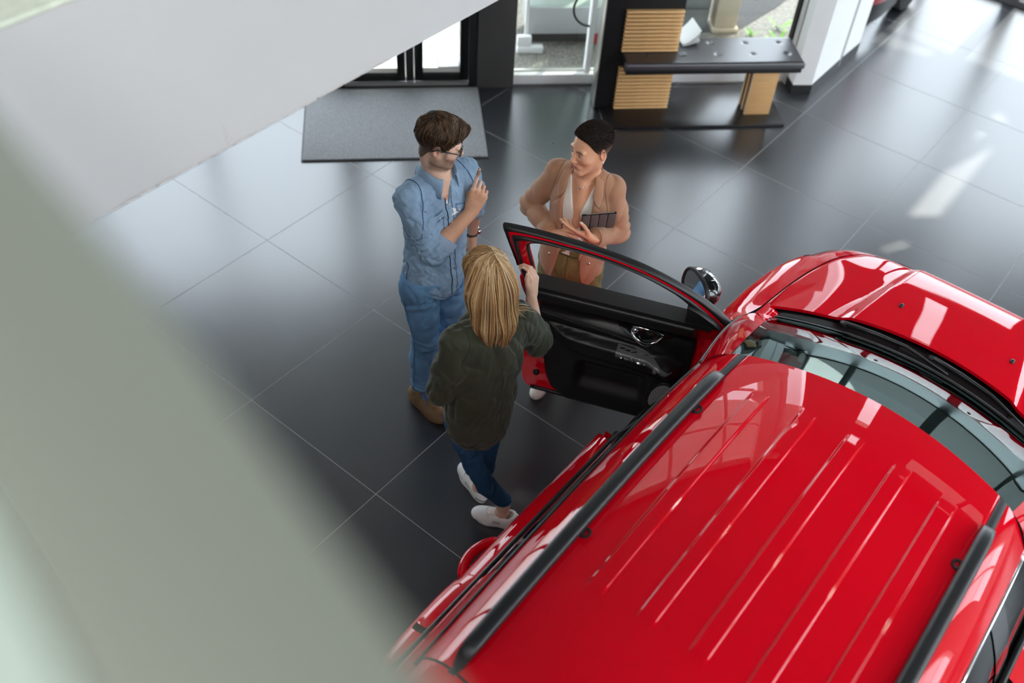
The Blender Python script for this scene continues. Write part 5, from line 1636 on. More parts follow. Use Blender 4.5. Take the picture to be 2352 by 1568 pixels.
M_eye = mat('eye_white', (0.75, 0.73, 0.70), 0.15)
M_iris = mat('brown_iris', (0.03, 0.015, 0.008), 0.1)
M_lash = mat('dark_lashes', (0.012, 0.008, 0.007), 0.6)
M_skin = mat('skin', (0.6, 0.35, 0.25), rough=0.5, attr=True, spec=0.35, sss=0.12, noise=(90, 0.05))
M_hair = mat('hair', (0.1, 0.05, 0.02), rough=0.45, attr=True, spec=0.35)
M_crop = mat('cropped_hair', (0.02, 0.012, 0.01), rough=0.75, attr=True, spec=0.12)
def mixc(c0, c1, t): return np.asarray(c0)[None,:]*(1-t[:,None]) + np.asarray(c1)[None,:]*t[:,None]
def gauss(P_, c, r): return np.exp(-(((P_-np.array(c))/np.array(r))**2).sum(axis=1))
def face_colour(H, base, lip, brow, blush, beard=None, fem=False):
    def fn(V):
        n = len(V); L = H.loc(V); C = np.tile(np.array(base), (n,1)).astype(float)
        C = C*(1-0.0*L[:,:1])
        fr = sstep(0.02, 0.06, L[:,1])
        for sx in (-1,1):
            t = 0.45*gauss(L, (sx*0.045,0.075,-0.03), (0.022,0.03,0.02)); C = C*(1-t[:,None])+np.array(blush)*t[:,None]
            t = 0.5*gauss(L, (sx*0.080,-0.012,-0.004), (0.012,0.02,0.03)); C = C*(1-t[:,None])+np.array(blush)*t[:,None]
        t = 0.4*gauss(L, (0,0.108,-0.028), (0.014,0.012,0.012)); C = C*(1-t[:,None])+np.array(blush)*t[:,None]
        if beard is not None:
            jaw = sstep(-0.018,-0.045,L[:,2])*sstep(-0.030,0.0,L[:,1])*sstep(-0.135,-0.112,L[:,2])
            side_ = np.exp(-((np.abs(L[:,0])-0.062)/0.014)**2)*sstep(-0.02,0.01,L[:,1])*(1-sstep(0.035,0.05,L[:,1]))*sstep(0.02,0.0,L[:,2])*sstep(-0.13,-0.11,L[:,2])
            cheek = 1-sstep(0.0,1.0,gauss(L,(0.042,0.07,-0.03),(0.028,0.03,0.020))+gauss(L,(-0.042,0.07,-0.03),(0.028,0.03,0.020)))
            t = np.clip(np.maximum(jaw*cheek, side_), 0, 1)*0.80; C = C*(1-t[:,None])+np.array(beard)*t[:,None]
        # lips
        t = np.clip(np.exp(-((L[:,0]/0.0205)**4))*np.exp(-(((L[:,2]+0.0648)/0.0105)**4))*sstep(0.088,0.093,L[:,1]), 0, 1)
        C = C*(1-t[:,None]*0.9)+np.array(lip)*t[:,None]*0.9
        # brows
        for sx in (-1,1):
            x = L[:,0]*sx
            zc = 0.0225+0.0055*np.clip((x-0.012)/0.03,0,1)-0.0075*np.clip((x-0.036)/0.016,0,1)
            t = np.exp(-((L[:,2]-zc)/0.0042)**2)*sstep(0.010,0.015,x)*(1-sstep(0.047,0.052,x))*sstep(0.05,0.06,L[:,1])
            C = C*(1-t[:,None]*0.9)+np.array(brow)*t[:,None]*0.9
            # lid shade and lashes
            t = 0.45*gauss(L, (sx*0.031,0.088,0.006), (0.013,0.01,0.004)); C = C*(1-t[:,None])+np.array(blush)*0.55*t[:,None]
        return C
    return fn
def person(label, loc):
    return thing('person', label, 'person', loc)
# ------------------------------------------------------------------ man in the denim shirt
man = person('person in blue denim shirt and jeans with dark glasses, raising one finger', (-0.29, 0.74, 0))
mf = nrm((0.98, -0.12, 0)); mr = np.array([mf[1], -mf[0], 0]); mu = V3(0,0,1)
shR, elR, wrR = V3(-0.270,0.582,1.415), V3(-0.138,0.605,1.170), V3(-0.086,0.808,1.312)
shL, elL, wrL = V3(-0.215,0.905,1.415), V3(-0.240,1.010,1.160), V3(-0.268,1.035,0.930)
hipR, kneR, ankR = V3(-0.245,0.600,0.90), V3(-0.225,0.625,0.50), V3(-0.262,0.630,0.09)
hipL, kneL, ankL = V3(-0.215,0.775,0.90), V3(-0.215,0.805,0.50), V3(-0.300,0.850,0.09)
pel = (hipR+hipL)/2; chest = (shR+shL)/2 + V3(0.01,0,-0.12); neckb = V3(-0.245,0.742,1.480)
HM = Head((-0.218,0.730,1.676), (0.70,0.64,-0.32), scale=1.03)
R_t = np.array([mr, mf, mu])
F = Field(axis(-0.52, 0.08, 0.003), axis(0.40, 1.15, 0.003), axis(0.02, 1.84, 0.003, [(0.72,0.96),(1.14,1.52),(1.53,1.84)], 0.012))
HM.build(F)
F.cone(HM.w(0,-0.020,-0.060), neckb, 0.050, 0.056, 0.02); F.cone(HM.w(0,-0.01,-0.080), neckb+mf*0.02, 0.044, 0.052, 0.02)
F.cone(neckb, (shR+neckb)/2-V3(0,0,0.02), 0.050, 0.04, 0.03); F.cone(neckb, (shL+neckb)/2-V3(0,0,0.02), 0.050, 0.04, 0.03)
F.ell(chest, (0.150,0.095,0.21), R_t, 0.03); F.ell(pel+V3(0,0,0.08), (0.13,0.09,0.17), R_t, 0.03)
for a, b_ in ((shR, elR), (shL, elL)): F.cone(a, b_, 0.046, 0.040, 0.02)
for h_, k_, a_ in ((hipR,kneR,ankR),(hipL,kneL,ankL)): F.chain([h_, k_, a_, a_-V3(0,0,0.05)], [0.07,0.05,0.036,0.034], 0.02)
fd = nrm(wrR-elR)
F.chain([elR, elR+fd*0.07, elR+fd*0.15, wrR], [0.046,0.047,0.038,0.029], 0.012)
# raised right hand: index up, others curled, thumb across
hu = nrm((0.10,0.38,0.90)); hn = nrm((0.52,-0.72,0.30))
tR = hand(F, wrR, hu, hn, 1.16, True, curl=((-0.05,0.08,0.06),(1.15,1.25,0.7),(1.25,1.3,0.7),(1.30,1.3,0.7)), spread=0.05,
          thumb=(nrm(hu*0.7-np.cross(hu,hn)*0.35-hn*0.6), nrm(hu*0.45+np.cross(hu,hn)*0.55-hn*0.6), nrm(hu*0.2+np.cross(hu,hn)*0.8-hn*0.4)))
fl_ = nrm(wrL-elL)
F.chain([elL, elL+fl_*0.08, wrL], [0.042,0.040,0.027], 0.012)
lu = nrm((0.10,-0.10,-0.98)); ln_ = nrm((0.35,0.93,0.0))
tL = hand(F, wrL, lu, ln_, 1.06, False, curl=((0.3,0.4,0.3),(0.35,0.5,0.3),(0.4,0.55,0.35),(0.45,0.6,0.35)))
def hair_line(L):   # >0 keep
    zl = np.interp(L[...,1], [-0.12,-0.085,-0.055,-0.026,0.008,0.030,0.050,0.066,0.080,0.12], [-0.095,-0.095,-0.088,0.002,-0.006,0.012,0.040,0.058,0.066,0.070])
    return L[...,2]-zl
skin_m = (0.66, 0.355, 0.225); skin_pale = (0.76, 0.49, 0.36)
fc = face_colour(HM, skin_pale, (0.42,0.17,0.13), (0.05,0.028,0.016), (0.58,0.23,0.16), beard=(0.17,0.10,0.065))
def man_col(V):
    C = fc(V); L_ = HM.loc(V); t = sstep(-0.012,0.012,hair_line(L_))*(L_[:,2] > -0.10)*(np.abs(L_[:,0]) < 0.083); C = C*(1-t[:,None]*0.75)+np.array((0.10,0.06,0.04))*t[:,None]*0.75; low = V[:,2] < 1.42; t = np.where(low, 1.0, 0.0); C = C*(1-t[:,None]) + np.array(skin_m)*t[:,None]
    for (p, d, n_) in tR[1:4]:
        t = 0.35*np.exp(-(((V-p)/0.025)**2).sum(1)); C = C*(1-t[:,None])+np.array((0.55,0.20,0.14))*t[:,None]
    return C
body = field_obj('body', F, M_skin, man, 2, man_col)
HM.eyes(man, M_iris, M_lash)
M_nail = mat('natural_nail', (0.66,0.42,0.34), 0.3)
nail(tR[0][0], tR[0][1], hn, body, M_nail)

# shirt
M_denim = mat('light_blue_denim', (0.275, 0.400, 0.55), rough=0.85, noise=(9, 0.16), bump=(520, 0.22, 0.0015), spec=0.15)
M_denimd = mat('denim_seam', (0.075, 0.15, 0.29), rough=0.9, noise=(160, 0.35), spec=0.1)
M_denimi = mat('denim_inside', (0.32, 0.41, 0.54), rough=0.9, noise=(9, 0.1), spec=0.1)
S_ = Field(axis(-0.56, 0.06, 0.0045), axis(0.42, 1.14, 0.0045), axis(0.76, 1.56, 0.0045))
S_.ell(V3(-0.242,0.740,1.27), (0.186,0.122,0.21), R_t, 0.0)
S_.ell(V3(-0.236,0.722,1.06), (0.168,0.124,0.24), R_t, 0.05)
S_.ell(V3(-0.230,0.706,0.90), (0.172,0.134,0.17), R_t, 0.05)
S_.cone(shR+V3(0.005,0.02,0.0), shL+V3(0.0,-0.02,0.0), 0.072, 0.072, 0.05); S_.cone(neckb+V3(0,0,-0.055), (shR+neckb)/2+V3(0,0,-0.02), 0.072, 0.060, 0.05); S_.cone(neckb+V3(0,0,-0.055), (shL+neckb)/2+V3(0,0,-0.02), 0.072, 0.060, 0.05)
ud = nrm(elR-shR)
ST = Field(*S_.ax); ST.d = S_.d.copy()          # trunk of the shirt alone, for laying pockets and placket on
SL = Field(*S_.ax)
SL.cone(elR, elR+fd*0.055, 0.062, 0.059, 0.0)
SL.cut(lambda X, Y, Z: ((X-elR[0])*fd[0]+(Y-elR[1])*fd[1]+(Z-elR[2])*fd[2])-0.056, 0.004)
SL.chain([shR, shR+ud*0.14, elR+ud*0.012], [0.070,0.067,0.062], 0.018)
SL.chain([shL, (shL+elL)/2, elL], [0.072,0.066,0.058], 0.03); SL.cone(elL, elL+fl_*0.04, 0.057, 0.056, 0.01)
S_.d = smin(S_.d, SL.d, 0.022).astype(np.float32)
ST.displace(folds(0.0038, 3, 58, (1,1,0.8), True), 0.03); ST.displace(folds(0.0022, 5, 150, (1,1,0.8)), 0.03)
S_.displace(folds(0.0038, 3, 58, (1,1,0.8), True), 0.03); S_.displace(folds(0.0022, 5, 150, (1,1,0.8)), 0.03)
# bunching at the elbow
def elbowfold(x, y, z):
    P_ = np.stack([x,y,z],-1); t = (P_-shR)@ud; w_ = np.exp(-((t-0.23)/0.07)**2)*np.exp(-((np.linalg.norm(P_-shR-ud*t[:,None],axis=1)-0.06)/0.05)**2)
    return 0.0045*w_*np.sin(t*210+6*y*10)
S_.displace(elbowfold)
# hem: deeper at front and back, raised at the sides
def hem(X, Y, Z):
    sx = (X+0.228)*mr[0]+(Y-0.70)*mr[1]; return (0.862 - 0.045*np.cos(np.clip(sx/0.17,-1,1)*np.pi)*0.9) - Z
S_.cut(hem, 0.004)
S_.cut(lambda X, Y, Z: 0.050-np.sqrt((X-neckb[0]-0.012)**2+(Y-neckb[1])**2+((Z-1.56)*0.55)**2), 0.006)
S_.cut(lambda X, Y, Z: np.where(((X+0.24)*mf[0]+(Y-0.735)*mf[1]+0*Z) > 0.03, (Z-1.375)*0.42-np.abs((X+0.235)*mr[0]+(Y-0.722)*mr[1]-0.004), -0.03), 0.003)
shirt = field_obj('denim_shirt', S_, M_denim, man, 2)
def ring_on(Fd, c, ax_, r0, n=28, lift=0.002):
    ax_ = nrm(ax_); e1 = nrm(np.cross(ax_, (0.3,0.2,0.9))); e2 = np.cross(ax_, e1); out = []
    for a in np.linspace(0, 2*np.pi, n, endpoint=False):
        d = e1*math.cos(a)+e2*math.sin(a); out.append(Fd.snap(c, -d, lift, r0))
    return out
def on_front(Fd, c, rdir, fdir, x, z, lift=0.002, far=0.28):
    return Fd.snap(c + rdir*x + V3(0,0,z), -fdir, lift, far)
def tube_path(name, pts, r, m_, parent, n=6, closed=False):
    b = MB(); p = [tuple(q) for q in pts]
    if closed: p = p+[p[0]]
    b.tube(p, r, n); return obj(name, b, m_, parent, smooth=True)
# rolled cuff
b = MB(); rows = []
e1 = nrm(np.cross(fd, (0,0,1))); e2 = np.cross(fd, e1)
for t, r in ((0.012,0.0605),(0.016,0.0655),(0.050,0.0660),(0.080,0.0635),(0.086,0.0605),(0.082,0.0540),(0.05,0.0500)):
    rows.append([elR+fd*(t+0.006*math.sin(2*a+1)) + (e1*math.cos(a)+e2*math.sin(a))*(r+0.0025*math.sin(3*a)) for a in np.linspace(0,2*np.pi,32,endpoint=False)])
b.grid(np.array(rows), closed_v=True); obj('rolled_cuff', b, M_denimi, shirt, smooth=True, recalc=True)
# collar
def collar(nc, fwd, up, r_in, r_out, h_, drop, gap, tip, m_, parent, nm='collar', n=48, back=0.0):
    f = nrm(fwd); u = nrm(up); r = nrm(np.cross(f, u)); f = np.cross(u, r); rows = []
    for a in np.linspace(gap, 2*np.pi-gap, n):
        d = f*math.cos(a)+r*math.sin(a); k = math.exp(-((min(a-gap, 2*np.pi-gap-a))/0.35)**2)
        bk = back*(0.5-0.5*math.cos(a))
        rows.append([nc+d*r_in-u*0.012, nc+d*(r_in*1.0)+u*(h_*0.5+bk), nc+d*(r_in*1.03)+u*(h_+bk), nc+d*(r_in*1.12)+u*(h_*1.02+bk), nc+d*(r_in*1.22)+u*(h_*0.75+bk), nc+d*(r_out+tip*k*0.35)+u*(h_-drop-tip*k)])
    b = MB(); b.grid(np.array(rows)); o = obj(nm, b, m_, parent, smooth=True)
    md_ = o.modifiers.new('Solidify', 'SOLIDIFY'); md_.thickness = 0.003; md_.offset = 0
    return o, [q[-1] for q in rows]
nup = nrm((0.25,0.02,0.97))
col_, edge_ = collar(neckb+V3(0.010,0.002,-0.006), mf, nup, 0.069, 0.104, 0.048, 0.060, 0.52, 0.024, M_denim, shirt, back=0.014)
tube_path('collar_seam', [q+V3(0,0,0.003) for q in edge_], 0.0016, M_denimd, col_)
# white tee at the neck
b = MB(); rows = [[neckb+V3(0.012,0,-0.02)+ (mf*math.cos(a)+mr*math.sin(a))*r + V3(0,0,z-0.035*max(0,math.cos(a))) for a in np.linspace(0,2*np.pi,36,endpoint=False)] for r, z in ((0.060,0.012),(0.062,0.014),(0.072,-0.002),(0.092,-0.045),(0.112,-0.105))]
b.grid(np.array(rows), closed_v=True); obj('white_tee', b, M_sill, man, smooth=True)
# placket, buttons, pockets, seams
ctr = V3(-0.235,0.722,0)
zs_ = np.linspace(1.42, 0.86, 40)
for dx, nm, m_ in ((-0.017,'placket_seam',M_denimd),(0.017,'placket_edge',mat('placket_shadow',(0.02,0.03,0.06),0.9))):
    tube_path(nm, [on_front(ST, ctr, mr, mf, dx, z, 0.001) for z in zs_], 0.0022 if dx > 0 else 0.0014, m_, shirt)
M_snap = mat('pearl_snap', (0.75,0.70,0.62), 0.2, coat=0.5)
def snapbtn(x, z, parent=shirt, r=0.0062):
    p = on_front(ST, ctr, mr, mf, x, z, 0.003); b = MB(); e = nrm(mf); b.ball(p, (r,r,r*0.5), 12, 6, Matrix((tuple(mr), tuple(mu), tuple(mf))).transposed()); obj('snap_button', b, M_snap, parent, smooth=True)
for z in (1.38,1.29,1.20,1.11,1.02,0.93): snapbtn(0.0, z, r=0.005)
for sx in (1,-1):
    x0_ = sx*0.092
    flap = [(-0.055,1.370),(-0.03,1.360),(0.0,1.352),(0.03,1.360),(0.055,1.370),(0.055,1.332),(0.028,1.320),(0.0,1.306),(-0.028,1.320),(-0.055,1.332)]
    b = MB(); g = []
    for u in np.linspace(-0.055,0.055,9):
        top = 1.370-0.018*(1-abs(u)/0.055); bot = 1.332-0.026*(1-abs(u)/0.055)
        g.append([on_front(ST, ctr, mr, mf, x0_+u, top+(bot-top)*t, 0.0035) for t in np.linspace(0,1,6)])
    b.grid(np.array(g)); o = obj('pocket_flap', b, M_denim, shirt, smooth=True)
    md_ = o.modifiers.new('Solidify','SOLIDIFY'); md_.thickness = 0.004
    tube_path('flap_seam', [on_front(ST, ctr, mr, mf, x0_+u, 1.370-0.018*(1-abs(u)/0.055)-0.004, 0.006) for u in np.linspace(-0.053,0.053,12)], 0.0018, M_denimd, o)
    tube_path('flap_edge', [on_front(ST, ctr, mr, mf, x0_+u, 1.334-0.026*(1-abs(u)/0.055), 0.005) for u in np.linspace(-0.055,0.055,14)], 0.0016, M_denimd, o)
    for u in (-0.038,0.038):
        snapbtn(x0_+u, 1.338-0.010, o)
    out = [(x0_-0.053,1.345),(x0_-0.053,1.245),(x0_-0.02,1.230),(x0_+0.02,1.230),(x0_+0.053,1.245),(x0_+0.053,1.345)]
    pts = []
    for (xa,za),(xb,zb_) in zip(out[:-1], out[1:]): pts += [on_front(ST, ctr, mr, mf, xa+(xb-xa)*t, za+(zb_-za)*t, 0.0005) for t in np.linspace(0,1,8)]
    tube_path('pocket_seam', pts, 0.0013, M_denimd, shirt)
# shoulder, yoke, side and hem seams
ax_ = nrm(shR-shL)
tube_path('armhole_seam', ring_on(S_, shR-ax_*-0.0+V3(0,0.012,-0.012), nrm(ax_*0.9+V3(0,0,0.25)), 0.13, 36, 0.0008), 0.0024, M_denimd, shirt, closed=True)
tube_path('armhole_seam', ring_on(S_, shL+V3(0,-0.012,-0.012), nrm(-ax_*0.9+V3(0,0,0.25)), 0.13, 36, 0.0008), 0.0024, M_denimd, shirt, closed=True)
pts = [S_.snap(V3(-0.230,0.712,z)+mf*-0.01, -mr, 0.0008, 0.3) for z in np.linspace(0.86,1.06,24)]
tube_path('side_seam', pts, 0.0026, M_denimd, shirt)
hp_ = []
for a in np.linspace(0,2*np.pi,60,endpoint=False):
    d = mf*math.cos(a)+mr*math.sin(a); sx = 0.178*math.sin(a)
    z = 0.866-0.045*math.cos(np.clip(sx/0.17,-1,1)*np.pi)*0.9
    hp_.append(S_.snap(V3(-0.228,0.700,z+0.008), -d, 0.0006, 0.3))
tube_path('hem_seam', hp_, 0.0020, M_denimd, shirt, closed=True)

# jeans
M_jean = mat('mid_blue_denim', (0.150, 0.300, 0.50), rough=0.85, noise=(7, 0.28), bump=(520, 0.25, 0.0015), spec=0.15)
M_jeans = mat('jean_seam', (0.035, 0.10, 0.22), rough=0.9, noise=(160, 0.3), spec=0.1)
J_ = Field(axis(-0.50, 0.06, 0.0045), axis(0.42, 1.08, 0.0045), axis(0.06, 0.99, 0.0045))
J_.ell(pel+V3(0,0,0.03), (0.160,0.122,0.13), R_t, 0.0)
for h_, k_, a_ in ((hipR,kneR,ankR),(hipL,kneL,ankL)):
    J_.chain([h_+V3(0,0,-0.02), h_*0.5+k_*0.5+mf*0.012, k_+mf*0.008], [0.094,0.080,0.066], 0.03)
    J_.chain([k_+mf*0.004, k_*0.6+a_*0.4-mf*0.012, a_+V3(0,0,0.03)], [0.066,0.062,0.052], 0.02); J_.cone(a_+V3(0,0,0.05), a_+V3(0.004,0,0.012), 0.052, 0.052, 0.01)
J_.displace(folds(0.0036, 11, 85, (1,1,0.6), True)); 
def kneefold(x, y, z): return 0.003*np.exp(-((z-0.50)/0.07)**2)*np.sin(z*150+x*30+y*22) + 0.004*np.exp(-((z-0.15)/0.055)**2)*np.sin(z*190+x*50) + 0.003*np.exp(-((z-0.80)/0.05)**2)*np.sin(z*120-x*70+y*50)
J_.displace(kneefold)
J_.cut(lambda X, Y, Z: np.maximum(0.098-Z, Z-0.955), 0.003)
jeans = field_obj('jeans', J_, M_jean, man, 2)
for h_, k_, a_ in ((hipR,kneR,ankR),(hipL,kneL,ankL)):
    c = a_+V3(0,0,0.022); tube_path('cuff_seam', ring_on(J_, V3(a_[0],a_[1],0.116), (0,0,1), 0.12, 28, 0.0005), 0.0016, M_jeans, jeans, closed=True)
    pts = [J_.snap(np.where(z > 0.5, h_+(k_-h_)*((0.90-z)/0.40), k_+(a_-k_)*((0.5-z)/0.41))*V3(1,1,0)+V3(0,0,z), -mr*(1 if h_ is hipR else -1), 0.0004, 0.2) for z in np.linspace(0.84,0.12,60)]
    tube_path('outseam', pts, 0.0016, M_jeans, jeans)
pts = [J_.snap(pel+mr*x+V3(0,0,z-pel[2])+mf*0.05, -nrm(mr*0.5+mf), 0.0008, 0.3) for x, z in ((0.05,0.90),(0.07,0.868),(0.10,0.850),(0.13,0.845))]
tube_path('pocket_seam', pts, 0.0018, M_jeans, jeans)

# chukka boots
M_suede = mat('tan_suede', (0.22, 0.135, 0.075), rough=0.9, noise=(25, 0.18), bump=(300, 0.2, 0.002), spec=0.1)
M_soleb = mat('brown_sole', (0.17, 0.085, 0.045), rough=0.7)
M_lace = mat('blue_lace', (0.05, 0.20, 0.50), rough=0.8)
bR, FB, atB = shoe(man, (-0.315,0.600,0), (-0.042,0.575,0), 'suede_boot', M_suede, M_soleb, ankle_h=0.118, sole_h=0.020, width=0.050)
bL, FC, atC = shoe(man, (-0.345,0.872,0), (-0.085,0.860,0), 'suede_boot', M_suede, M_soleb, ankle_h=0.118, sole_h=0.020, width=0.050)
for Fz, at_, pr_ in ((FB, atB, bR), (FC, atC, bL)):
    for y in (0.36,0.43,0.50):
        pts = [Fz.snap(at_(x, y+0.012*(1 if i%2 else -1), 0.02), (0,0,-1), 0.0022, 0.13) for i, x in enumerate(np.linspace(-0.022,0.022,7))]
        tube_path('lace', pts, 0.0018, M_lace, pr_)
    for sgn in (-1,1):
        k0 = Fz.snap(at_(0.0,0.38,0.02), (0,0,-1), 0.006, 0.13)
        lp = [k0+V3(0,0,0.0), k0+np.array([0.01*sgn,-0.02*sgn,0.012]), k0+np.array([0.030,-0.032*sgn,0.004]), k0+np.array([0.036,-0.012*sgn,-0.004]), k0]
        tube_path('lace_loop', crv(lp, 24), 0.0016, M_lace, pr_)
        tl = [k0, k0+np.array([0.025,-0.012*sgn-0.01,0.004]), k0+np.array([0.055,-0.018*sgn-0.02,-0.020]), k0+np.array([0.075,-0.022*sgn-0.02,-0.045])]
        tube_path('lace_end', crv(tl, 16), 0.0016, M_lace, pr_)

# hair: cap plus combed strands swirling from the crown
sc_ = HM.s; RH = HM.R()
def thick_m(L):
    z = L[...,2]; y = L[...,1]
    return 0.0020 + 0.0050*sstep(-0.06,0.0,z) + 0.005*sstep(0.02,0.075,z) + 0.006*sstep(0.06,0.10,z)*sstep(-0.03,0.06,y)
def quiff(Fq):
    Fq.chain([HM.w(-0.030,0.062,0.098), HM.w(0.0,0.080,0.098), HM.w(0.034,0.068,0.090)], [0.012*sc_, 0.015*sc_, 0.012*sc_], 0.02)
CAPM = hair_cap(HM, axis(-0.38,-0.05,0.003), axis(0.59,0.93,0.003), axis(1.57,1.87,0.003), thick_m, hair_line, False, quiff, 0.004,
    lambda x, y, z: 0.0020*np.sin(150*np.hypot((x-HM.c[0]), (y-HM.c[1]))+3*np.arctan2(y-HM.c[1], x-HM.c[0])), pre=lambda q: q.cone(HM.w(0,-0.020,-0.060), neckb, 0.050, 0.056, 0.02))
rg = np.random.default_rng(21)
def hcol(V):
    L = HM.loc(V); t = 1-sstep(-0.06, 0.03, L[:,2]); n_ = rg.uniform(0.7,1.2,len(V))[:,None]
    return (np.array((0.040,0.022,0.012))*(1-t[:,None])+np.array((0.150,0.095,0.062))*t[:,None])*n_
hair_m = field_obj('hair', CAPM, M_hair, man, 1, hcol)
paths = []; cols = []
crown = HM.w(0.005,-0.055,0.115)
for i in range(2600):
    th = rg.uniform(0, 2*np.pi); ph = math.acos(rg.uniform(-0.05, 1.0))
    d = np.array([math.sin(ph)*math.cos(th), math.sin(ph)*math.sin(th), math.cos(ph)])
    L0 = d*np.array([0.079,0.103,0.100])+np.array([0,-0.013,0.030])
    if float(hair_line(L0[None])[0]) < 0.004: continue
    root = HM.w(*L0); Lc = HM.loc(crown[None])[0]
    v = L0-Lc; v /= np.linalg.norm(v)+1e-6
    swirl = np.cross(v, np.array([0,0,1.0])); top = L0[2] > 0.075
    ln_h = (0.055 if top else 0.022)*rg.uniform(0.7,1.2)
    dirl = v*0.9 + swirl*0.45*(1 if top else 0.2) + rg.normal(0,0.22,3) + np.array([0.25 if top else 0, 0.35 if top else 0.0, 0.25 if top and L0[1] > 0.03 else -0.1])
    pts = []; p = root.copy(); dw = nrm(HM.r*dirl[0]+HM.f*dirl[1]+HM.u*dirl[2])
    out = nrm(root-HM.w(0,-0.01,0.03))
    for k in range(7):
        q = CAPM.sample(p); 
        lift = 0.0025+0.003*math.sin(k/6*math.pi)*(1 if top else 0.3)
        p = p + (lift-q)*out*0.8; pts.append(p.copy()); p = p + dw*ln_h/6; out = nrm(p-HM.w(0,-0.01,0.03)); dw = nrm(dw + swirl@RH*0.12*(1 if top else 0) - out*0.15)
    paths.append(np.array(pts)); g = rg.uniform(0,1)
    cols.append(np.array((0.030,0.016,0.009))*(1-g)+np.array((0.24,0.135,0.068))*g*g*(1 if top else 0.5))
hs = strands('hair_strands', paths, 0.0011, cols, M_hair, hair_m); hs['kind'] = 'stuff'

# glasses
gl = obj('glasses', MB().box(0,0.0001,0,0.0001,0,0.0001) if False else (lambda b: [b.tube([HM.w(sx*0.033+0.0235*math.cos(a), 0.1005-0.16*abs(sx*0.033+0.0235*math.cos(a))**1.3*1.2, 0.000+0.0185*math.sin(a)*(1 if math.sin(a) > 0 else 1.05)) for a in np.linspace(0,2*np.pi,29)], 0.0028, 6, caps=False) for sx in (-1,1)] and
    [b.tube([HM.w(sx*0.056,0.096,0.008), HM.w(sx*0.072,0.080,0.010), HM.w(sx*0.081,0.03,0.010), HM.w(sx*0.083,-0.01,0.010), HM.w(sx*0.080,-0.035,-0.008)], 0.0030, 6) for sx in (-1,1)] and
    b.tube([HM.w(-0.010,0.099,0.006), HM.w(0,0.106,0.009), HM.w(0.010,0.099,0.006)], 0.0026, 6))(MB()), M_gloss, man, smooth=True)
for sx in (-1,1):
    b = MB(); pts = [HM.w(sx*0.033+0.0225*math.cos(a), 0.1000-0.16*abs(sx*0.033+0.0225*math.cos(a))**1.3*1.2, 0.000+0.0175*math.sin(a)) for a in np.linspace(0,2*np.pi,28,endpoint=False)]
    b.add(pts, [tuple(range(28))]); obj('lens', b, M_glass, gl)
# wrist watch
c = wrL-fl_*0.012; e1 = nrm(np.cross(fl_, (0,0,1)) if abs(fl_[2]) < 0.9 else np.cross(fl_, (1,0,0))); e2 = np.cross(fl_, e1)
b = MB(); rows = [[c+fl_*t+(e1*math.cos(a)+e2*math.sin(a))*r for a in np.linspace(0,2*np.pi,28,endpoint=False)] for t, r in ((-0.010,0.0285),(-0.009,0.0315),(0.009,0.0315),(0.010,0.0285))]
b.grid(np.array(rows), closed_v=True); wt = obj('wrist_watch', b, mat('brown_strap',(0.06,0.035,0.02),0.6), man, smooth=True)
wd = nrm(V3(0.45,0.80,0.1)-fl_*np.dot(V3(0.45,0.80,0.1),fl_)); p0 = c+wd*0.031
b = MB(); b.tube([p0, p0+wd*0.010], 0.019, 24); obj('watch_case', b, M_chrome, wt, auto=50)
b = MB(); b.tube([p0+wd*0.0101, p0+wd*0.0112], 0.016, 24); obj('watch_dial', b, M_gloss, wt)
del F, S_, ST, SL, J_, CAPM
# ------------------------------------------------------------------ blonde person holding the door
bp_ = person('person with long straight blonde hair in dark green shirt, back turned, hand on car door', (0.49, 0.30, 0))
bf = nrm((-0.95,0.30,0)); br = np.array([bf[1], -bf[0], 0]); mu = V3(0,0,1)
R_b = np.array([br, bf, mu])
shR, elR, wrR = V3(0.515,0.400,1.335), V3(0.545,0.515,1.115), V3(0.402,0.648,1.205)
shL, elL, wrL = V3(0.432,0.105,1.335), V3(0.405,0.050,1.075), V3(0.290,0.230,1.000)
hipR, kneR, ankR = V3(0.488,0.290,0.86), V3(0.470,0.300,0.48), V3(0.405,0.333,0.085)
hipL, kneL, ankL = V3(0.440,0.138,0.86), V3(0.480,0.190,0.48), V3(0.592,0.293,0.085)
pel = (hipR+hipL)/2; neckb = V3(0.462,0.262,1.400)
HB = Head((0.428,0.285,1.575), (-0.88,0.42,-0.12), scale=0.98)
F = Field(axis(0.16, 0.72, 0.003), axis(-0.06, 0.86, 0.003), axis(0.015, 1.72, 0.003, [(0.015,0.16),(1.05,1.40),(1.43,1.70)], 0.012))
HB.build(F, True)
F.cone(HB.w(0,-0.028,-0.05), neckb, 0.044, 0.048, 0.02)
F.cone(neckb, (shR+neckb)/2, 0.046, 0.04, 0.03); F.cone(neckb, (shL+neckb)/2, 0.046, 0.04, 0.03)
F.ell((shR+shL)/2+V3(0,0,-0.12), (0.125,0.08,0.19), R_b, 0.03); F.ell(pel+V3(0,0,0.08), (0.12,0.085,0.17), R_b, 0.03)
for a, b_ in ((shR, elR), (shL, elL)): F.cone(a, b_, 0.038, 0.034, 0.02)
for h_, k_, a_ in ((hipR,kneR,ankR),(hipL,kneL,ankL)): F.chain([h_, k_, a_+V3(0,0,0.06), a_, a_-V3(0,0,0.05)], [0.062,0.038,0.030,0.029,0.027], 0.02)
for a_, s_ in ((ankL,1),(ankR,-1)):
    F.ell(a_+V3(0.008,-0.014,0.0), (0.014,0.014,0.014), None, 0.012); F.cone(a_, a_+V3(-0.040,0.018 if s_ < 0 else -0.017,-0.045), 0.028, 0.022, 0.02)
fd = nrm(wrR-elR); F.chain([elR, elR+fd*0.07, wrR], [0.035,0.034,0.0215], 0.012)
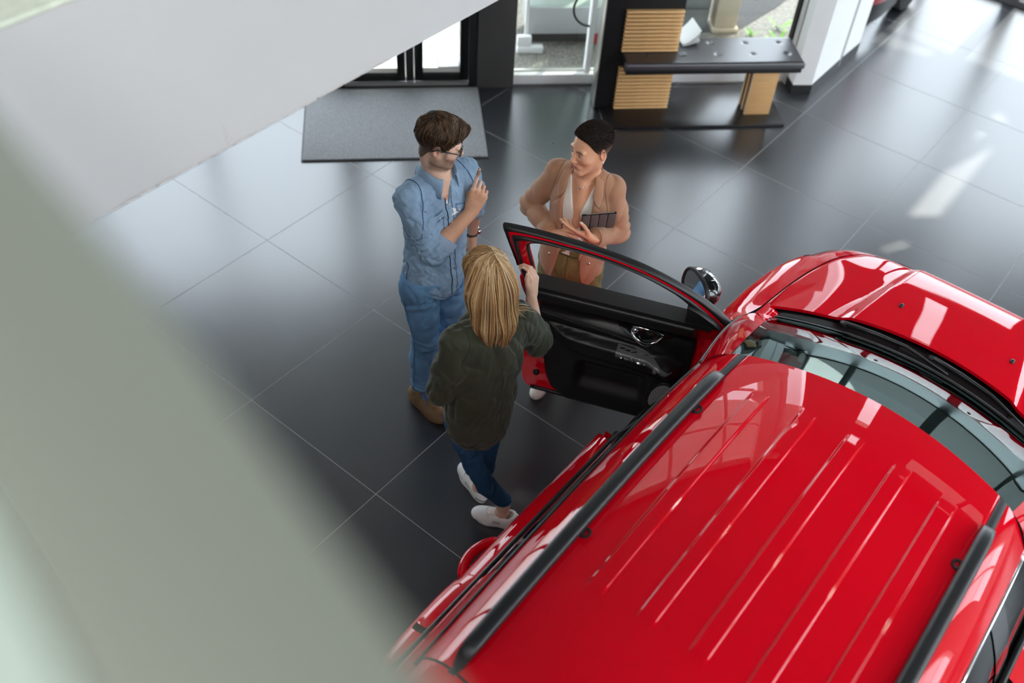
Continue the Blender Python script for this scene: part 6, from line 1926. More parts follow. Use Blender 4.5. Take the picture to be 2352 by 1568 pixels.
hu = nrm((-0.20,0.22,0.95)); vr_ = V3(0.777,0.628,0.05); vc_ = nrm(V3(0.41,-0.56,0.72))
hn = nrm(vr_*0.80+vc_*0.60); hn = nrm(hn-hu*np.dot(hn,hu)); sdv = np.cross(hu, hn)
tB = hand(F, wrR+vr_*0.006, hu, hn, 0.96, True, curl=((0.35,0.9,0.7),(0.45,0.95,0.7),(0.5,1.0,0.7),(0.55,1.0,0.7)), spread=0.05,
          thumb=(nrm(hu*0.72+vc_*0.60-vr_*0.35), nrm(hu*0.97+vc_*0.10-vr_*0.20), nrm(hu*0.97+vr_*0.12)))
fl_ = nrm(wrL-elL); F.chain([elL, elL+fl_*0.08, wrL], [0.036,0.033,0.022], 0.012)
hand(F, wrL, fl_, nrm((-0.5,-0.2,0.8)), 0.94, False)
skin_b = (0.70, 0.44, 0.32)
fcb = face_colour(HB, skin_b, (0.5,0.2,0.18), (0.12,0.07,0.04), (0.62,0.27,0.2), fem=True)
bodyb = field_obj('body', F, M_skin, bp_, 2, fcb); HB.eyes(bp_, M_iris, M_lash)
M_nailw = mat('pale_polish', (0.80,0.72,0.70), 0.2)
nail(tB[4][0], tB[4][1], nrm(vc_), bodyb, M_nailw)
for i in range(1): nail(tB[0][0], tB[0][1], tB[0][2], bodyb, M_nailw)

M_olive = mat('dark_olive_cloth', (0.036, 0.040, 0.024), rough=0.75, noise=(6, 0.14), bump=(300, 0.12, 0.002), spec=0.25, sheen=0.15)
M_olives = mat('olive_seam', (0.030, 0.034, 0.021), rough=0.9)
S_ = Field(axis(0.20, 0.80, 0.0045), axis(-0.08, 0.68, 0.0045), axis(0.66, 1.47, 0.0045))
S_.ell((shR+shL)/2+V3(0.008,0,-0.13), (0.165,0.112,0.20), R_b, 0.0)
S_.ell(V3(0.482,0.228,1.04), (0.156,0.116,0.24), R_b, 0.06)
S_.ell(V3(0.484,0.206,0.86), (0.160,0.120,0.25), R_b, 0.06)
S_.cone(shR+V3(-0.01,-0.03,0), shL+V3(0.01,0.03,0), 0.060, 0.060, 0.05)
S_.cone(neckb+V3(0,0,-0.055), (shR+neckb)/2+V3(0,0,-0.02), 0.066, 0.052, 0.05); S_.cone(neckb+V3(0,0,-0.055), (shL+neckb)/2+V3(0,0,-0.02), 0.066, 0.052, 0.05)
ud = nrm(elR-shR); ul = nrm(elL-shL)
S_.chain([shR, (shR+elR)/2, elR], [0.066,0.064,0.060], 0.03); S_.cone(elR, elR+fd*0.03, 0.060, 0.060, 0.015); S_.cone(elR+V3(0.01,0,-0.02), elR+fd*0.035+V3(0.005,0.0,-0.045), 0.044, 0.038, 0.03)
S_.chain([shL, (shL+elL)/2, elL], [0.066,0.062,0.058], 0.03); S_.chain([elL, elL+fl_*0.10], [0.056,0.050], 0.02)
S_.displace(folds(0.0065, 31, 48, (1,1,0.40), True)); S_.displace(folds(0.0024, 33, 140, (1,1,0.6)))
def pleat(x, y, z):
    q = (x-0.49)*br[0]+(y-0.235)*br[1]; return -0.006*np.exp(-((q-0.005)/0.016)**2)*sstep(1.30,1.10,z)*sstep(0.35,0.45,x) + 0.006*sstep(1.15,0.80,z)*np.sin(q*62+1.0)
S_.displace(pleat)
def hemb(X, Y, Z):
    q = (X-0.484)*bf[0]+(Y-0.206)*bf[1]; sx = (X-0.484)*br[0]+(Y-0.206)*br[1]
    return (0.755 + 0.10*sstep(-0.02,0.10,q) - 0.062*(1-2*np.clip(np.abs(sx)/0.17,0,1)**3)*sstep(0.05,-0.06,q)) - Z
S_.cut(hemb, 0.004)
S_.cut(lambda X, Y, Z: 0.046-np.sqrt((X-neckb[0]+0.01)**2+(Y-neckb[1])**2+((Z-1.49)*0.5)**2), 0.006)
shb = field_obj('olive_shirt', S_, M_olive, bp_, 2)
def roll(el, fdir, t0, r, nm, m_, parent, n=32):
    e1 = nrm(np.cross(fdir, (0.2,0.1,1))); e2 = np.cross(fdir, e1); b = MB(); rows = []
    for t, q in ((t0-0.012,r*0.97),(t0-0.006,r*1.06),(t0+0.018,r*1.08),(t0+0.038,r*1.05),(t0+0.043,r*0.98),(t0+0.036,r*0.88),(t0,r*0.84)):
        rows.append([el+fdir*(t+0.006*math.sin(2*a)+0.003*math.sin(5*a)) + (e1*math.cos(a)+e2*math.sin(a))*(q+0.003*math.sin(3*a+1)) for a in np.linspace(0,2*np.pi,n,endpoint=False)])
    b.grid(np.array(rows), closed_v=True); return obj(nm, b, m_, parent, smooth=True, recalc=True)
roll(elR, fd, 0.030, 0.060, 'rolled_cuff', M_olive, shb); roll(elL, fl_, 0.085, 0.052, 'rolled_cuff', M_olive, shb)
hp_ = []
for a in np.linspace(0,2*np.pi,60,endpoint=False):
    d = bf*math.cos(a)+br*math.sin(a); q = 0.12*math.cos(a); sx = 0.165*math.sin(a)
    z = 0.755+0.10*float(sstep(-0.02,0.10,np.array(q)))-0.062*(1-2*min(abs(sx)/0.17,1)**3)*float(sstep(0.05,-0.06,np.array(q)))
    hp_.append(S_.snap(V3(0.484,0.206,z+0.008), -d, 0.0006, 0.3))
tube_path('hem_seam', hp_, 0.0016, M_olives, shb, closed=True)
tube_path('armhole_seam', ring_on(S_, shL+V3(0,0.01,-0.01), nrm(shL-shR+V3(0,0,0.1)), 0.12, 36, 0.0006), 0.0016, M_olives, shb, closed=True)
tube_path('armhole_seam', ring_on(S_, shR+V3(0,-0.01,-0.01), nrm(shR-shL+V3(0,0,0.1)), 0.12, 36, 0.0006), 0.0016, M_olives, shb, closed=True)
tube_path('back_seam', [S_.snap(V3(0.49,0.235,z)+br*0.01, bf, 0.0002, 0.3) for z in np.linspace(1.22,0.80,40)], 0.0013, M_olives, shb)
# collar hidden mostly under the hair
collar(neckb+V3(0.004,0,-0.020), bf, nrm((-0.1,0.02,1)), 0.056, 0.080, 0.030, 0.040, 0.45, 0.02, M_olive, shb)

M_djean = mat('dark_blue_denim', (0.022, 0.075, 0.165), rough=0.8, noise=(7, 0.35), bump=(520, 0.2, 0.0015), spec=0.2)
J_ = Field(axis(0.26, 0.74, 0.0045), axis(0.02, 0.48, 0.0045), axis(0.09, 0.96, 0.0045))
J_.ell(pel+V3(0,0,0.03), (0.145,0.105,0.13), R_b, 0.0)
for h_, k_, a_ in ((hipR,kneR,ankR),(hipL,kneL,ankL)):
    J_.chain([h_+V3(0,0,-0.02), h_*0.5+k_*0.5, k_], [0.080,0.064,0.048], 0.025)
    J_.chain([k_, k_*0.6+a_*0.4-bf*0.010, a_+V3(0,0,0.10), a_+V3(0,0,0.055)], [0.048,0.047,0.038,0.037], 0.012)
J_.displace(folds(0.0022, 41, 110, (1,1,0.5), True))
J_.cut(lambda X, Y, Z: np.maximum(0.182-Z, Z-0.95), 0.003)
jb = field_obj('jeans', J_, M_djean, bp_, 2)
M_fray = mat('frayed_hem', (0.16,0.24,0.34), 0.9)
for h_, k_, a_ in ((hipR,kneR,ankR),(hipL,kneL,ankL)):
    c = k_+(a_-k_)*((0.48-0.188)/0.395)
    tube_path('frayed_hem', ring_on(J_, V3(c[0],c[1],0.188), (0,0,1), 0.10, 30, 0.0002), 0.0014, M_fray, jb, closed=True)

M_wshoe = mat('white_leather', (0.78,0.78,0.77), rough=0.45)
M_wsole = mat('white_sole', (0.82,0.82,0.81), rough=0.5)
M_greypatch = mat('grey_mesh_patch', (0.50,0.48,0.45), rough=0.7)
for hl, te in (((0.668,0.318,0),(0.470,0.232,0)), ((0.452,0.318,0),(0.232,0.405,0))):
    o, Fz, at_ = shoe(bp_, hl, te, 'white_sneaker', M_wshoe, M_wsole, ankle_h=0.078, sole_h=0.034, width=0.044)
    M_shl = mat('shoe_stitch', (0.42,0.41,0.40), 0.7)
    tube_path('sole_line', [at_(sx_, y_, 0.0355) for sx_, y_ in [((1 if math.sin(a) >= 0 else -1)*0.044*np.interp(0.5-0.5*math.cos(a), [0,0.06,0.2,0.42,0.70,0.88,0.97,1], [0.30,0.62,0.76,0.72,1.0,0.86,0.5,0.25])*abs(math.sin(a))**0.35*1.02, 0.5-0.5*math.cos(a)) for a in np.linspace(0.02, 2*np.pi-0.02, 50)]], 0.0012, M_shl, o)
    tube_path('toe_seam', [Fz.snap(at_(x, 0.74-0.10*(x/0.035)**2, 0.02), (0,0,-1), 0.0006, 0.13) for x in np.linspace(-0.034,0.034,14)], 0.0011, M_shl, o)
    for sx in (-1,1): tube_path('lace_stay', [Fz.snap(at_(sx*0.023, y, 0.02), (0,0,-1), 0.0006, 0.13) for y in np.linspace(0.38,0.68,12)], 0.0011, M_shl, o)
    b = MB(); b.tube([at_(0.030*math.cos(a), 0.215+0.16*math.sin(a), 0.078+0.012*max(0,-math.sin(a))) for a in np.linspace(0,2*np.pi,29)], 0.0075, 8, caps=False); obj('padded_collar', b, M_wshoe, o, smooth=True)
    for y in (0.42,0.49,0.56,0.62):
        tube_path('lace', [Fz.snap(at_(x, y, 0.02), (0,0,-1), 0.002, 0.13) for x in np.linspace(-0.020,0.020,7)], 0.0022, M_wsole, o)
    tube_path('dark_trim', [Fz.snap(at_(0.0,0.16,0.041)+0*V3(0,0,1), nrm(at_(0,0.16,0)-at_(0.06*math.sin(a),0.16-0.25*math.cos(a),0)), 0.0006, 0.10) for a in np.linspace(-1.2,1.2,20)], 0.0018, mat('dark_piping',(0.05,0.02,0.015),0.5), o)
    for sx in (-1,1):
        b = MB(); g = [[Fz.snap(at_(0.0,y,z), nrm(at_(0,y,0)-at_(sx*0.06,y,0)), 0.0012, 0.09) for z in (0.042,0.052,0.060)] for y in np.linspace(0.36,0.54,6)]
        b.grid(np.array(g)); obj('side_patch', b, M_greypatch, o, smooth=True)

# long straight hair
rg = np.random.default_rng(8)
CAPB = Field(axis(0.24,0.66,0.004), axis(0.10,0.46,0.004), axis(1.12,1.72,0.004))
RB = HB.R(); sc_ = HB.s
CAPB.ell(HB.w(0,-0.014,0.040), [q*sc_ for q in (0.088,0.108,0.092)], RB, 0)
CAPB.ell(HB.w(0,-0.055,-0.030), [q*sc_ for q in (0.094,0.072,0.11)], RB, 0.03)
bk = -bf
CAPB.chain([HB.w(0,-0.06,-0.03), neckb+bk*0.060+V3(0,0,0.02), V3(0.480,0.262,1.275)+bk*0.065], [0.078,0.066,0.034], 0.04, flat=(br, 1.25))
CAPB.displace(lambda x, y, z: 0.0030*np.sin(95*((x-0.43)*br[0]+(y-0.28)*br[1])+2.2*np.sin(9*z)+18*(z-1.4)*0.4), 0.03)
def cutb(X, Y, Z):
    q = [(X-HB.c[0]), (Y-HB.c[1]), (Z-HB.c[2])]
    lx, ly, lz = [sum(q[i]*float(a_[i]) for i in range(3))/sc_ for a_ in (HB.r, HB.f, HB.u)]
    return np.minimum((ly-np.interp(lz, [-0.3,-0.10,0.02,0.06,0.09,0.13], [-0.01,0.0,0.025,0.06,0.085,0.2]))*0.8, 0.2)
CAPB.cut(cutb, 0.006)
blond = [np.array(c) for c in ((0.48,0.30,0.135),(0.66,0.48,0.28),(0.36,0.19,0.072),(0.17,0.085,0.036),(0.54,0.32,0.14))]
def bcol(V):
    q = np.round(((V[:,0]-0.43)*br[0]+(V[:,1]-0.28)*br[1])*260).astype(int) % 5
    c = np.array(blond)[q]*0.55; return c
hb = field_obj('hair', CAPB, M_hair, bp_, 1, bcol)
paths = []; cols = []
part = lambda y: 0.018
for i in range(1500):
    x = rg.uniform(-0.088, 0.088); y = rg.uniform(-0.085, 0.075)
    side_ = 1 if x > 0.020 else -1
    p = HB.w(0.020+0.002*side_, y*0.9, 0.14)
    if rg.uniform() < 0.35: p = HB.w(x, y, 0.13)
    L_end = rg.uniform(0.45,0.56) if y < 0.04 else rg.uniform(0.30,0.45)
    if rg.uniform() < 0.12: L_end *= 0.6
    # flow: outwards from the parting then down
    az = math.atan2(x-0.020*0.3, -(y+0.03)) + rg.normal(0,0.10)
    az = np.clip(az, -2.05, 2.05)
    pts = []; n_ = 16; vel = nrm(HB.r*math.sin(az)*1.0 - HB.f*math.cos(az)*0.8 + HB.u*0.1)
    lift = rg.uniform(-0.001, 0.005); step = L_end/(n_-1)
    for k in range(n_):
        v = CAPB.sample(p) if p[2] > 1.13 else 0.0
        gx = np.array([CAPB.sample(p+e*0.006)-CAPB.sample(p-e*0.006) for e in np.eye(3)]); gn = np.linalg.norm(gx)
        nn = gx/gn if gn > 1e-6 else nrm(p-HB.c)
        if abs(v) < 0.10: p = p - nn*(v-lift)
        pts.append(p.copy())
        tgt = V3(0,0,-1)*(1.0 if k > 1 else 0.35) + vel*max(0.0, 0.9-0.22*k) + bk*0.03
        tgt = tgt - nn*np.dot(tgt, nn); vel = nrm(vel*0.35 + nrm(tgt)*0.65)
        p = p + vel*step
    pts = np.array(pts); amp = rg.uniform(0,0.004); pts += np.outer(np.sin(np.linspace(0,3,n_)+rg.uniform(0,6))*amp*np.linspace(0,1,n_), br)
    paths.append(pts)
    kx = int(np.floor(((pts[8]-HB.c)@br)*170 + rg.normal(0,0.7))) % 5; g = rg.uniform(0.75,1.15)
    cols.append(blond[kx]*g)
hs = strands('hair_strands', paths, 0.0021, cols, M_hair, hb); hs['kind'] = 'stuff'
# loose wisps over the right shoulder
paths = []; cols = []
for i in range(16):
    p0 = HB.w(0.075, -0.05, -0.16) + rg.normal(0,0.006,3); e = p0 + br*rg.uniform(0.05,0.12) + V3(0,0,rg.uniform(-0.05,-0.015)) - bf*rg.uniform(0.0,0.05)
    paths.append(crv([HB.w(0.085,-0.04,-0.08)+rg.normal(0,0.006,3), p0, (p0+e)/2+V3(0,0,0.012), e], 12)); cols.append(blond[i % 2]*1.1)
ws_ = strands('hair_wisps', paths, 0.0011, cols, M_hair, hb); ws_['kind'] = 'stuff'
del F, S_, J_, CAPB
# ------------------------------------------------------------------ short-haired person with the tablet
wp_ = person('person with cropped dark hair in camel blazer behind the car door, holding a tablet', (0.20, 1.24, 0))
wf_ = nrm((0.28,-0.96,0)); wr_ = np.array([wf_[1], -wf_[0], 0]); mu = V3(0,0,1)
R_w = np.array([wr_, wf_, mu])
shR, elR, wrR = V3(0.050,1.288,1.345), V3(-0.072,1.265,1.095), V3(0.150,1.145,1.095)
shL, elL, wrL = V3(0.322,1.366,1.345), V3(0.372,1.400,1.085), V3(0.345,1.200,1.150)
hipR, kneR, ankR = V3(0.115,1.255,0.87), V3(0.125,1.21,0.48), V3(0.160,1.215,0.085)
hipL, kneL, ankL = V3(0.275,1.305,0.87), V3(0.285,1.34,0.48), V3(0.312,1.43,0.085)
pel = (hipR+hipL)/2; neckb = V3(0.205,1.310,1.410)
HW = Head((0.240,1.262,1.588), (-0.36,-0.93,-0.10), up=(-0.10,0.02,1), scale=0.98)
F = Field(axis(-0.16, 0.48, 0.003), axis(1.02, 1.52, 0.003), axis(0.02, 1.72, 0.003, [(1.02,1.30),(1.31,1.71)], 0.012))
HW.build(F, True)
F.cone(HW.w(0,-0.030,-0.05), neckb, 0.043, 0.047, 0.02); F.cone(HW.w(0,-0.01,-0.07), neckb+wf_*0.012, 0.038, 0.044, 0.02)
F.cone(neckb, (shR+neckb)/2+V3(0,0,-0.01), 0.046, 0.04, 0.03); F.cone(neckb, (shL+neckb)/2+V3(0,0,-0.01), 0.046, 0.04, 0.03)
F.ell((shR+shL)/2+V3(0,0,-0.12)+wf_*0.02, (0.125,0.088,0.19), R_w, 0.03); F.ell(pel+V3(0,0,0.08), (0.12,0.085,0.17), R_w, 0.03)
F.cone(neckb+wf_*0.055+V3(0,0,-0.045), neckb+wf_*0.083+V3(0,0,-0.25), 0.030, 0.026, 0.03)
for a, b_ in ((shR, elR), (shL, elL)): F.cone(a, b_, 0.038, 0.034, 0.02)
for h_, k_, a_ in ((hipR,kneR,ankR),(hipL,kneL,ankL)): F.chain([h_, k_, a_, a_-V3(0,0,0.05)], [0.07,0.046,0.034,0.030], 0.02)
fd = nrm(wrR-elR); F.chain([elR, elR+fd*0.08, wrR], [0.034,0.032,0.0215], 0.012)
fl_ = nrm(wrL-elL); F.chain([elL, elL+fl_*0.07, wrL], [0.034,0.032,0.0215], 0.012)
# left hand under the tablet, palm up, thumb over its face
lu = nrm((-0.80,-0.42,0.30)); ln_ = nrm((0.10,-0.62,-0.78)); 
lsd = -np.cross(lu, nrm(ln_-lu*np.dot(ln_,lu)))
tWL = hand(F, wrL, lu, ln_, 0.95, False, curl=((0.10,0.15,0.10),(0.12,0.2,0.15),(0.2,0.3,0.2),(0.3,0.4,0.25)), spread=0.07,
           thumb=(nrm(lu*0.55-lsd*0.75-ln_*0.45), nrm(lu*0.70-lsd*0.45-ln_*0.45), nrm(lu*0.85-lsd*0.25-ln_*0.35)))
ru = nrm((0.80,-0.20,0.30)); rn = nrm((0.05,-0.70,0.7))
tWR = hand(F, wrR, ru, rn, 0.95, True, curl=((0.15,0.3,0.2),(0.2,0.35,0.25),(0.25,0.4,0.3),(0.3,0.45,0.3)))
def linew(L): return L[...,2]-np.interp(L[...,1], [-0.12,-0.085,-0.05,-0.022,0.010,0.028,0.045,0.062,0.075,0.12], [-0.075,-0.068,-0.045,0.006,0.002,0.026,0.058,0.078,0.086,0.09])
skin_w = (0.72, 0.38, 0.23)
fcw = face_colour(HW, skin_w, (0.50,0.13,0.14), (0.02,0.010,0.007), (0.58,0.20,0.13), fem=True)
def wcol(V):
    C = fcw(V); L_ = HW.loc(V); t = sstep(-0.010,0.012,linew(L_))*(L_[:,2] > -0.09)*(np.abs(L_[:,0]) < 0.081); return C*(1-t[:,None]*0.8)+np.array((0.06,0.035,0.025))*t[:,None]*0.8
bodyw = field_obj('body', F, M_skin, wp_, 2, wcol); HW.eyes(wp_, M_iris, M_lash)
M_nailb = mat('pale_blue_polish', (0.62,0.68,0.76), 0.2)
for t_ in tWL[:2] + [tWL[4]]:
    nail(t_[0], t_[1], ln_ if t_[2] is not None else nrm(-lsd*0.5+V3(0.3,-0.5,0.8)), bodyw, M_nailb, 0.0055)
nail(tWR[0][0], tWR[0][1], rn, bodyw, M_nailb)

# white top with deep V neck
M_cream = mat('cream_satin', (0.82,0.81,0.75), rough=0.5, sheen=0.2)
M_camel = mat('camel_suiting', (0.42,0.225,0.135), rough=0.75, noise=(400, 0.06), spec=0.2, sheen=0.15)
M_camels = mat('camel_seam', (0.23,0.115,0.065), rough=0.9)
S_ = Field(axis(-0.20, 0.52, 0.004), axis(1.06, 1.56, 0.004), axis(0.70, 1.46, 0.004))
ctr = (shR+shL)/2
S_.ell(ctr+V3(0,0,-0.12)+wf_*0.018, (0.160,0.112,0.19), R_w, 0.0)
S_.ell(V3(0.190,1.300,1.03), (0.150,0.108,0.22), R_w, 0.05)
S_.ell(pel+V3(0,0,0.02)+wf_*0.004, (0.170,0.128,0.19), R_w, 0.06)
S_.cone(shR, shL, 0.058, 0.058, 0.04); S_.cone(neckb+V3(0,0,-0.055), (shR+neckb)/2+V3(0,0,-0.02), 0.066, 0.050, 0.05); S_.cone(neckb+V3(0,0,-0.055), (shL+neckb)/2+V3(0,0,-0.02), 0.066, 0.050, 0.05)
S_.chain([shR, (shR+elR)/2, elR], [0.057,0.057,0.056], 0.02); S_.chain([elR, elR+fd*0.21], [0.056,0.048], 0.008)
S_.chain([shL, (shL+elL)/2, elL], [0.057,0.057,0.056], 0.02); S_.chain([elL, elL+fl_*0.165], [0.056,0.048], 0.008)
for q_ in (shR, shL): S_.ell(q_+V3(0,0,0.022), (0.050,0.050,0.034), None, 0.012)
S_.displace(folds(0.0040, 51, 52, (1,1,0.6), True))
def elb(x, y, z):
    o = 0
    for e_, d_ in ((elR, nrm(elR-shR)), (elL, nrm(elL-shL))):
        P_ = np.stack([x,y,z],-1)-e_; o = o + 0.0045*np.exp(-((np.linalg.norm(P_,axis=1)-0.05)/0.06)**2)*np.sin((P_@d_)*120+P_[:,0]*40)
    return o
S_.displace(elb)
T_ = Field(S_.ax[0], S_.ax[1], S_.ax[2]); T_.d = S_.d + 0.010
T_.cut(lambda X, Y, Z: np.maximum(0.990-Z, Z-1.40), 0.003)
FRX = lambda X, Y: (X-ctr[0])*wr_[0]+(Y-ctr[1])*wr_[1]
FRY = lambda X, Y: (X-ctr[0])*wf_[0]+(Y-ctr[1])*wf_[1]
# V neck of the top
T_.cut(lambda X, Y, Z: np.where(FRY(X,Y)+0*Z > -0.03, np.interp(Z, [1.16,1.40,1.5], [-0.004,0.062,0.075]) - np.abs(FRX(X,Y)+0.012), -0.02), 0.003)
T_.cut(lambda X, Y, Z: 0.052-np.sqrt((X-neckb[0])**2+(Y-neckb[1])**2+((Z-1.47)*0.5)**2), 0.004)
T_.cut(lambda X, Y, Z: np.abs(FRX(X,Y)+0*Z)-0.14, 0.003)
top_w = field_obj('cream_top', T_, M_cream, wp_, 1)
# blazer: open front with lapels
def openfront(X, Y, Z):
    half = np.interp(Z, [0.70,0.80,0.90,0.98,1.10,1.25,1.38,1.45], [0.100,0.085,0.066,0.054,0.058,0.074,0.074,0.070])
    return np.where(FRY(X,Y)+0*Z > 0.0, half-np.abs(FRX(X,Y)+0.010), -0.03)
S_.cut(openfront, 0.003)
def hemw(X, Y, Z): return (0.775+0.05*np.clip(FRY(X,Y),0,0.2)*0-0.05*sstep(0.10,0.03,np.abs(FRX(X,Y)+0.01)-0.02)*sstep(0.0,0.06,FRY(X,Y)))-Z
S_.cut(hemw, 0.003)
S_.cut(lambda X, Y, Z: 0.056-np.sqrt((X-neckb[0])**2+(Y-neckb[1])**2+((Z-1.49)*0.5)**2), 0.005)
blz = field_obj('camel_blazer', S_, M_camel, wp_, 2)
SF = Field(S_.ax[0], S_.ax[1], S_.ax[2]); SF.d = T_.d*0 + 0.15
SF.d = np.minimum(S_.d, 0.15)
# unopened copy for laying lapels on
SG = Field(S_.ax[0], S_.ax[1], S_.ax[2])
SG.ell(ctr+V3(0,0,-0.12)+wf_*0.018, (0.160,0.112,0.19), R_w, 0.0); SG.ell(V3(0.190,1.300,1.03), (0.150,0.108,0.22), R_w, 0.05); SG.ell(pel+V3(0,0,0.02)+wf_*0.004, (0.170,0.128,0.19), R_w, 0.06)
SG.cone(shR, shL, 0.058, 0.058, 0.04); SG.cone(neckb+V3(0,0,-0.055), (shR+neckb)/2+V3(0,0,-0.02), 0.066, 0.050, 0.05); SG.cone(neckb+V3(0,0,-0.055), (shL+neckb)/2+V3(0,0,-0.02), 0.066, 0.050, 0.05)
def wfront(x, z, lift): 
    dz = 0.55*max(0, (z-1.30)/0.12)
    return SG.snap(ctr+wr_*x+V3(0,0,z-ctr[2]), -nrm(wf_+V3(0,0,dz)), lift, 0.26)
for sx in (1,-1):
    # peaked lapel: inner roll line and outer edge
    inner = [(0.052,0.99),(0.056,1.08),(0.066,1.18),(0.074,1.27),(0.070,1.33)]
    outer = [(0.058,0.985),(0.082,1.07),(0.108,1.16),(0.132,1.245),(0.108,1.262)]
    b = MB(); g = []
    ii = crv(inner, 16); oo = crv(outer[:4], 14); oo = np.concatenate([oo, np.array([[0.112,1.256],[0.098,1.263]])])
    for p, q in zip(ii, oo): g.append([wfront(sx*(p[0]+(q[0]-p[0])*t)-0.010, p[1]+(q[1]-p[1])*t, 0.006+0.006*math.sin(math.pi*min(1,t*1.2))) for t in np.linspace(0,1,9)])
    b.grid(np.array(g)); o = obj('lapel', b, M_camel, blz, smooth=True); md_ = o.modifiers.new('Solidify','SOLIDIFY'); md_.thickness = 0.004; md_.offset = 0
    tube_path('lapel_edge', [wfront(sx*q[0]-0.010, q[1], 0.0065) for q in oo], 0.0013, M_camels, o)
    # collar leaf
    inner = [(0.070,1.325),(0.066,1.37),(0.052,1.41)]; outer = [(0.104,1.282),(0.112,1.335),(0.098,1.385)]
    b = MB(); g = []
    for p, q in zip(crv(inner, 10), crv(outer, 10)): g.append([wfront(sx*(p[0]+(q[0]-p[0])*t)-0.008, p[1]+(q[1]-p[1])*t, 0.010+0.005*math.sin(math.pi*t)) for t in np.linspace(0,1,7)])
    b.grid(np.array(g)); o2 = obj('collar', b, M_camel, blz, smooth=True); md_ = o2.modifiers.new('Solidify','SOLIDIFY'); md_.thickness = 0.004; md_.offset = 0
    # shoulder seam and buttons
    sh_ = shR if sx > 0 else shL
    tube_path('shoulder_seam', ring_on(S_, sh_+V3(0,0,-0.005)-wr_*sx*0.012, nrm(wr_*sx+V3(0,0,0.2)), 0.12, 34, 0.0003), 0.0013, M_camels, blz, closed=True)
    M_btn = mat('silver_button_%s' % ('right' if sx > 0 else 'left'), (0.75,0.70,0.68), 0.2, metal=0.9)
    for x, z in ((0.112,1.075),(0.100,0.965)):
        p = S_.snap(ctr+wr_*(sx*x-0.01)+V3(0,0,z-ctr[2]), -wf_, 0.004, 0.26); b = MB(); b.ball(p, (0.009,0.009,0.006), 12, 8, Matrix((tuple(wr_), tuple(mu), tuple(wf_))).transposed()); obj('blazer_button', b, M_btn, blz, smooth=True)
b = MB(); rows = []
for a in np.linspace(1.05, 2*np.pi-1.05, 30):
    d = wf_*math.cos(a)+wr_*math.sin(a); k = 0.5-0.5*math.cos(a)
    rows.append([neckb+d*0.058+V3(0,0,-0.02), neckb+d*0.060+V3(0,0,0.012+0.012*k), neckb+d*0.070+V3(0,0,0.014+0.012*k), neckb+d*0.098+V3(0,0,-0.035)])
b.grid(np.array(rows)); obj('collar_back', b, M_camel, blz, smooth=True)

for e_, d_, l_, nm in ((elR, fd, 0.205, 'cuff_edge'), (elL, fl_, 0.162, 'cuff_edge')):
    e1 = nrm(np.cross(d_, (0.1,0.2,1))); e2 = np.cross(d_, e1); c = e_+d_*l_
    b = MB(); rows = [[c+d_*t+(e1*math.cos(a)+e2*math.sin(a))*r for a in np.linspace(0,2*np.pi,28,endpoint=False)] for t, r in ((-0.02,0.047),(-0.018,0.0515),(0.030,0.0490),(0.034,0.046),(0.030,0.040),(0.0,0.036))]
    b.grid(np.array(rows), closed_v=True); obj(nm, b, M_camel, blz, smooth=True, recalc=True)
# trousers
M_khaki = mat('olive_trousers', (0.20,0.19,0.075), rough=0.75, noise=(8,0.12), spec=0.2)
M_khakis = mat('olive_trouser_seam', (0.06,0.055,0.02), rough=0.9)
J_ = Field(axis(-0.06, 0.48, 0.0045), axis(1.06, 1.50, 0.0045), axis(0.05, 1.04, 0.0045))
J_.ell(pel+V3(0,0,0.02)+wf_*0.006, (0.153,0.113,0.14), R_w, 0.0); J_.ell(pel+V3(0,0,0.12)+wf_*0.008, (0.134,0.098,0.11), R_w, 0.04)
for h_, k_, a_ in ((hipR,kneR,ankR),(hipL,kneL,ankL)):
    J_.chain([h_+V3(0,0,-0.02), h_*0.5+k_*0.5, k_], [0.090,0.074,0.060], 0.03); J_.chain([k_, k_*0.5+a_*0.5, a_], [0.060,0.055,0.046], 0.02)
J_.displace(folds(0.003, 61, 80, (1,1,0.6), True)); J_.cut(lambda X, Y, Z: np.maximum(0.10-Z, Z-1.015), 0.003)
tr = field_obj('olive_trousers', J_, M_khaki, wp_, 2)
tube_path('fly_seam', [J_.snap(pel+wr_*(-0.01-0.02*max(0,(0.83-z))/0.1)+V3(0,0,z-pel[2]), -wf_, 0.0006, 0.25) for z in np.linspace(0.98,0.80,16)], 0.0016, M_khakis, tr)
for x, r0 in ((0.09,1),(-0.10,-1)): tube_path('pocket_seam', [J_.snap(pel+wr_*(x+0.03*r0*t)+V3(0,0,0.955-0.10*t-pel[2]), -wf_, 0.0006, 0.25) for t in np.linspace(0,1,10)], 0.0016, M_khakis, tr)
wb = [J_.snap(V3(pel[0],pel[1],0.985), -(wf_*math.cos(a)+wr_*math.sin(a)), 0.001, 0.25) for a in np.linspace(0,2*np.pi,50,endpoint=False)]
tube_path('waistband', wb, 0.003, M_khakis, tr, closed=True)
M_cshoe = mat('cream_shoe', (0.70,0.68,0.62), 0.5)
shoe(wp_, (0.155,1.255,0), (0.222,1.035,0), 'cream_shoe', M_cshoe, M_cshoe, ankle_h=0.07, sole_h=0.03, width=0.042)
shoe(wp_, (0.300,1.465,0), (0.365,1.255,0), 'cream_shoe', M_cshoe, M_cshoe, ankle_h=0.07, sole_h=0.03, width=0.042)

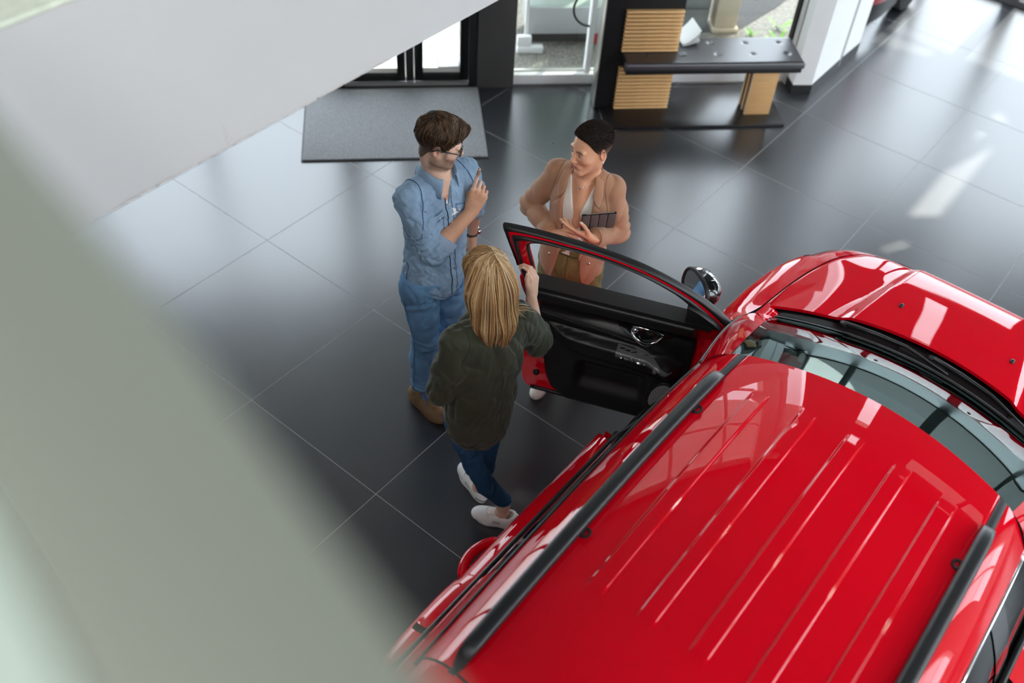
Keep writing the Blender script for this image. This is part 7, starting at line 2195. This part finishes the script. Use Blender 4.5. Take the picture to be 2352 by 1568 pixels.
# cropped hair
sc_ = HW.s; RW = HW.R()
CW_ = hair_cap(HW, axis(0.07,0.38,0.003), axis(1.11,1.43,0.003), axis(1.46,1.72,0.003), lambda L: 0.0012+0.0055*sstep(0.0,0.06,L[...,2])+0.003*sstep(0.05,0.10,L[...,2]), linew, True, None, 0.002,
    lambda x, y, z: 0.0008*np.sin(310*x+120*y)*np.sin(290*y-140*z)*np.sin(300*z+90*x))
rg = np.random.default_rng(77)
hw = field_obj('cropped_hair', CW_, M_crop, wp_, 1, lambda V: np.array((0.018,0.013,0.011))*(1-0.0*V[:,:1]) + np.array((0.075,0.04,0.025))*(1-sstep(-0.03,0.05,HW.loc(V)[:,2]))[:,None]*2.2)
paths = []; cols = []
for i in range(5200):
    th = rg.uniform(0, 2*np.pi); ph = math.acos(rg.uniform(-0.1, 1.0))
    d = np.array([math.sin(ph)*math.cos(th), math.sin(ph)*math.sin(th), math.cos(ph)]); L0 = d*np.array([0.0775,0.0995,0.0945])+np.array([0,-0.013,0.030])
    hl = float(linew(L0[None])[0])
    if hl < 0.0: continue
    p = HW.w(*L0); o_ = nrm(HW.r*d[0]+HW.f*d[1]+HW.u*d[2]); p = p - o_*(CW_.sample(p)+0.001)
    dd = nrm(o_ + HW.f*0.35 + rg.normal(0,0.25,3)); ln_h = 0.0085 if L0[2] > 0.05 else 0.005
    paths.append(np.array([p, p+dd*ln_h*0.5, p+dd*ln_h+HW.f*0.001])); g = rg.uniform(0,1); cols.append(np.array((0.012,0.009,0.008))*(1-g)+np.array((0.07,0.045,0.035))*g)
hs = strands('hair_strands', paths, 0.0009, cols, M_crop, hw); hs['kind'] = 'stuff'

# jewellery
b = MB(); M_diam = mat('silver_jewel', (0.8,0.8,0.8), 0.1, metal=1.0)
for sx in (-1,1):
    b = MB(); b.ball(HW.w(sx*0.083,-0.004,-0.036), 0.003, 8, 6); b.ball(HW.w(sx*0.084,-0.003,-0.045), (0.0032,0.0032,0.006), 8, 6); obj('earring', b, M_diam, wp_, smooth=True)
neck_pts = []
NK = Field(axis(0.06,0.36,0.004), axis(1.12,1.42,0.004), axis(1.18,1.46,0.004))
NK.cone(HW.w(0,-0.030,-0.05), neckb, 0.043, 0.047, 0.02); NK.cone(HW.w(0,-0.01,-0.07), neckb+wf_*0.012, 0.038, 0.044, 0.02)
NK.cone(neckb, (shR+neckb)/2+V3(0,0,-0.01), 0.046, 0.04, 0.03); NK.cone(neckb, (shL+neckb)/2+V3(0,0,-0.01), 0.046, 0.04, 0.03)
NK.ell((shR+shL)/2+V3(0,0,-0.12)+wf_*0.02, (0.125,0.088,0.19), R_w, 0.03)
NK.cone(neckb+wf_*0.055+V3(0,0,-0.045), neckb+wf_*0.080+V3(0,0,-0.16), 0.030, 0.030, 0.03)
nk = [NK.snap(neckb+wr_*x+V3(0,0,z), -nrm(wf_+V3(0,0,0.5)), 0.002, 0.2) for x, z in [(0.055*math.sin(q), -0.02-0.055*math.cos(q)) for q in np.linspace(-1.7,1.7,30)]]
o = tube_path('necklace', nk, 0.0008, M_diam, wp_); b = MB(); b.ball(nk[15]+wf_*0.002-V3(0,0,0.006), (0.006,0.003,0.007), 10, 6); obj('pendant', b, M_diam, o, smooth=True)
for t in (0.020,0.030):
    e1 = nrm(np.cross(fl_, (0,0,1))); e2 = np.cross(fl_, e1); c = wrL-fl_*t
    tube_path('bracelet', [c+(e1*math.cos(a)+e2*math.sin(a))*0.0275+fl_*0.004*math.sin(a) for a in np.linspace(0,2*np.pi,30,endpoint=False)], 0.0020 if t > 0.025 else 0.0013, M_diam if t < 0.025 else mat('red_cord',(0.12,0.02,0.02),0.6), wp_, closed=True)

# tablet in its folding cover
def U3(p): return np.asarray(p, float)
tA, tB_, tC = V3(0.294,1.166,1.280), V3(0.400,1.272,1.290), V3(0.267,1.184,1.177)
ex = nrm(tB_-tA); ey = nrm((tC-tA)-ex*np.dot(tC-tA, ex)); en = nrm(np.cross(ex, ey)); 
if np.dot(en, V3(2.2,-1.96,4.2)-tA) < 0: en = -en
tw, th_ = 0.165, 0.125
tb = thing('tablet', 'tablet in a grey folding cover with black edge, held against the blazer', 'tablet', tuple(tA))
def slab(nm, x0, x1, y0, y1, z0, z1, m_, parent, bev=0.002):
    b = MB(); b.v = [tuple(tA+ex*x+ey*y+en*z) for z in (z0,z1) for x, y in ((x0,y0),(x1,y0),(x1,y1),(x0,y1))]
    b.f = [(0,3,2,1),(4,5,6,7),(0,1,5,4),(1,2,6,5),(2,3,7,6),(3,0,4,7)]; return obj(nm, b, m_, parent, bevel=bev, recalc=True)
slab('tablet_body', 0, tw, 0, th_, -0.008, 0.0, M_gloss, tb)
M_cover = mat('grey_cover', (0.105,0.092,0.088), rough=0.6)
for k in range(4): slab('cover_panel', 0.003+k*tw/4, (k+1)*tw/4-0.001, 0.003, th_-0.002, 0.0005, 0.004, M_cover, tb, 0.0012)
slab('metal_edge', 0.02, tw-0.01, -0.0015, 0.001, -0.006, -0.002, M_silver, tb, 0.0005)
del F, S_, J_, T_, SG, SF, CW_, NK
